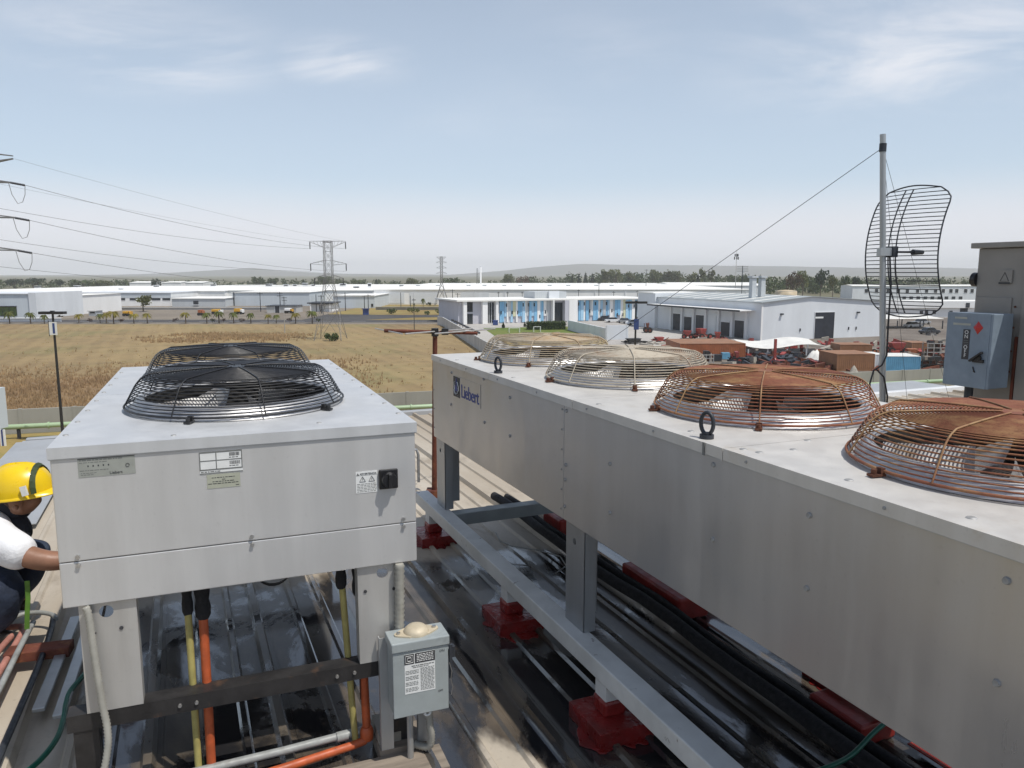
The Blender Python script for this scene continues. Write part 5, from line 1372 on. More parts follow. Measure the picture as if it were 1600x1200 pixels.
PAL = [(13, 480, 0), (46, 483, 0), (68, 487, 0), (122, 486, 1), (155, 484, 0), (165, 482, 1), (176, 480, 1), (208, 486, 1), (229, 484, 1), (289, 483, 1), (322, 483, 0), (341, 480, 0), (364, 481, 0), (391, 482, 0), (418, 485, 1), (431, 486, 0), (461, 484, 1), (487, 479, 0)]
onum = ['first', 'second', 'third', 'fourth', 'fifth', 'sixth', 'seventh', 'eighth', 'ninth', 'tenth', 'eleventh', 'twelfth', 'thirteenth', 'fourteenth', 'fifteenth', 'sixteenth', 'seventeenth', 'eighteenth', 'nineteenth', 'twentieth']
for i, (px, yt, kd) in enumerate(PAL):
    t = copy_tree(PP[kd]) if pu[kd] else PP[kd]; pu[kd] = True
    D = 203.0 + random.uniform(-1.2, 1.2); p = aty(px, yt, D); h = p.z - G
    t.location = (p.x, D, G); k9 = random.uniform(0.85, 1.12); t.scale = (h * 1.05 * k9, h * 1.05 * k9, h * 1.12 * (0.5 + 0.5 * k9)); t.rotation_euler = (0, 0, random.uniform(0, 6)); t.name = 'palm_tree'
    tag(t, f'{"yellowish" if kd else "green"} palm, {onum[i]} from the left along the road beyond the field', 'palm tree', 'palms along the road')
# lone tree, far round trees, roadside shrubs
def bush(name, label, px, base, wpx, hpx, mat, n=220, group=None, stem=True, cat='shrub', squash=0.9):
    p = gp(px, base); s_ = p.y / 1212.0; w, h = wpx * s_ / 2, hpx * s_
    t = thing(name, label, cat, tuple(p), 0, group)
    rr = random.Random(int(px)); lob = [(rr.uniform(-.6, .6) * w, rr.uniform(-.5, .5) * w, h * rr.uniform(0.35, 0.72), min(w, h) * rr.uniform(0.32, 0.45)) for i in range(8)]
    V, F = crown_mesh(lob, n, min(w, h) * 0.13, int(px), squash); mk('foliage', big_mesh('foliage', V, F, mat), None, t)
    if stem: MB().tube([(0, 0, 0), (0.02 * w, 0, h * 0.5)], [0.05 * w + 0.02, 0.02], 6).build('stem', M['bark'], t)
    return t
for i, (px, m_) in enumerate(((140, 'leaf_pur'), (189, 'leaf_pur'), (274, 'leaf_pur'), (332, 'leaf_dark'), (349, 'leaf_pur'), (378, 'leaf_pur'), (453, 'leaf_pur'), (498, 'leaf_dark'))):
    bush('roadside_shrub', f'{"dark green" if m_ == "leaf_dark" else "purplish"} round shrub by the road, {onum[i]} from the left', px, 504.5, 11, 9, M[m_], 160, 'shrubs between the palms')
t = put_tree('palebroad', 222, 459.5, 268, 'lone spreading tree in front of the banded window building', 30, 'tree', 'trees in the dirt lot')
put_tree('dark', 670, 471, 300, 'small round topped tree right of the far palm pair', 7, 'tree', 'trees in the dirt lot')
for px, yt, lab in ((647, 470, 'thin palm in front of the long white factory, left of the round topped tree'), (661, 459, 'tall thin palm in front of the long white factory')):
    t = copy_tree(PP[0]); D = 296.0; p = aty(px, yt, D); h = p.z - G; t.location = (p.x, D, G); t.scale = (h * 0.55, h * 0.55, h); tag(t, lab, 'palm tree', 'palms by the long factory')
bush('shrub', 'dark green bush growing at the foot of the near pylon', 515, 533, 30, 13, M['leaf_mid'], 420)
for i, (px, by, w, h) in enumerate(((612, 491, 22, 9), (645, 489, 30, 9), (690, 491, 26, 9), (705, 499, 30, 12), (668, 492, 14, 6))):
    bush('shrub', ('low green bush by the side road', 'wide olive bush before the long factory', 'olive bush at the foot of the far pylon', 'big green bush at the corner of the grey wall', 'small bush below the thin palms')[i], px, by, w, h, M['palm' if i % 2 else 'leaf_mid'], 260, 'bushes along the dirt lot')
# ================================================================== BUILDINGS
def wallmat(name, col, ribs=0.0, scale=1.0, rough=0.6, var=0.05):
    m, nt, bs = nodes(name); k = NT(nt); t = k.n('ShaderNodeTexCoord'); v = t.outputs['Object']
    a = k.noise(k.mapv(v, (0.25, 0.25, 0.05)), 1.0, 5.0, 0.6); d = k.noise(v, 0.35, 4.0, 0.6)
    c = k.mix(k.ramp(a, 0.35, 0.72), tuple(x * (1 - var) for x in col), tuple(min(0.85, x * (1 + var)) for x in col))
    c = k.mix(k.ramp(d, 0.5, 0.8, 0, 0.25), c, tuple(x * 0.80 for x in col))
    k.l(c, bs.inputs['Base Color']); bs.inputs['Roughness'].default_value = rough
    if ribs:
        w = k.n('ShaderNodeTexWave', wave_type='BANDS', bands_direction='X'); w.inputs['Scale'].default_value = ribs; k.l(v, w.inputs['Vector'])
        k.bump(w.outputs['Fac'], 0.25, 0.05, bs)
    return m
M['w_white'] = wallmat('white_render', (0.82, 0.82, 0.81), 0, var=0.04)
M['w_roof'] = wallmat('white_membrane_roof', (0.82, 0.81, 0.77), 0, var=0.04)
M['w_cool'] = wallmat('cool_white_wall', (0.70, 0.72, 0.74), 0.5)
M['w_grey'] = wallmat('grey_sheet_wall', (0.48, 0.51, 0.53), 0.5)
M['w_blue'] = wallmat('blue_grey_sheet_wall', (0.53, 0.58, 0.62), 0.5)
M['w_lilac'] = wallmat('lilac_grey_render', (0.50, 0.50, 0.55))
M['w_pale'] = wallmat('pale_grey_sheet', (0.66, 0.69, 0.72), 0)
M['w_roofg'] = wallmat('grey_sheet_roof', (0.34, 0.37, 0.38), 0.8)
M['w_conc'] = wallmat('concrete_wall', (0.31, 0.30, 0.265), 0, 1, 0.9, 0.14)
M['w_brick'] = wallmat('painted_grey_wall', (0.47, 0.47, 0.46), 0, 1, 0.9, 0.10)
M['w_sky'] = wallmat('sky_blue_panel', (0.22, 0.47, 0.70))
M['w_sky2'] = wallmat('light_blue_panel', (0.36, 0.58, 0.76))
M['w_yel'] = wallmat('pale_yellow_panel', (0.62, 0.62, 0.42))
M['w_green'] = pm('green_tinted_window', (0.09, 0.16, 0.03), 0.25, 0, 0.5, 0.2)
M['glass'] = pm('dark_glass', (0.022, 0.028, 0.036), 0.12, 0.0, 0.3, 0.5, spec=0.7)
M['door_dk'] = pm('dark_doorway', (0.020, 0.024, 0.035), 0.5, 0, 0.3, 0.6)
M['beige'] = pm('beige_tank', (0.52, 0.42, 0.28), 0.6, 0, 0.1, 0.4)
M['yellow'] = pm('school_yellow', (0.62, 0.33, 0.02), 0.4, 0, 0.08, 0.6)
M['orange'] = pm('orange_steel', (0.36, 0.115, 0.045), 0.55, 0, 0.2, 0.8)
M['brownor'] = pm('orange_brown_container', (0.28, 0.135, 0.065), 0.6, 0, 0.15, 0.7, stain=((0.16, 0.07, 0.035), 0.6, 0.8, 0.8))
M['redm'] = pm('red_machine_paint', (0.30, 0.045, 0.036), 0.5, 0, 0.25, 0.8, stain=((0.20, 0.05, 0.03), 0.5, 0.7, 1.5))
M['bluec'] = pm('light_blue_container', (0.13, 0.34, 0.50), 0.55, 0, 0.12, 0.7)
M['tyre'] = pm('tyre_rubber', (0.018, 0.018, 0.018), 0.85, 0, 0.3, 3)
M['tarp'] = pm('white_tarp', (0.70, 0.69, 0.65), 0.6, 0, 0.08, 0.7, 0.4, 2.0, 0.1)
M['navy'] = pm('navy_blue_panel', (0.03, 0.06, 0.20), 0.5, 0, 0.1, 1)
def B(par, name, mat, *a, bevel=0.0): return MB().box(*a).build(name, mat, par, bevel=bevel)
def bld(name, label, px0, px1, base, topy, depth, wall, roofm=None, cat='building', group=None, rise=0.0, parapet=0.0):
    p = gp(px0, base); D = p.y; x1_ = aty(px1, base, D).x; h = aty(px0, topy, D).z - G; w = x1_ - p.x
    t = thing(name, label, cat, (p.x, D, G), 0, group)
    B(t, 'wall', wall, 0, w, 0, depth, 0, h)
    b = MB(); e = 0.35
    b.add([(-e, -e, h + 0.003), (w + e, -e, h + 0.003), (w + e, depth / 2, h + rise + 0.003), (-e, depth / 2, h + rise + 0.003), (w + e, depth + e, h + 0.003), (-e, depth + e, h + 0.003)],
          [(0, 1, 2, 3), (3, 2, 4, 5)])
    b.add([(-e, -e, h - 0.22), (w + e, -e, h - 0.22), (w + e, -e, h + 0.0), (-e, -e, h + 0.0)], [(0, 1, 2, 3)])
    if rise: b.add([(-0.005, 0, h), (-0.005, depth / 2, h + rise), (-0.005, depth, h), (w + 0.005, 0, h), (w + 0.005, depth / 2, h + rise), (w + 0.005, depth, h)], [(2, 1, 0), (3, 4, 5)])
    rf = b.build('roof', roofm or M['w_roof'], t)
    def X(px): return (px - 800) / FPX * (D * math.cos(PITCH) + 0) - p.x if False else aty(px, base, D).x - p.x
    def Z(py): return aty(px0, py, D).z - G
    t_ = (t, w, h, X, Z, rf, D, p.x)
    return t_
def window(t, x0, x1, z0, z1, y=0.0, fm=None, gm_=None, mull=0):
    f = MB(); k = 0.10
    for a in ((x0 - k, x1 + k, y - 0.09, y - 0.003, z1, z1 + k), (x0 - k, x1 + k, y - 0.14, y - 0.003, z0 - k, z0), (x0 - k, x0, y - 0.09, y - 0.003, z0, z1), (x1, x1 + k, y - 0.09, y - 0.003, z0, z1)): f.box(*a)
    for i in range(mull):
        xm = x0 + (x1 - x0) * (i + 1) / (mull + 1); f.box(xm - 0.05, xm + 0.05, y - 0.085, y - 0.0035, z0, z1)
    w = f.build('window', fm or M['w_cool'], t)
    B(w, 'pane', gm_ or M['glass'], x0, x1, y - 0.045, y - 0.004, z0, z1)
    return w
def door(t, x0, x1, z1, y=0.0, mat=None, name='door'):
    d = B(t, name, mat or M['door_dk'], x0, x1, y - 0.05, y - 0.004, 0.0, z1)
    b = MB().box(x0 - 0.12, x0, y - 0.10, y - 0.003, 0, z1 + 0.12); b.box(x1, x1 + 0.12, y - 0.10, y - 0.003, 0, z1 + 0.12); b.box(x0, x1, y - 0.10, y - 0.003, z1, z1 + 0.12)
    b.build('frame', M['w_cool'], d)
    return d
def roof_vent(label, px, py, D, wpx, hpx, group):
    p = aty(px, py, D); s_ = D / 1212.0; w, h = wpx * s_, hpx * s_
    t = thing('roof_ventilator', label, 'roof vent', (p.x, D, p.z), 0, group)
    B(t, 'curb', M['w_cool'], -w / 2, w / 2, 0, w, -0.25, h * 0.35); b = MB()
    for i in range(4): b.box(-w * 0.42, w * 0.42, -0.05, -0.005, h * (0.42 + 0.13 * i), h * (0.49 + 0.13 * i))
    b.box(-w * 0.42, w * 0.42, 0.0, w * 0.9, h * 0.36, h * 0.9); b.build('louvre', M['dgrey'], t)
    B(t, 'hood', M['w_pale'], -w * 0.55, w * 0.55, -0.2, w * 1.1, h * 0.91, h * 1.1)
    return t
# --- far factories: long white low roofs
FA = 'long white factories'
f1 = bld('factory', 'long white factory roof behind the blue grey building at the left edge', -140, 128, 477, 456.5, 170, M['w_cool'], group=FA, rise=0.05)
f2 = bld('factory', 'white factory roof behind the banded window building', 129, 352, 474.5, 454.5, 190, M['w_white'], group=FA, rise=0.05)
f3 = bld('factory', 'white factory roof behind the two blue grey halls, left of the long factory', 353.5, 583, 474, 453.5, 200, M['w_white'], group=FA, rise=0.05)
f4 = bld('factory', 'longest white factory with a plain white front and small roof vents', 585, 1175, 476, 452.2, 230, M['w_white'], group=FA, rise=0.05)
f5 = bld('factory', 'white shallow gabled hall above the grey warehouse roof', 1050, 1196, 461, 446, 60, M['w_cool'], group=FA, rise=1.6)
for i, (a, c, lab) in enumerate(((203, 241, 'left'), (254, 283, 'middle'), (290, 318, 'right'))):
    bld('roof_ridge_hall', f'low white ridge roof far behind the banded window building, {lab} one of three', a, c, 452, 441.5, 30, M['w_white'], group='low white ridge roofs', rise=1.0)
for i, px in enumerate(range(600, 1165, 47)):
    B(f4[0], 'wall_rib', M['w_cool'], f4[3](px), f4[3](px) + 0.35, -0.25, -0.003, 0, f4[2] - 0.3)
for a in (588, 640, 720): B(f4[0], 'cladding_panel', M['w_pale'], f4[3](a), f4[3](a + 44), -0.12, -0.004, f4[4](474), f4[4](457.5))
for i, (px, py, D, w, h) in enumerate(((57, 450.0, 440, 7, 3), (119, 449.5, 440, 7, 3), (188, 455, 372, 5.5, 4), (243, 449, 450, 7, 3), (332, 447.5, 460, 7, 3), (419, 447.5, 450, 9, 3.5), (446, 447.5, 450, 6, 3), (460, 447.5, 450, 5, 3), (476, 446.5, 450, 7, 4),
        (489, 447.5, 450, 5, 3), (535, 447, 440, 9, 3.5), (556, 451, 400, 9, 3.5), (577, 449, 410, 5, 6))):
    roof_vent(f'dark roof vent on the left white factories, {onum[i]} from the left', px, py, D, w, h, 'roof vents on the left factories')
for i, px in enumerate((627, 653, 684, 732, 757, 788, 813, 859, 888, 932, 956, 984)):
    roof_vent(f'square roof vent on the longest white factory, {onum[i]} from the left', px, 451.0, 425, 6.5, 5.5, 'roof vents on the longest factory')
# --- front row of buildings on the left
t, w, h, X, Z, rf, D, _ = bld('office_block', 'blue grey building with green tinted window at the left edge', -160, 49, 498, 458.5, 24, M['w_blue'], M['w_pale'])
B(t, 'pillar', M['w_pale'], X(48.7), X(60), -0.4, 24.2, 0, h + 0.25)
window(t, X(-6), X(27), Z(493), Z(479.5), 0, M['dgrey'], M['w_green'], 2); B(t, 'canopy', M['dgrey'], X(-10), X(28.5), -1.0, -0.1, Z(478.8), Z(478.0))
t, w, h, X, Z, rf, D, _ = bld('white_hall', 'white hall with a slanted grey soffit beside the green windowed building', 61, 117, 492, 462, 30, M['w_white'], M['w_roof'])
b = MB(); b.add([(X(61), -1.6, Z(472.2)), (X(116), -1.6, Z(466.2)), (X(116), -0.01, Z(465.0)), (X(61), -0.01, Z(470.0)), (X(61), -1.6, Z(471.6)), (X(116), -1.6, Z(465.6))], [(0, 1, 2, 3), (0, 4, 5, 1), (4, 3, 2, 5)]); b.build('soffit', M['dgrey'], t)
door(t, X(98), X(104), 3.0)
t, w, h, X, Z, rf, D, _ = bld('banded_building', 'long white building with a row of dark strip windows', 118, 268, 478.5, 457, 30, M['w_white'], M['w_pale'])
for a, c in ((136, 149), (152.5, 165.5), (169.5, 184), (187.5, 196), (204, 212), (227, 234.5), (238.5, 251), (255, 266.5)): window(t, X(a), X(c), Z(468.6), Z(466.2), 0, M['dgrey'])
for a, c in ((139, 140.3), (148, 149.3)): window(t, X(a), X(c), Z(477.4), Z(476.2), 0, M['dgrey'])
window(t, X(156.5), X(163.5), Z(478.0), Z(475.4), 0, M['dgrey'], None, 3)
B(t, 'upper_band', M['w_blue'], X(135), X(268), -0.06, -0.004, Z(465.4), Z(457.6)); B(t, 'upper_fascia', M['w_pale'], X(118), X(135), -0.06, -0.004, Z(478), Z(458))
B(t, 'downpipe', M['dgrey'], X(171), X(172.6), -0.4, -0.07, Z(474), Z(459))
t, w, h, X, Z, rf, D, _ = bld('grey_annex', 'low grey hall with one black doorway', 269, 352.5, 479.5, 466, 26, M['w_grey'], M['w_roof'])
B(t, 'opening', M['door_dk'], X(302.5), X(310.5), -0.06, -0.004, Z(475.6), Z(470)); B(t, 'gate_canopy', M['w_cool'], X(302), X(311), -0.6, -0.07, Z(476.6), Z(476.0))
t, w, h, X, Z, rf, D, _ = bld('blue_grey_hall', 'plain blue grey hall, the larger one left of the near pylon', 364, 484, 478, 456.6, 40, M['w_blue'], M['w_roof'])
B(t, 'fascia', M['dgrey'], -0.1, w + 0.1, -0.2, -0.005, h - 0.25, h + 0.1); B(t, 'ladder', M['dgrey'], X(366), X(367), -0.5, -0.1, 0, h)
t, w, h, X, Z, rf, D, _ = bld('blue_grey_hall', 'smaller blue grey hall just right of the near pylon', 521, 585.5, 481.5, 462, 34, M['w_blue'], M['w_roof'])
window(t, X(580.5), X(583), Z(479), Z(475), 0, M['dgrey']); B(t, 'fascia', M['dgrey'], -0.1, w + 0.1, -0.2, -0.005, h - 0.25, h + 0.1)
t, w, h, X, Z, rf, D, _ = bld('small_pavilion', 'low white pavilion with a thin dark roof behind the near pylon', 486, 519, 487, 474.5, 10, M['w_white'], M['dgrey'])
B(t, 'roof_slab', M['dgrey'], -0.8, w + 0.8, -2.0, 10.5, h + 0.05, h + 0.45); B(t, 'post', M['w_white'], 0.2, 0.5, -1.8, -1.5, 0, h + 0.04); B(t, 'post', M['w_white'], w - 0.5, w - 0.2, -1.8, -1.5, 0, h + 0.04); door(t, w * .4, w * .55, 2.4)
t, w, h, X, Z, rf, D, _ = bld('grey_shed', 'long low grey shed behind the palms, left of the near pylon', 417, 463, 489, 477.5, 8, M['w_brick'], M['dgrey'])
door(t, X(430), X(437), 2.3)
t, w, h, X, Z, rf, D, _ = bld('gate_booth', 'grey gate booth with dark window behind the palms', 139, 150, 494, 485.5, 4, M['w_grey'], M['w_brick']); window(t, X(141), X(149), Z(490), Z(487))
for i, (a, c, lab) in enumerate(((0, 95, 'white low wall with parked cars behind it at the left edge'),)):
    t = bld('boundary_wall', lab, -150, 95, 502.5, 496.5, 0.4, M['w_white'], M['w_white'], 'wall')[0]
t = bld('boundary_wall', 'long brownish wall across the dirt lot behind the palms', 116, 420, 484, 480.2, 0.4, M['w_brick'], M['w_brick'], 'wall')[0]
t = bld('boundary_wall', 'grey wall behind the side road, right of the near pylon', 587, 712, 484.5, 479.3, 0.4, M['w_conc'], M['w_conc'], 'wall')[0]
t = bld('billboard', 'dark blue hoarding standing right of the near pylon', 567, 576, 492, 482, 0.5, M['navy'], M['navy'], 'sign')[0]

# --- vehicles
def car(name, label, px, base, mat, ang=0.0, group=None, L=4.4):
    p = gp(px, base); t = thing(name, label, 'car', tuple(p), ang, group)
    prof_ = [(-2.15, 0.32), (-2.2, 0.72), (-1.95, 0.86), (-1.25, 0.93), (1.1, 0.95), (1.95, 0.86), (2.2, 0.66), (2.2, 0.32)]
    Mx = Matrix(((1, 0, 0, 0), (0, 0, 1, 0), (0, 1, 0, 0), (0, 0, 0, 1)))
    MB().prism(prof_, -0.86, 0.86, Mx).build('body', mat, t, bevel=0.06)
    MB().prism([(-1.55, 0.93), (-1.0, 1.42), (0.55, 1.45), (1.25, 0.95)], -0.74, 0.74, Mx).build('windows', M['glass'], t, bevel=0.05)
    MB().prism([(-0.98, 1.43), (0.53, 1.46), (0.45, 1.50), (-0.9, 1.48)], -0.70, 0.70, Mx).build('roof', mat, t)
    for x in (-1.35, 1.35):
        for y in (-0.80, 0.80): MB().cyl((x, y - 0.1, 0.32), (x, y + 0.1, 0.32), 0.32, n=14).build('wheel', M['tyre'], t)
    for y in (-0.6, 0.6): B(t, 'headlight', M['plate_white'], 2.16, 2.215, y - 0.18, y + 0.18, 0.60, 0.74)
    return t
M['car_w'] = pm('car_white', (0.70, 0.71, 0.72), 0.3, 0, 0.03, 1, coat=0.5); M['car_s'] = pm('car_silver', (0.42, 0.43, 0.45), 0.3, 0.6, 0.03, 1, coat=0.5); M['car_d'] = pm('car_dark', (0.04, 0.045, 0.055), 0.3, 0.2, 0.03, 1, coat=0.5); M['car_r'] = pm('car_red', (0.30, 0.02, 0.02), 0.3, 0.1, 0.03, 1, coat=0.5)
CG = 'cars parked by the office'
for px, by, m_, a, lab in ((958, 504, 'car_w', 8, 'white car parked left of the silver one before the office'), (976, 505.5, 'car_s', -70, 'silver car parked by the lamp post before the office'), (991, 508, 'car_w', 12, 'white car parked nearest the warehouse corner'), (945, 501.5, 'car_d', 8, 'dark car parked close to the office front'), (1001, 503, 'car_w', 10, 'white car beside the warehouse end wall')):
    car('parked_car', lab, px, by, M[m_], R_(a), CG)
for px, by, m_, lab in ((27, 495.5, 'car_s', 'silver car behind the low white wall, leftmost'), (57, 495, 'car_d', 'dark car behind the low white wall'), (72, 495.2, 'car_s', 'silver car behind the low white wall, beside the dark one'), (88, 495, 'car_w', 'white car behind the low white wall, rightmost'), (107, 490.5, 'car_d', 'dark car before the white hall with the slanted soffit')):
    car('parked_car', lab, px, by, M[m_], R_(5), 'cars behind the low white wall')
for px, by, m_, lab in ((1426, 512, 'car_w', 'white car under the white canopy right of the mast'), (1440, 507, 'car_s', 'silver car behind the white canopy'), (1452, 522, 'car_d', 'dark car on the yard edge right of the mast')):
    car('parked_car', lab, px, by, M[m_], R_(15), 'cars near the white canopy')
def truck(label, px, base, wpx, hpx, cabm, boxm, group):
    p = gp(px, base); s_ = p.y / 1212; L_, h = wpx * s_, hpx * s_; t = thing('truck', label, 'truck', tuple(p), 0, group)
    B(t, 'cargo_box', boxm, -L_ / 2, L_ * 0.22, -1.2, 1.2, 0.9, h, bevel=0.08)
    MB().prism([(L_ * 0.24, 0.5), (L_ / 2, 0.5), (L_ / 2, 1.5), (L_ * 0.44, h * 0.82), (L_ * 0.24, h * 0.85)], -1.1, 1.1, Matrix(((1, 0, 0, 0), (0, 0, 1, 0), (0, 1, 0, 0), (0, 0, 0, 1)))).build('cab', cabm, t, bevel=0.08)
    B(t, 'chassis', M['tyre'], -L_ / 2, L_ * 0.45, -0.9, 0.9, 0.5, 0.88); B(t, 'side_window', M['glass'], L_ * 0.30, L_ * 0.42, -1.13, -1.105, 1.5, h * 0.75)
    for x in (-L_ * 0.35, L_ * 0.33):
        for y in (-1.0, 1.0): MB().cyl((x, y - 0.14, 0.48), (x, y + 0.14, 0.48), 0.48, n=14).build('wheel', M['tyre'], t)
TG = 'yellow trucks in the dirt lot'
truck('yellow topped truck left of the lone tree', 200, 494, 11, 8, M['yellow'], M['yellow'], TG); truck('orange truck right of the lone tree', 315, 493, 7, 9, M['orange'], M['orange'], TG)
truck('yellow and white truck, left of the two behind the palms', 340, 491, 15, 8, M['w_white'], M['yellow'], TG); truck('yellow and white truck, right of the two behind the palms', 374, 491, 13, 9, M['w_white'], M['yellow'], TG); truck('small yellow truck by the long low grey shed', 452, 489.5, 12, 8, M['yellow'], M['w_white'], TG)

# --- office with coloured fins
OO = gp(716, 507); OA = R_(21.5)
OF = thing('office_building', 'two storey white office with blue, grey and white vertical facade panels', 'building', tuple(OO), OA)
cu, su = math.cos(OA), math.sin(OA)
def TX(px): k_ = (px - 800) / 1212.0; return (k_ * OO.y - OO.x) / (cu - k_ * su)
OW, OH = TX(1012), 5.95
B(OF, 'wall', M['w_lilac'], 0, OW, 0, 18, 0, OH)
B(OF, 'roof', M['w_roof'], -0.8, OW + 0.8, -1.6, 18.8, OH + 0.004, OH + 0.40)
B(OF, 'penthouse', M['w_grey'], TX(845), TX(895), 4, 12, OH + 0.405, OH + 2.2); B(OF, 'penthouse', M['w_pale'], TX(866), TX(882), 3.2, 3.95, OH + 0.405, OH + 2.4)
for a, c in ((721.5, 727), (751.5, 759.5), (772.5, 776)): B(OF, 'pillar', M['w_white'], TX(a), TX(c), -1.2, -0.005, 0, OH)
for z0, z1 in ((0.1, 2.6), (3.3, 5.6)): window(OF, TX(728.5), TX(737.5), z0, z1, 0, M['dgrey'], None, 1)
window(OF, TX(760), TX(771.5), 0.2, 5.6, 0, M['w_cool'], None, 2)
seq = 'w b b s w g s y w b b s w g b s b w s b w g b s w'.split()
mats_ = {'w': M['w_white'], 'b': M['w_sky'], 's': M['w_sky2'], 'g': M['w_grey'], 'y': M['w_yel']}
rr = random.Random(4); x = 776.5; i = 0
while x < 859:
    ww = rr.choice((2.6, 3.4, 4.4)); c = seq[i % len(seq)]; B(OF, 'facade_panel', mats_[c], TX(x), TX(min(x + ww, 861)), -0.22 - 0.10 * (i % 3), -0.005, 0.25 if rr.random() < .7 else 1.8, OH - 0.15); x += ww + rr.choice((0.12, 0.12, 1.2)); i += 1
B(OF, 'portal', M['w_white'], TX(861), TX(863), -1.6, -0.005, 0, OH); B(OF, 'portal', M['w_lilac'], TX(879.5), TX(885.5), -1.6, -0.005, 0, OH); B(OF, 'portal', M['w_white'], TX(886), TX(899), -1.6, -0.005, 0, OH)
window(OF, TX(863.6), TX(878.6), 0.1, 5.2, 0, M['dgrey'], None, 3)
x = 899.5; seq2 = 'w b s w b g w b b w s g b s w g b b w y s b s w b'.split(); i = 0
while x < 1008:
    ww = rr.choice((2.8, 3.6, 4.6)); c = seq2[i % len(seq2)]; B(OF, 'facade_panel', mats_[c], TX(x), TX(min(x + ww, 1011)), -0.22 - 0.10 * (i % 3), -0.005, 0.25 if rr.random() < .7 else 1.6, OH - 0.15); x += ww + rr.choice((0.12, 0.12, 1.0)); i += 1
for j in range(26):
    a = 781 + j * 8.7
    if 858 < a < 898: continue
    zz = rr.choice((1.2, 2.4, 3.6, 4.4)); B(OF, 'small_window', M['glass'], TX(a), TX(a + 1.7), -0.50, -0.46, zz, zz + 0.9)
def simple_box(name, label, cat, px0, px1, base, topy, dep, mat, rz=0.0, group=None):
    p = gp(px0, base); w = aty(px1, base, p.y).x - p.x; h = aty(px0, topy, p.y).z - G; t = thing(name, label, cat, tuple(p), rz, group); return t, w, h
t, w, h = simple_box('waste_container', 'blue waste container before the office', 'container', 770, 778, 508.5, 500.5, 1.4, M['navy'])
B(t, 'bin', M['navy'], 0, w, 0, 1.4, 0.12, h * 0.85, bevel=0.03); B(t, 'lid', M['navy'], -0.05, w + 0.05, -0.05, 1.45, h * 0.86, h, bevel=0.03); B(t, 'wheel', M['tyre'], 0.1, 0.3, 0.1, 0.3, 0, 0.11)
# hedge and clipped trees
def hedge():
    p = gp(823, 516); rs = np.random.RandomState(2); w = aty(887, 516, p.y).x - p.x; t = thing('hedge', 'clipped dark green hedge in front of the office entrance', 'hedge', tuple(p), R_(8))
    B(t, 'woody_core', M['leaf_dark'], 0.3, w - 0.3, 0.3, 1.4, 0.0, 1.75)
    n = 2600; c = np.stack([rs.uniform(0, w, n), rs.uniform(0, 1.7, n), rs.uniform(0.05, 2.05, n)], 1); a = rs.normal(0, 1, (n, 3)); a /= np.linalg.norm(a, axis=1, keepdims=True); b_ = np.cross(a, rs.normal(0, 1, (n, 3))); b_ /= np.linalg.norm(b_, axis=1, keepdims=True)
    V = np.stack([c - a * .13, c - b_ * .1, c + a * .13, c + b_ * .1], 1).reshape(-1, 3); mk('foliage', big_mesh('foliage', V, np.arange(len(V)).reshape(-1, 4), M['leaf_mid']), None, t)
hedge()
for px, by, h, lab in ((786.5, 513, 12, 'small cone shaped tree on the lawn, left one'), (820, 511, 10, 'small cone shaped tree beside the hedge'), (927, 501, 11, 'dark narrow cypress before the office panels')):
    t = copy_tree(PROTO['conifer']); p = gp(px, by); hh = h * p.y / 1212; t.location = p; t.scale = (hh * 1.2, hh * 1.2, hh); tag(t, lab, 'tree', 'small clipped trees at the office')
def goal(label, px, base, wpx, hpx, dpt):
    p = gp(px, base); s_ = p.y / 1212; w, h = wpx * s_, hpx * s_; t = thing('goal_frame', label, 'goal', tuple(p), R_(10), 'white goal frames on the lawn')
    for x in (0, w): B(t, 'post', M['plate_white'], x - 0.06, x + 0.06, -0.06, 0.06, 0, h)
    B(t, 'crossbar', M['plate_white'], 0.061, w - 0.061, -0.06, 0.06, h - 0.12, h)
    for x in (0, w): MB().bar((x, 0.06, h - 0.05), (x, dpt, 0.05), 0.08, 0.08).build('stay', M['plate_white'], t)
goal('wider white goal frame on the lawn left of the hedge', 795.5, 520, 17, 8, 1.5); goal('small white goal frame in front of the hedge', 834, 519, 11, 9, 1.6)
# grey perimeter walls
def wall_line(name, label, pts, hts, th, mat, cat='wall', cap=None):
    t = thing(name, label, cat, (pts[0][0], pts[0][1], G)); o_ = Vector((pts[0][0], pts[0][1], 0))
    for i in range(len(pts) - 1):
        a, c = Vector((pts[i][0], pts[i][1], 0)) - o_, Vector((pts[i + 1][0], pts[i + 1][1], 0)) - o_; d = (c - a).normalized(); c2 = c - d * 0.003
        h = hts[i]
        MB().bar(a + Vector((0, 0, h / 2)), c2 + Vector((0, 0, h / 2)), th, h, (0, 0, 1)).build('wall_section', mat, t)
        if cap: MB().bar(a + Vector((0, 0, h + 0.055)), c2 + Vector((0, 0, h + 0.055)), th * 1.5, 0.10, (0, 0, 1)).build('coping', cap, t)
        n = int((c - a).length / 4.0)
        for j in range(n + 1):
            q = a + d * min((c - a).length - 0.2, j * 4.0 + 0.2); B(t, 'pier', mat, q.x - th * 0.75, q.x + th * 0.75, q.y - th * 0.75, q.y + th * 0.75, 0, h + 0.02) if False else MB().bar(q + Vector((0, 0, (h + 0.04) / 2)), q + d * 0.3 + Vector((0, 0, (h + 0.04) / 2)), th * 1.35, h + 0.04, (0, 0, 1)).build('pier', mat, t)
    return t
a, c, d_ = gp(888, 516), gp(946, 531), gp(981, 531)
wall_line('courtyard_wall', 'light grey courtyard wall between the hedge and the parked cars', [(a.x, a.y), (c.x, c.y), (d_.x, d_.y)], (2.35, 2.9), 0.3, M['w_pale'])
a, c, d_ = gp(684, 508), gp(692, 509), gp(757, 553)
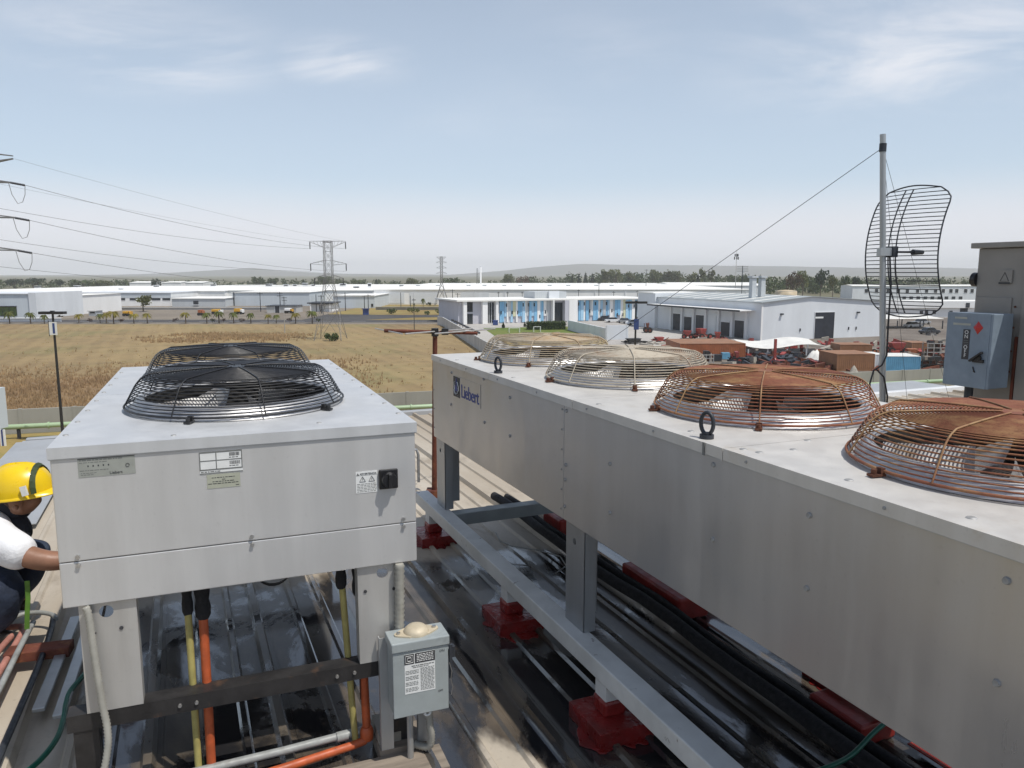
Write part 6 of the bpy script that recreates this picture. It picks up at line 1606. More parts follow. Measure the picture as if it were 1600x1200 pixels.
wall_line('field_wall', 'grey panel wall between the field and the office yard', [(a.x, a.y), (c.x, c.y), (d_.x, d_.y), (6.2, wally(6.2) + 0.5)], (2.2, 2.2, 2.2), 0.25, M['w_brick'])
a = gp(706, 507); c = gp(751, 531)
t = thing('coping_rail', 'dark dashed pipe rail inside the grey panel wall', 'rail', (a.x, a.y, G)); n = 9
for i in range(n):
    p = (c - a) * (i / n); q = (c - a) * ((i + 0.72) / n); MB().bar((p.x, p.y, 1.25), (q.x, q.y, 1.25), 0.35, 0.35).build('rail_section', M['dgrey'], t)
    MB().bar((p.x, p.y, 0), (p.x, p.y, 1.07), 0.12, 0.12).build('post', M['dgrey'], t)
# near boundary wall with the green pipe
pts = [(-140, wally(-140)), (-60, wally(-60)), (6.5, wally(6.5)), (80, wally(80)), (170, wally(170))]
wall_line('boundary_wall', 'rough concrete boundary wall along the near edge of the field', pts, (2.0, 2.0, 2.0, 2.0), 0.22, M['w_conc'])
M['pgreen'] = pm('pale_green_pipe_paint', (0.33, 0.44, 0.27), 0.5, 0, 0.08, 0.6)
GPp = thing('pipeline', 'pale green pipeline on low supports before the boundary wall', 'pipe', (0, 0, G))
dirw = Vector((1, 0.3005, 0)).normalized(); nrm = Vector((0.288, -0.958, 0))
def pl(x, z): return Vector((x, wally(x), z)) + nrm * 2.6
MB().tube([pl(x, 1.0) for x in range(-140, 171, 10)], 0.20, 14).build('pipe', M['pgreen'], GPp)
for x in range(-138, 170, 7):
    q = pl(x, 0); B(GPp, 'support', M['dgrey'], q.x - 0.1, q.x + 0.1, q.y - 0.1, q.y + 0.1, 0, 0.80)
    if x % 2 == 0 and -80 < x < 100: MB().cyl(pl(x + 2, 1.0), pl(x + 2, 1.0) + dirw * 0.12, 0.27, n=14).build('flange', M['pgreen'], GPp)

# --- grey warehouse with loading docks
WO = gp(1188, 532.5); WA = R_(21.0)
WHh = thing('warehouse', 'pale grey gabled warehouse with loading docks and a black doorway', 'warehouse', tuple(WO), WA)
eh, ph, er, WW, WD, PX_ = 7.4, 8.45, 7.3, 31.0, 38.0, 12.0
Mx = Matrix(((1, 0, 0, 0), (0, 0, 1, 0), (0, 1, 0, 0), (0, 0, 0, 1)))
MB().prism([(0, 0), (WW, 0), (WW, er), (PX_, ph), (0, eh)], 0.0, WD, Mx).build('wall', M['w_pale'], WHh)
b = MB()
for (xa, za, xb, zb) in ((-0.4, eh - 0.02, PX_, ph + 0.01), (PX_, ph + 0.01, WW + 0.4, er - 0.01)):
    b.add([(xa, -0.4, za + 0.02), (xb, -0.4, zb + 0.02), (xb, WD + 0.4, zb + 0.02), (xa, WD + 0.4, za + 0.02), (xa, -0.4, za + 0.16), (xb, -0.4, zb + 0.16), (xb, WD + 0.4, zb + 0.16), (xa, WD + 0.4, za + 0.16)],
          [(0, 3, 2, 1), (4, 5, 6, 7), (0, 1, 5, 4), (1, 2, 6, 5), (2, 3, 7, 6), (3, 0, 4, 7)])
rf = b.build('roof', M['w_roofg'], WHh)
sl = (ph - eh) / PX_
for i in range(7):
    yy = 3 + i * 5.2; MB().bar((0.3, yy, eh + 0.22 + 0.3 * sl), (PX_ - 0.5, yy, eh + 0.22 + (PX_ - 0.5) * sl), 0.8, 0.05, (0, 0, 1)).build('skylight', M['w_roof'], rf)
B(WHh, 'corner_trim', M['w_white'], -0.06, 0.35, -0.06, -0.004, 0, eh - 0.3)
door(WHh, 13.2, 18.2, 5.3); B(WHh, 'door_sign', M['plate_white'], 13.3, 15.3, -0.10, -0.055, 4.1, 4.45)
for x_ in (4.5, 24.0): B(WHh, 'wall_lamp', M['dgrey'], x_, x_ + 0.5, -0.5, -0.005, 5.0, 5.3); 
for x_ in (9.5, 22.0, 24.0): B(WHh, 'vent_stub', M['dgrey'], x_, x_ + 0.15, -0.2, -0.005, 1.6, 2.2)
# dock side (x = 0, facing -x)
for i in range(7):
    yy = 4.2 + i * 4.6; B(WHh, 'pilaster', M['w_cool'], -0.45, -0.004, yy - 0.35, yy + 0.35, 0, 5.6)
for i in range(6):
    yy = 5.0 + i * 4.6; hh = (3.6, 3.0, 0, 4.0, 3.4, 3.9)[i]
    if hh:
        dk = B(WHh, 'dock_door', M['door_dk'], -0.10, -0.004, yy + 0.3, yy + 3.1, 0.1, hh); B(dk, 'dock_frame', M['w_cool'], -0.16, -0.005, yy + 0.15, yy + 3.25, hh + 0.003, hh + 0.25)
    else: B(WHh, 'shutter', M['w_cool'], -0.10, -0.004, yy + 0.3, yy + 3.1, 0.1, 4.2)
B(WHh, 'canopy', M['w_white'], -3.6, -0.004, 2.0, 37.0, 5.75, 5.95); B(WHh, 'canopy_edge', M['dgrey'], -3.66, -3.605, 2.0, 37.0, 5.62, 5.97)
B(WHh, 'end_tower', M['w_pale'], -0.8, 12, WD + 0.005, WD + 8, 0, 8.4); B(WHh, 'end_tower_roof', M['w_roof'], -1.0, 12.2, WD + 0.6, WD + 8.2, 8.403, 8.6)
for x_, nm in ((4.6, 0), (6.9, 1)):
    b = MB().box(x_, x_ + 1.05, 9, 10.05, eh + 0.3, 12.1); s_ = b.build('roof_stack', M['w_grey'], WHh); B(s_, 'stack_cap', M['w_grey'], x_ - 0.25, x_ + 1.3, 8.75, 10.3, 12.2, 12.6); B(s_, 'stack_band', M['dgrey'], x_ + 0.1, x_ + 0.95, 9.1, 9.95, 12.1, 12.2)
# --- right background houses
t, w, h, X, Z, rf, D, _ = bld('white_office_row', 'long two storey white building with a row of windows at the right', 1331, 1640, 469, 446.5, 14, M['w_cool'], M['w_roof'], rise=0.5)
for i, px in enumerate((1350, 1366, 1384, 1400, 1414, 1430, 1444, 1458, 1470, 1482, 1491, 1505, 1515)): window(t, X(px), X(px + 5.2), Z(457.5), Z(451.5), 0, M['w_white'])
for i in range(9): window(t, X(1410 + i * 11), X(1415 + i * 11), Z(467), Z(463.5), 0, M['dgrey'])
t, w, h, X, Z, rf, D, _ = bld('white_terrace', 'lower white building with a broad blank parapet in front of the windowed one', 1340, 1620, 496, 471, 14, M['w_white'], M['w_roof'])
B(t, 'parapet', M['w_white'], X(1342), w, -0.8, -0.004, Z(481), Z(470.5))
for px in (1372, 1437, 1445, 1457, 1483): window(t, X(px), X(px + 4), Z(490), Z(486), 0, M['dgrey'])
B(t, 'recess', M['door_dk'], X(1499), X(1511), -0.06, -0.005, Z(488), Z(481.5)); B(t, 'recess', M['dgrey'], X(1505), X(1511), -0.9, -0.81, Z(480.5), Z(473))
t = thing('tank', 'beige round storage tank beyond the twin roof stacks', 'tank', tuple(gp(1228, 466.5))); r_ = 6.6; k_ = gp(1228, 466.5).y / 1212; r_ = 16 * k_
MB().lathe([(r_, 0), (r_, 12 * k_), (r_ * 0.6, 13.2 * k_), (0.01, 13.8 * k_)], 40).build('shell', M['beige'], t); MB().lathe([(r_ * 1.01, 11.6 * k_), (r_ * 1.015, 12.1 * k_)], 40).build('rim_band', M['w_roof'], t)
def canopy(name, label, px0, px1, base, topy, dep, mat, sag=0.5, rz=0.0, post=M['dgrey'], npost=3):
    p = gp(px0, base); D = p.y; w = aty(px1, base, D).x - p.x; h = aty(px0, topy, D).z - G; t = thing(name, label, 'canopy', tuple(p), rz)
    b = MB(); nx, ny = 12, 4; V = []
    for off in (0.0, -0.08):
        for j in range(ny + 1):
            for i in range(nx + 1): V.append((w * i / nx, dep * j / ny, h + off - sag * math.sin(math.pi * i / nx * 2.0) * 0.4 + (j / ny) * 0.5 - sag * math.sin(math.pi * j / ny) * 0.3))
    n1 = (nx + 1) * (ny + 1); F = []
    for j in range(ny):
        for i in range(nx):
            q = j * (nx + 1) + i; F.append((q, q + 1, q + nx + 2, q + nx + 1)); F.append(tuple(reversed([n1 + z for z in (q, q + 1, q + nx + 2, q + nx + 1)])))
    for i in range(nx): F.append((i, i + n1, i + 1 + n1, i + 1))
    b.add(V, F, True); b.build('roof', mat, t)
    for i in range(npost):
        x = 0.15 + (w - 0.3) * i / (npost - 1)
        for y in (0.2, dep - 0.2): B(t, 'post', post, x - 0.1, x + 0.1, y - 0.1, y + 0.1, 0, h - 0.45)
    return t, w, h
canopy('canopy', 'white flat canopy on dark posts at the right, before the lower white building', 1366, 1474, 514, 498, 9, M['tarp'], 0.1, 0.0, M['dgrey'], 4)
t, w, h = canopy('canopy', 'bright white wavy canopy roof over the yard before the warehouse', 1168, 1292, 556, 541, 8, M['tarp'], 0.9, 0.0, M['w_grey'], 5)
for i in range(5): B(t, 'side_panel', M['w_grey' if i % 2 else 'w_cool'], 0.4 + w * i / 5.2, 0.4 + w * (i + 0.8) / 5.2, 3.5, 3.6, 0, h - 0.7)

# ================================================================== YARD CLUTTER
YG = 'machinery in the equipment yard'
def container(name, label, px0, px1, base, topy, dep, mat, roofm, rz=0.0, cat='container'):
    p = gp(px0, base); D = p.y; w = aty(px1, base, D).x - p.x; h = aty(px0, topy, D).z - G; t = thing(name, label, cat, tuple(p), rz, 'containers in the yard')
    B(t, 'body', mat, 0.06, w - 0.06, 0.06, dep - 0.06, 0.12, h - 0.06); b = MB(); n = int(w / 0.28)
    for i in range(n): b.box(0.1 + i * (w - 0.2) / n, 0.1 + (i + 0.5) * (w - 0.2) / n, 0.02, 0.059, 0.2, h - 0.15)
    b.build('corrugated_side', mat, t); B(t, 'roof', roofm, 0, w, 0, dep, h - 0.055, h); fr = MB()
    for x in (0, w - 0.12): B(t, 'corner_post', mat, x, x + 0.12, 0.0, 0.019, 0, h - 0.06)
    B(t, 'bottom_rail', mat, 0.12, w - 0.12, -0.005, 0.018, 0.0, 0.19)
    return t
container('orange_container', 'orange brown shipping container, the nearer one left of the mast', 1307, 1368, 580, 553.5, 5.5, M['brownor'], M['brownor'], R_(4))
container('orange_container', 'long orange brown shed roof behind the fan guards, left of the white canopy', 1062, 1166, 562, 537, 9.0, M['orange'], M['brownor'], R_(3))
container('orange_container', 'orange brown container behind the nearer one, beside the warehouse wall', 1312, 1362, 558, 538.5, 4, M['brownor'], M['brownor'], 0)
container('blue_container', 'light blue container with white top right of the mast', 1383, 1436, 579.5, 556.5, 4.5, M['bluec'], M['tarp'], R_(-3))
container('white_container', 'pale grey container between the mast and the blue one', 1366, 1382.5, 578, 554, 4, M['w_cool'], M['tarp'])
container('orange_container', 'orange brown container at the back right of the yard', 1424, 1452, 549, 535.5, 4, M['brownor'], M['brownor'], 0)
def machine(label, px, base, wpx, hpx, mat, seed, name='farm_implement'):
    rr = random.Random(seed); p = gp(px, base); s_ = p.y / 1212; w, h = wpx * s_, hpx * s_; t = thing(name, label, 'machine', tuple(p), R_(rr.uniform(-25, 25)), YG)
    fr = MB()
    for y in (-0.9, 0.9): fr.bar((-w / 2, y, h * 0.32), (w / 2, y, h * 0.32), 0.16, 0.16)
    for i in range(4): fr.bar((-w / 2 + w * i / 3, -0.9, h * 0.33), (-w / 2 + w * i / 3, 0.9, h * 0.33), 0.14, 0.14)
    fr.bar((w / 2, 0, h * 0.32), (w / 2 + w * 0.25, 0, h * 0.22), 0.16, 0.16); fr.build('frame', mat, t)
    hp = MB(); x0_, x1_ = -w * rr.uniform(.2, .4), w * rr.uniform(.1, .35)
    hp.prism([(x0_, h * 0.95), (x0_ + w * 0.12, h * 0.42), (x1_ - w * 0.12, h * 0.42), (x1_, h * 0.95)], -0.8, 0.8, Mx); hp.build('hopper', mat, t, bevel=0.03)
    for i in range(3):
        a = Vector((rr.uniform(-w / 2, w / 2), rr.uniform(-.8, .8), h * 0.35)); MB().bar(a, a + Vector((rr.uniform(-w * .3, w * .3), rr.uniform(-.5, .5), h * rr.uniform(.3, .7))), 0.12, 0.12).build('arm', mat, t)
    for x in (-w * 0.3, w * 0.3):
        for y in (-1.05, 1.05):
            r__ = min(0.6, h * 0.28); wh = MB().cyl((x, y - 0.12, r__), (x, y + 0.12, r__), r__, n=16).build('wheel', M['tyre'], t); MB().cyl((x, y - 0.13, r__), (x, y + 0.13, r__), r__ * 0.5, n=12).build('rim', mat, wh)
    return t
for a in (('red farm implement at the dock, left of the row', 1075, 529, 18, 13, 'redm', 1), ('red implement with tall hopper at the docks', 1098, 530, 26, 18, 'redm', 2), ('dark red implement right of the tall hopper, at the docks', 1122, 532, 20, 14, 'redm', 3),
          ('low red implement in front of the dock row', 1070, 541, 22, 9, 'redm', 4), ('red implement right of the lamp post', 1030, 534, 22, 8, 'redm', 5), ('dark implement at the foot of the lamp post', 992, 537, 40, 9, 'steel_dk', 6), ('red stand with folded arms under the orange shed edge', 1150, 568, 12, 20, 'redm', 7),
          ('red low trailer left of the white tarp heap', 1222, 571, 34, 9, 'redm', 8), ('red implement in front of the white tarp heap', 1278, 573, 36, 10, 'redm', 9), ('orange red frame stack behind the blue container, left', 1352, 552, 30, 14, 'orange', 10), ('orange red frame stack behind the blue container, right', 1400, 552, 36, 18, 'redm', 11),
          ('rusty red implement beside the orange container', 1376, 574, 14, 16, 'redm', 12), ('orange loader frame on the right of the yard', 1425, 556, 26, 12, 'orange', 13), ('grey implement under the white canopy', 1245, 558, 26, 8, 'steel_dk', 14), ('grey green machine left of the red pole', 1165, 566, 40, 8, 'dgrey', 15), ('brown rusty implement left of the warehouse corner', 1012, 520, 10, 16, 'rust', 16)):
    machine(a[0], a[1], a[2], a[3], a[4], M[a[5]], a[6])
def rack(label, px, base, wpx, hpx, mat, lev, seed):
    rr = random.Random(seed); p = gp(px, base); s_ = p.y / 1212; w, h = wpx * s_, hpx * s_; t = thing('storage_rack', label, 'rack', tuple(p), 0, 'racks in the yard')
    for i in range(4):
        for y in (0, 1.4): B(t, 'upright', mat, w * i / 3 - 0.05, w * i / 3 + 0.05, y - 0.05, y + 0.05, 0, h)
    for l in range(lev):
        z = h * (l + 1) / lev - 0.12; B(t, 'beam', mat, 0.06, w - 0.06, -0.045, 0.045, z - 0.06, z + 0.06); B(t, 'shelf', M['wood'], 0.06, w - 0.06, 0.06, 1.34, z - 0.02, z + 0.03)
        for i in range(5):
            x = rr.uniform(0.2, w - 1.0); B(t, 'stored_part', rr.choice((M['rust'], M['dgrey'], M['wood'], M['steel_dk'])), x, x + rr.uniform(.4, .9), 0.2 + 0.02 * i, 1.1 + 0.03 * i, z + 0.031 + 0.01 * i, z + rr.uniform(.25, .6))
rack('pale steel rack of parts at the right of the yard', 1448, 563, 30, 28, M['alu'], 4, 1); rack('wire cage rack in front of the orange shed', 1097, 570, 18, 17, M['alu'], 3, 2); rack('dark rack of scrap right of the blue container', 1440, 579, 34, 17, M['steel_dk'], 3, 3); rack('yellow railed cage beside the white tarp heap', 1284, 563, 22, 15, M['yellow'], 2, 4)
t = thing('red_pole', 'red upright pole stand in the yard before the white canopy', 'pole', tuple(gp(1210, 570))); s_ = gp(1210, 570).y / 1212
B(t, 'post', M['redm'], -0.17, 0.17, -0.17, 0.17, 0, 41 * s_)
for a in (0, 90, 180, 270): MB().bar((0.17 * math.cos(R_(a)), 0.17 * math.sin(R_(a)), 1.0), (1.0 * math.cos(R_(a)), 1.0 * math.sin(R_(a)), 0.08), 0.12, 0.12).build('brace', M['redm'], t)
def tarp_heap(label, px, base, wpx, hpx, mat, seed):
    rr = random.Random(seed); p = gp(px, base); s_ = p.y / 1212; w, h = wpx * s_, hpx * s_; n = 12; V = []; F = []
    for j in range(n + 1):
        for i in range(n + 1):
            u_, v_ = i / n * 2 - 1, j / n * 2 - 1; r = min(1, math.hypot(u_, v_)); V.append((u_ * w / 2, v_ * w / 3, max(0.0, h * (1 - r ** 1.6) * (0.75 + 0.5 * rr.random()))))
    for j in range(n):
        for i in range(n): q = j * (n + 1) + i; F.append((q, q + 1, q + n + 2, q + n + 1))
    b = MB(); b.add(V, F, True); o = b.build('tarp_heap', mat, None, tuple(p)); tag(o, label, 'tarp')
tarp_heap('crumpled white tarp heap beside the yellow cage', 1273, 566, 34, 18, M['tarp'], 1); tarp_heap('small pale tarp bundle before the nearer orange container', 1334, 582, 14, 10, M['conc'], 2); tarp_heap('dark mound right of the mast beyond the yard', 1455, 524, 18, 5, M['steel_dk'], 3)
def scrap(name, label, px0, px1, y0, y1, n, seed):
    rr = random.Random(seed); b = MB(); 
    for i in range(n):
        p = gp(rr.uniform(px0, px1), rr.uniform(y0, y1)); L_ = rr.uniform(.4, 2.6); Mq = Matrix.Translation((p.x, p.y, G)) @ Matrix.Rotation(rr.uniform(0, 3), 4, 'Z') @ Matrix.Rotation(rr.uniform(-.35, .35), 4, 'Y')
        b.box(-L_ / 2, L_ / 2, -rr.uniform(.08, .5), rr.uniform(.08, .4), 0.0, rr.uniform(.1, .9), Mq)
    return b
for nm, m_, a, sd, lab in (('scrap_pile', 'rust', (1180, 1480, 555, 580, 110), 1, 'rusty scrap strewn over the yard'), ('scrap_pile', 'dgrey', (1130, 1300, 557, 574, 80), 2, 'dark scrap metal lying before the white canopy'), ('scrap_pile', 'redm', (1040, 1480, 535, 560, 110), 3, 'loose red machine parts over the back of the yard'), ('scrap_pile', 'conc', (1000, 1480, 530, 578, 80), 4, 'pale crates and offcuts scattered over the yard')):
    stuff(scrap(nm, lab, *a, sd).build(nm, M[m_]), lab, 'scrap')
# crates of colour in the clutter
for px, by, m_, lab in ((1133, 562, 'bluec', 'small blue drum crate by the wire cage rack'), (1120, 565, 'dgrey', 'grey open bin left of the blue crate'), (1143, 545, 'redm', 'red crate on the right end of the orange shed')):
    p = gp(px, by); t = thing('crate', lab, 'crate', tuple(p)); B(t, 'body', M[m_], -0.6, 0.6, -0.5, 0.5, 0.1, 1.1, bevel=0.04); B(t, 'pallet', M['wood'], -0.65, 0.65, -0.55, 0.55, 0, 0.098)

# ================================================================== LAMP POSTS, POLES, PYLONS, WIRES
def lamp(label, pxb, pxt, ytop, D, hw, banner, blue_up=True):
    p = aty(pxt, ytop, D); h = p.z - G; t = thing('street_lamp', label, 'street lamp', (p.x, D, G), 0, 'black double headed street lamps'); lean = 0.0
    MB().cyl((0, 0, 0), (0, 0, h - 0.15), 0.115, 0.075, 12).build('pole', M['blk'], t); s_ = D / 1212
    B(t, 'base', M['conc'], -0.25, 0.25, -0.25, 0.25, 0, 0.3)
    for sg in (-1, 1): B(t, 'lamp_head', M['blk'], min(sg * 0.12, sg * hw * s_), max(sg * 0.12, sg * hw * s_), -0.28, 0.28, h - 0.16, h + 0.04, bevel=0.03)
    B(t, 'head_bracket', M['blk'], -0.118, 0.118, -0.1, 0.1, h - 0.14, h + 0.1)
    if banner:
        z1_ = aty(pxt, banner[0], D).z - G; z0_ = aty(pxt, banner[1], D).z - G; bw_ = banner[2] * s_
        bn = B(t, 'banner', M['plate_white'], -bw_ * 0.45, bw_ * 0.55, -0.16, -0.13, z0_, z1_); B(bn, 'banner_stripe', M['navy'], bw_ * 0.0, bw_ * 0.30, -0.168, -0.161, z0_ + 0.1, z1_ - 0.08); B(bn, 'banner_frame', M['blk'], -bw_ * 0.52, -bw_ * 0.455, -0.17, -0.12, z0_ - 0.1, z1_ + 0.1)
lamp('tall black lamp post with white and blue banner left of the small condenser', 97, 82, 487.5, 57, 19.5, (503, 523, 12))
lamp('tall black lamp post with blue banner in front of the warehouse end', 993, 994, 471.5, 68, 17, None)
p = aty(994, 500, 68); t = tag(MB().box(-0.22, 0.22, -0.03, 0.0, 0, 0.95).build('banner', M['navy'], None, (p.x, 67.86, aty(994, 499, 68).z - 0.9)), 'narrow blue banner hung on the lamp post before the warehouse end', 'banner')
def pole(label, px, base, topy, r=0.12, arms=1, D=None, mat=None, group='utility poles', arm_w=1.0):
    p = gp(px, base); D = D or p.y; q = aty(px, topy, D); h = q.z - G; t = thing('utility_pole', label, 'pole', (q.x, D, G), 0, group)
    MB().cyl((0, 0, 0), (0, 0, h), r, r * 0.7, 8).build('pole', mat or M['dgrey'], t)
    for i in range(arms): B(t, 'crossarm', mat or M['dgrey'], -arm_w, arm_w, -0.08, 0.08, h - 0.45 - 0.9 * i, h - 0.30 - 0.9 * i)
    if arms > 1: B(t, 'transformer', M['w_grey'], 0.15, 0.75, -0.3, 0.3, h - 2.9, h - 1.9)
    return t
PL = ['left of the small twin poles, before the larger blue grey hall', 'carrying a transformer, taller of the pair before the larger blue grey hall', 'carrying a transformer, shorter of the pair before the larger blue grey hall', 'just left of the nearer tower', 'right of the smaller blue grey hall, left one of a pair', 'right of the smaller blue grey hall, right one of a pair',
      'in front of the smaller blue grey hall', 'beside the larger blue grey hall corner', 'before the longest factory, between the towers, leftmost', 'before the longest factory, by the thin palms', 'just right of the farther tower', 'at the left end of the office']
for a, l_ in zip(((406, 487, 457, 1), (437, 488, 456.5, 2), (443.5, 488, 463.5, 2), (501.5, 490, 461, 1), (569, 486, 462, 1), (575, 486, 460, 1), (539, 486, 457, 0), (493.5, 487, 460, 0), (626, 480, 457, 0), (641, 479, 462, 0), (707, 480, 452, 1), (715, 482, 458, 1)), PL):
    pole('thin utility pole ' + l_, a[0], a[1], a[2], 0.16, a[3])
pole('thin pale pole in the field left of the near pylon', 443.5, 520, 482, 0.10, 0, None, M['alu'], 'poles in the field'); pole('slim dark pole in the field right of the near pylon', 646.5, 522, 466, 0.09, 1, None, M['dgrey'], 'poles in the field', 0.4)
for i, (px, y) in enumerate(((779, 456), (793, 456), (816, 456), (904, 452.5), (936, 441), (959, 455), (996, 454))):
    pole(f'thin light pole above the office roof, {onum[i]} from the left', px, 480, y, 0.12, 1, 262, M['dgrey'], 'light poles behind the office', 0.5)
pole('tall pole above the trees left of the poplar pair', 1010, 470, 421, 0.15, 1, 420, M['dgrey']); pole('power pole with crossarms left of the twin stacks', 1160.5, 480, 415.5, 0.22, 3, 330, M['dgrey'], 'utility poles', 2.4)
t = thing('telecom_mast', 'thin telecom mast with antennas above the trees', 'mast', (aty(1151, 400, 420).x, 420, G)); hm_ = aty(1151, 392, 420).z - G
MB().cyl((0, 0, 0), (0, 0, hm_), 0.22, 0.10, 8).build('pole', M['alu'], t)
for z_, s_ in ((hm_ - 3.0, 1.2), (hm_ - 4.6, 1.6)):
    for a in (20, 140, 260): B(t, 'antenna', M['dgrey'], s_ * 0.7 * math.cos(R_(a)) - 0.25, s_ * 0.7 * math.cos(R_(a)) + 0.25, s_ * 0.7 * math.sin(R_(a)) - 0.25, s_ * 0.7 * math.sin(R_(a)) + 0.25, z_, z_ + 1.4)
t = thing('flue', 'tall white chimney tube rising behind the longest factory', 'chimney', (aty(751, 417, 500).x, 500, G)); h = aty(751, 417, 500).z - G
MB().cyl((0, 0, 0), (0, 0, h), 0.55, 0.5, 14).build('tube', M['w_white'], t); MB().cyl((0, 0, h), (0, 0, h + 0.3), 0.62, n=14).build('collar', M['w_grey'], t)
t = thing('lattice_mast', 'thin lattice mast beside the white chimney tube', 'mast', (aty(745.5, 419, 520).x, 520, G)); h = aty(745, 419, 520).z - G
b = MB()
for i in range(3): a = 2 * math.pi * i / 3; b.cyl((0.8 * math.cos(a), 0.8 * math.sin(a), 0), (0.35 * math.cos(a), 0.35 * math.sin(a), h), 0.10, n=5)
b.build('leg', M['dgrey'], t); b = MB()
for i in range(14): z = h * i / 14; b.bar((0.7, 0, z), (-0.4, 0.5, z + h / 14), 0.08, 0.08)
b.build('bracing', M['dgrey'], t)
def pylon(label, x, y, hts, base_w, waist_w, waist_h, H, arms, thick, rz=0.0, insul=True):
    t = thing('transmission_tower', label, 'pylon', (x, y, G), rz, 'transmission towers')
    def hw(z): return (base_w + (waist_w - base_w) * min(1, z / waist_h) ** 0.8) / 2 if z < waist_h else waist_w / 2
    zs = [0]; 
    while zs[-1] < H - 0.2: zs.append(min(H, zs[-1] + max(1.0, 1.15 * 2 * hw(zs[-1]))))
    for sx in (-1, 1):
        for sy in (-1, 1):
            b = MB()
            for i in range(len(zs) - 1): b.bar((sx * hw(zs[i]), sy * hw(zs[i]), zs[i]), (sx * hw(zs[i + 1]), sy * hw(zs[i + 1]), zs[i + 1]), thick * 1.5, thick * 1.5)
            b.build('leg', M['pyl'], t)
    b = MB()
    for i in range(len(zs) - 1):
        a, c = hw(zs[i]), hw(zs[i + 1])
        for (p, q) in (((-1, -1), (1, -1)), ((1, -1), (1, 1)), ((1, 1), (-1, 1)), ((-1, 1), (-1, -1))):
            b.bar((p[0] * a, p[1] * a, zs[i]), (q[0] * c, q[1] * c, zs[i + 1]), thick, thick); b.bar((q[0] * a, q[1] * a, zs[i]), (p[0] * c, p[1] * c, zs[i + 1]), thick, thick); b.bar((p[0] * c, p[1] * c, zs[i + 1]), (q[0] * c, q[1] * c, zs[i + 1]), thick, thick)
    b.build('bracing', M['pyl'], t)
    for z, L_, flat in arms:
        for sg in (-1, 1):
            b = MB(); w_ = hw(z); zl = z - (1.2 if flat else 0.0); zu = z if flat else z + 0.5
            for sy in (-1, 1):
                b.bar((sg * w_, sy * w_, zu), (sg * L_, 0, z if flat else z - 0.15), thick, thick); b.bar((sg * w_, sy * w_, zl - (0 if flat else 0.4)), (sg * L_ * 0.97, 0, z - 0.12 if flat else z - 0.15), thick, thick)
            for j in range(1, 4): x_ = sg * (w_ + (L_ - w_) * j / 4.0); b.bar((x_, 0, zu + (z - zu) * j / 4), (x_ - sg * (L_ - w_) / 8, 0, zl + (z - zl) * (j - .5) / 4), thick * .8, thick * .8)
            b.build('crossarm', M['pyl'], t)
            if insul: MB().cyl((sg * L_ * 0.97, 0, z - 0.15), (sg * L_ * 0.97, 0, z - 1.5), 0.10, n=7).build('insulator', M['dgrey'], t)
    return t
M['pyl'] = pm('galvanised_pylon', (0.20, 0.20, 0.20), 0.6, 0.4, 0.15, 1)
TB = gp(517, 531); H1 = aty(515, 376.5, TB.y).z - G
def hz_(py): return aty(515, py, TB.y).z - G
pylon('nearer lattice transmission tower standing in the field', TB.x, TB.y, None, 5.4, 1.5, hz_(436), H1, [(H1 - 0.05, 3.6, True), (hz_(411), 3.6, False), (hz_(433.5), 2.9, False)], 0.052)
TF = gp(690.5, 478); H2 = aty(690, 401, TF.y).z - G
pylon('farther slim transmission tower before the longest factory', TF.x, TF.y, None, 6.0, 0.9, H2 * 0.45, H2, [(H2 - 0.1, 1.9, True), (H2 - 2.2, 2.1, False), (H2 - 4.4, 2.1, False), (H2 - 6.6, 2.2, False)], 0.075, 0.0, False)
# pylon just left of the frame: only its arm tips show
DT = 76.0; PX0 = -66; bx_ = aty(PX0, 400, DT).x
def az(py): return aty(0, py, DT).z - G
tips = [(22, 248), (38, 289), (45, 344), (49, 395)]
T3 = thing('transmission_tower', 'tower out of frame at the left edge whose crossarm tips and insulators show', 'pylon', (bx_, DT, G), 0, 'transmission towers'); b = MB()
Ht = az(232); hwx = lambda z: 1.5 + (0.8 - 1.5) * min(1, z / 16.0)
for sx in (-1, 1):
    for sy in (-1, 1): MB().tube([(sx * hwx(z), sy * hwx(z), z) for z in (0, 4, 8, 12, 16, Ht)], 0.10, 5).build('leg', M['pyl'], T3)
for i in range(int(Ht / 2)):
    z = 2.0 * i; a = hwx(z); c = hwx(z + 2)
    for p, q in (((-1, -1), (1, -1)), ((1, -1), (1, 1)), ((1, 1), (-1, 1)), ((-1, 1), (-1, -1))): b.bar((p[0] * a, p[1] * a, z), (q[0] * c, q[1] * c, z + 2), 0.08, 0.08)
b.build('bracing', M['pyl'], T3)
tipw = []
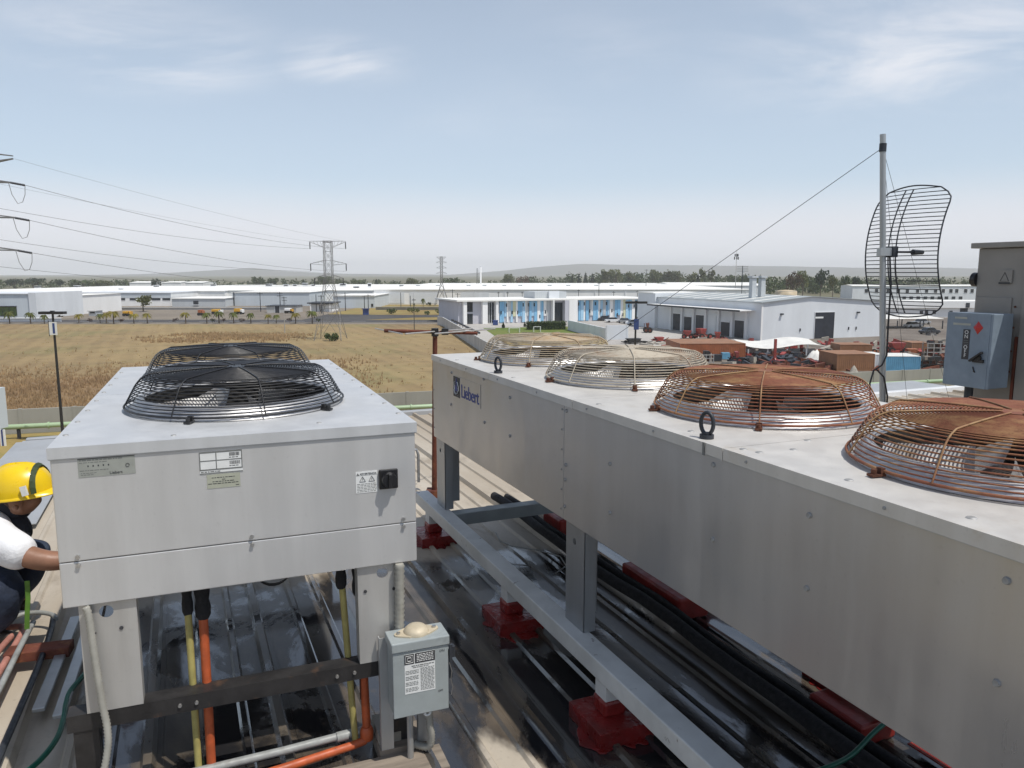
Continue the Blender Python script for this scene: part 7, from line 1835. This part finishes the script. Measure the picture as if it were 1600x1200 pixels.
for i, (px, py) in enumerate(tips):
    L_ = aty(px, py, DT).x - bx_; z = az(py); w_ = hwx(z)
    for sg in (-1, 1):
        b = MB(); Le = L_ - (1.3 if i else 0.1)
        for sy in (-1, 1): b.bar((sg * w_, sy * w_, z + (0.35 if i else -0.9)), (sg * Le, 0, z + (0.22 if i else 0.0)), 0.12, 0.12); b.bar((sg * w_, sy * w_, z + 0.9), (sg * Le, 0, z + 0.26), 0.10, 0.10)
        b.build('crossarm', M['pyl'], T3)
        if i:
            ins = MB(); p0_, p1_ = Vector((sg * Le, 0, z + 0.22)), Vector((sg * L_, 0.1, z - 0.02))
            for j in range(9): q = p0_.lerp(p1_, (j + 0.5) / 9); ins.cyl(q - (p1_ - p0_) * 0.035, q + (p1_ - p0_) * 0.035, 0.12, 0.085, 8)
            ins.cyl(p0_, p1_, 0.04, n=6); ins.build('insulator', M['dgrey'], T3)
            MB().tube([(sg * (Le - 0.2), 0, z + 0.2), (sg * (Le + 0.0), 0.05, z - 0.9), (sg * (Le + 0.45), 0.1, z - 1.75), (sg * (Le + 0.9), 0.15, z - 1.6), (sg * (L_ - 0.1), 0.15, z - 0.9), (sg * L_, 0.1, z - 0.05)], 0.028, 5).build('jumper_loop', M['pyl'], T3)
        if sg > 0: tipw.append(Vector((bx_ + L_, DT + 0.1, G + z)))
        else: tipw.append(Vector((bx_ - L_, DT + 0.1, G + z)))
ends = [(0, 3.5, H1 - 0.1), (1, 3.5, H1 - 1.5), (2, 3.5, hz_(411) - 1.6), (3, 2.8, hz_(433.5) - 1.6)]
wl2 = ('earth wire', 'upper conductor', 'middle conductor', 'lower conductor')
for i, L_, z in ends:
    for sg in (-1, 1):
        if i == 0 and sg > 0: pass
        a = tipw[2 * i + (1 if sg > 0 else 0)]; c = Vector((TB.x + sg * L_, TB.y, G + z)); sag = 1.1 if i else 0.5
        MB_ = MB().tube([a.lerp(c, k_ / 24) - Vector((0, 0, sag * 4 * (k_ / 24) * (1 - k_ / 24))) for k_ in range(25)], 0.022 if i else 0.012, 5)
        tag(MB_.build('power_line', M['pyl']), f'{wl2[i]} of the power line on the {"camera" if sg > 0 else "far left"} side, ending at the nearer tower', 'cable', 'power lines')
# things at the far left behind the worker's helmet
p = gp(2, 716); t = thing('marker_cabinet', 'pale blue cabinet with yellow and dark striped posts at the left edge, beyond the roof', 'cabinet', (p.x * (p.y + 4) / p.y, p.y + 4, G)); B(t, 'body', M['w_blue'], -1.4, 0.12, 0, 1.0, 1.3, 4.4)
for i, m_ in enumerate(('yellow', 'steel_dk', 'yellow', 'plate_white', 'navy', 'plate_white')): B(t, 'striped_post', M[m_], -0.25 + 0.13 * i, -0.14 + 0.13 * i, -0.15, -0.01, 0, 1.28)

# ================================================================== HAZE
hb_ = MB().box(-9100, 9100, -9100, 9100, G - 1.5, 130)
hm = bpy.data.materials.new('haze_air'); hm.use_nodes = True; hm.node_tree.nodes.clear()
ho = hm.node_tree.nodes.new('ShaderNodeOutputMaterial'); hv = hm.node_tree.nodes.new('ShaderNodeVolumePrincipled')
hv.inputs['Color'].default_value = (0.95, 0.97, 1.0, 1); hv.inputs['Density'].default_value = 0.00016; hv.inputs['Anisotropy'].default_value = 0.0
hm.node_tree.links.new(hv.outputs[0], ho.inputs['Volume'])
stuff(hb_.build('haze', hm), 'thin pale haze in the air')
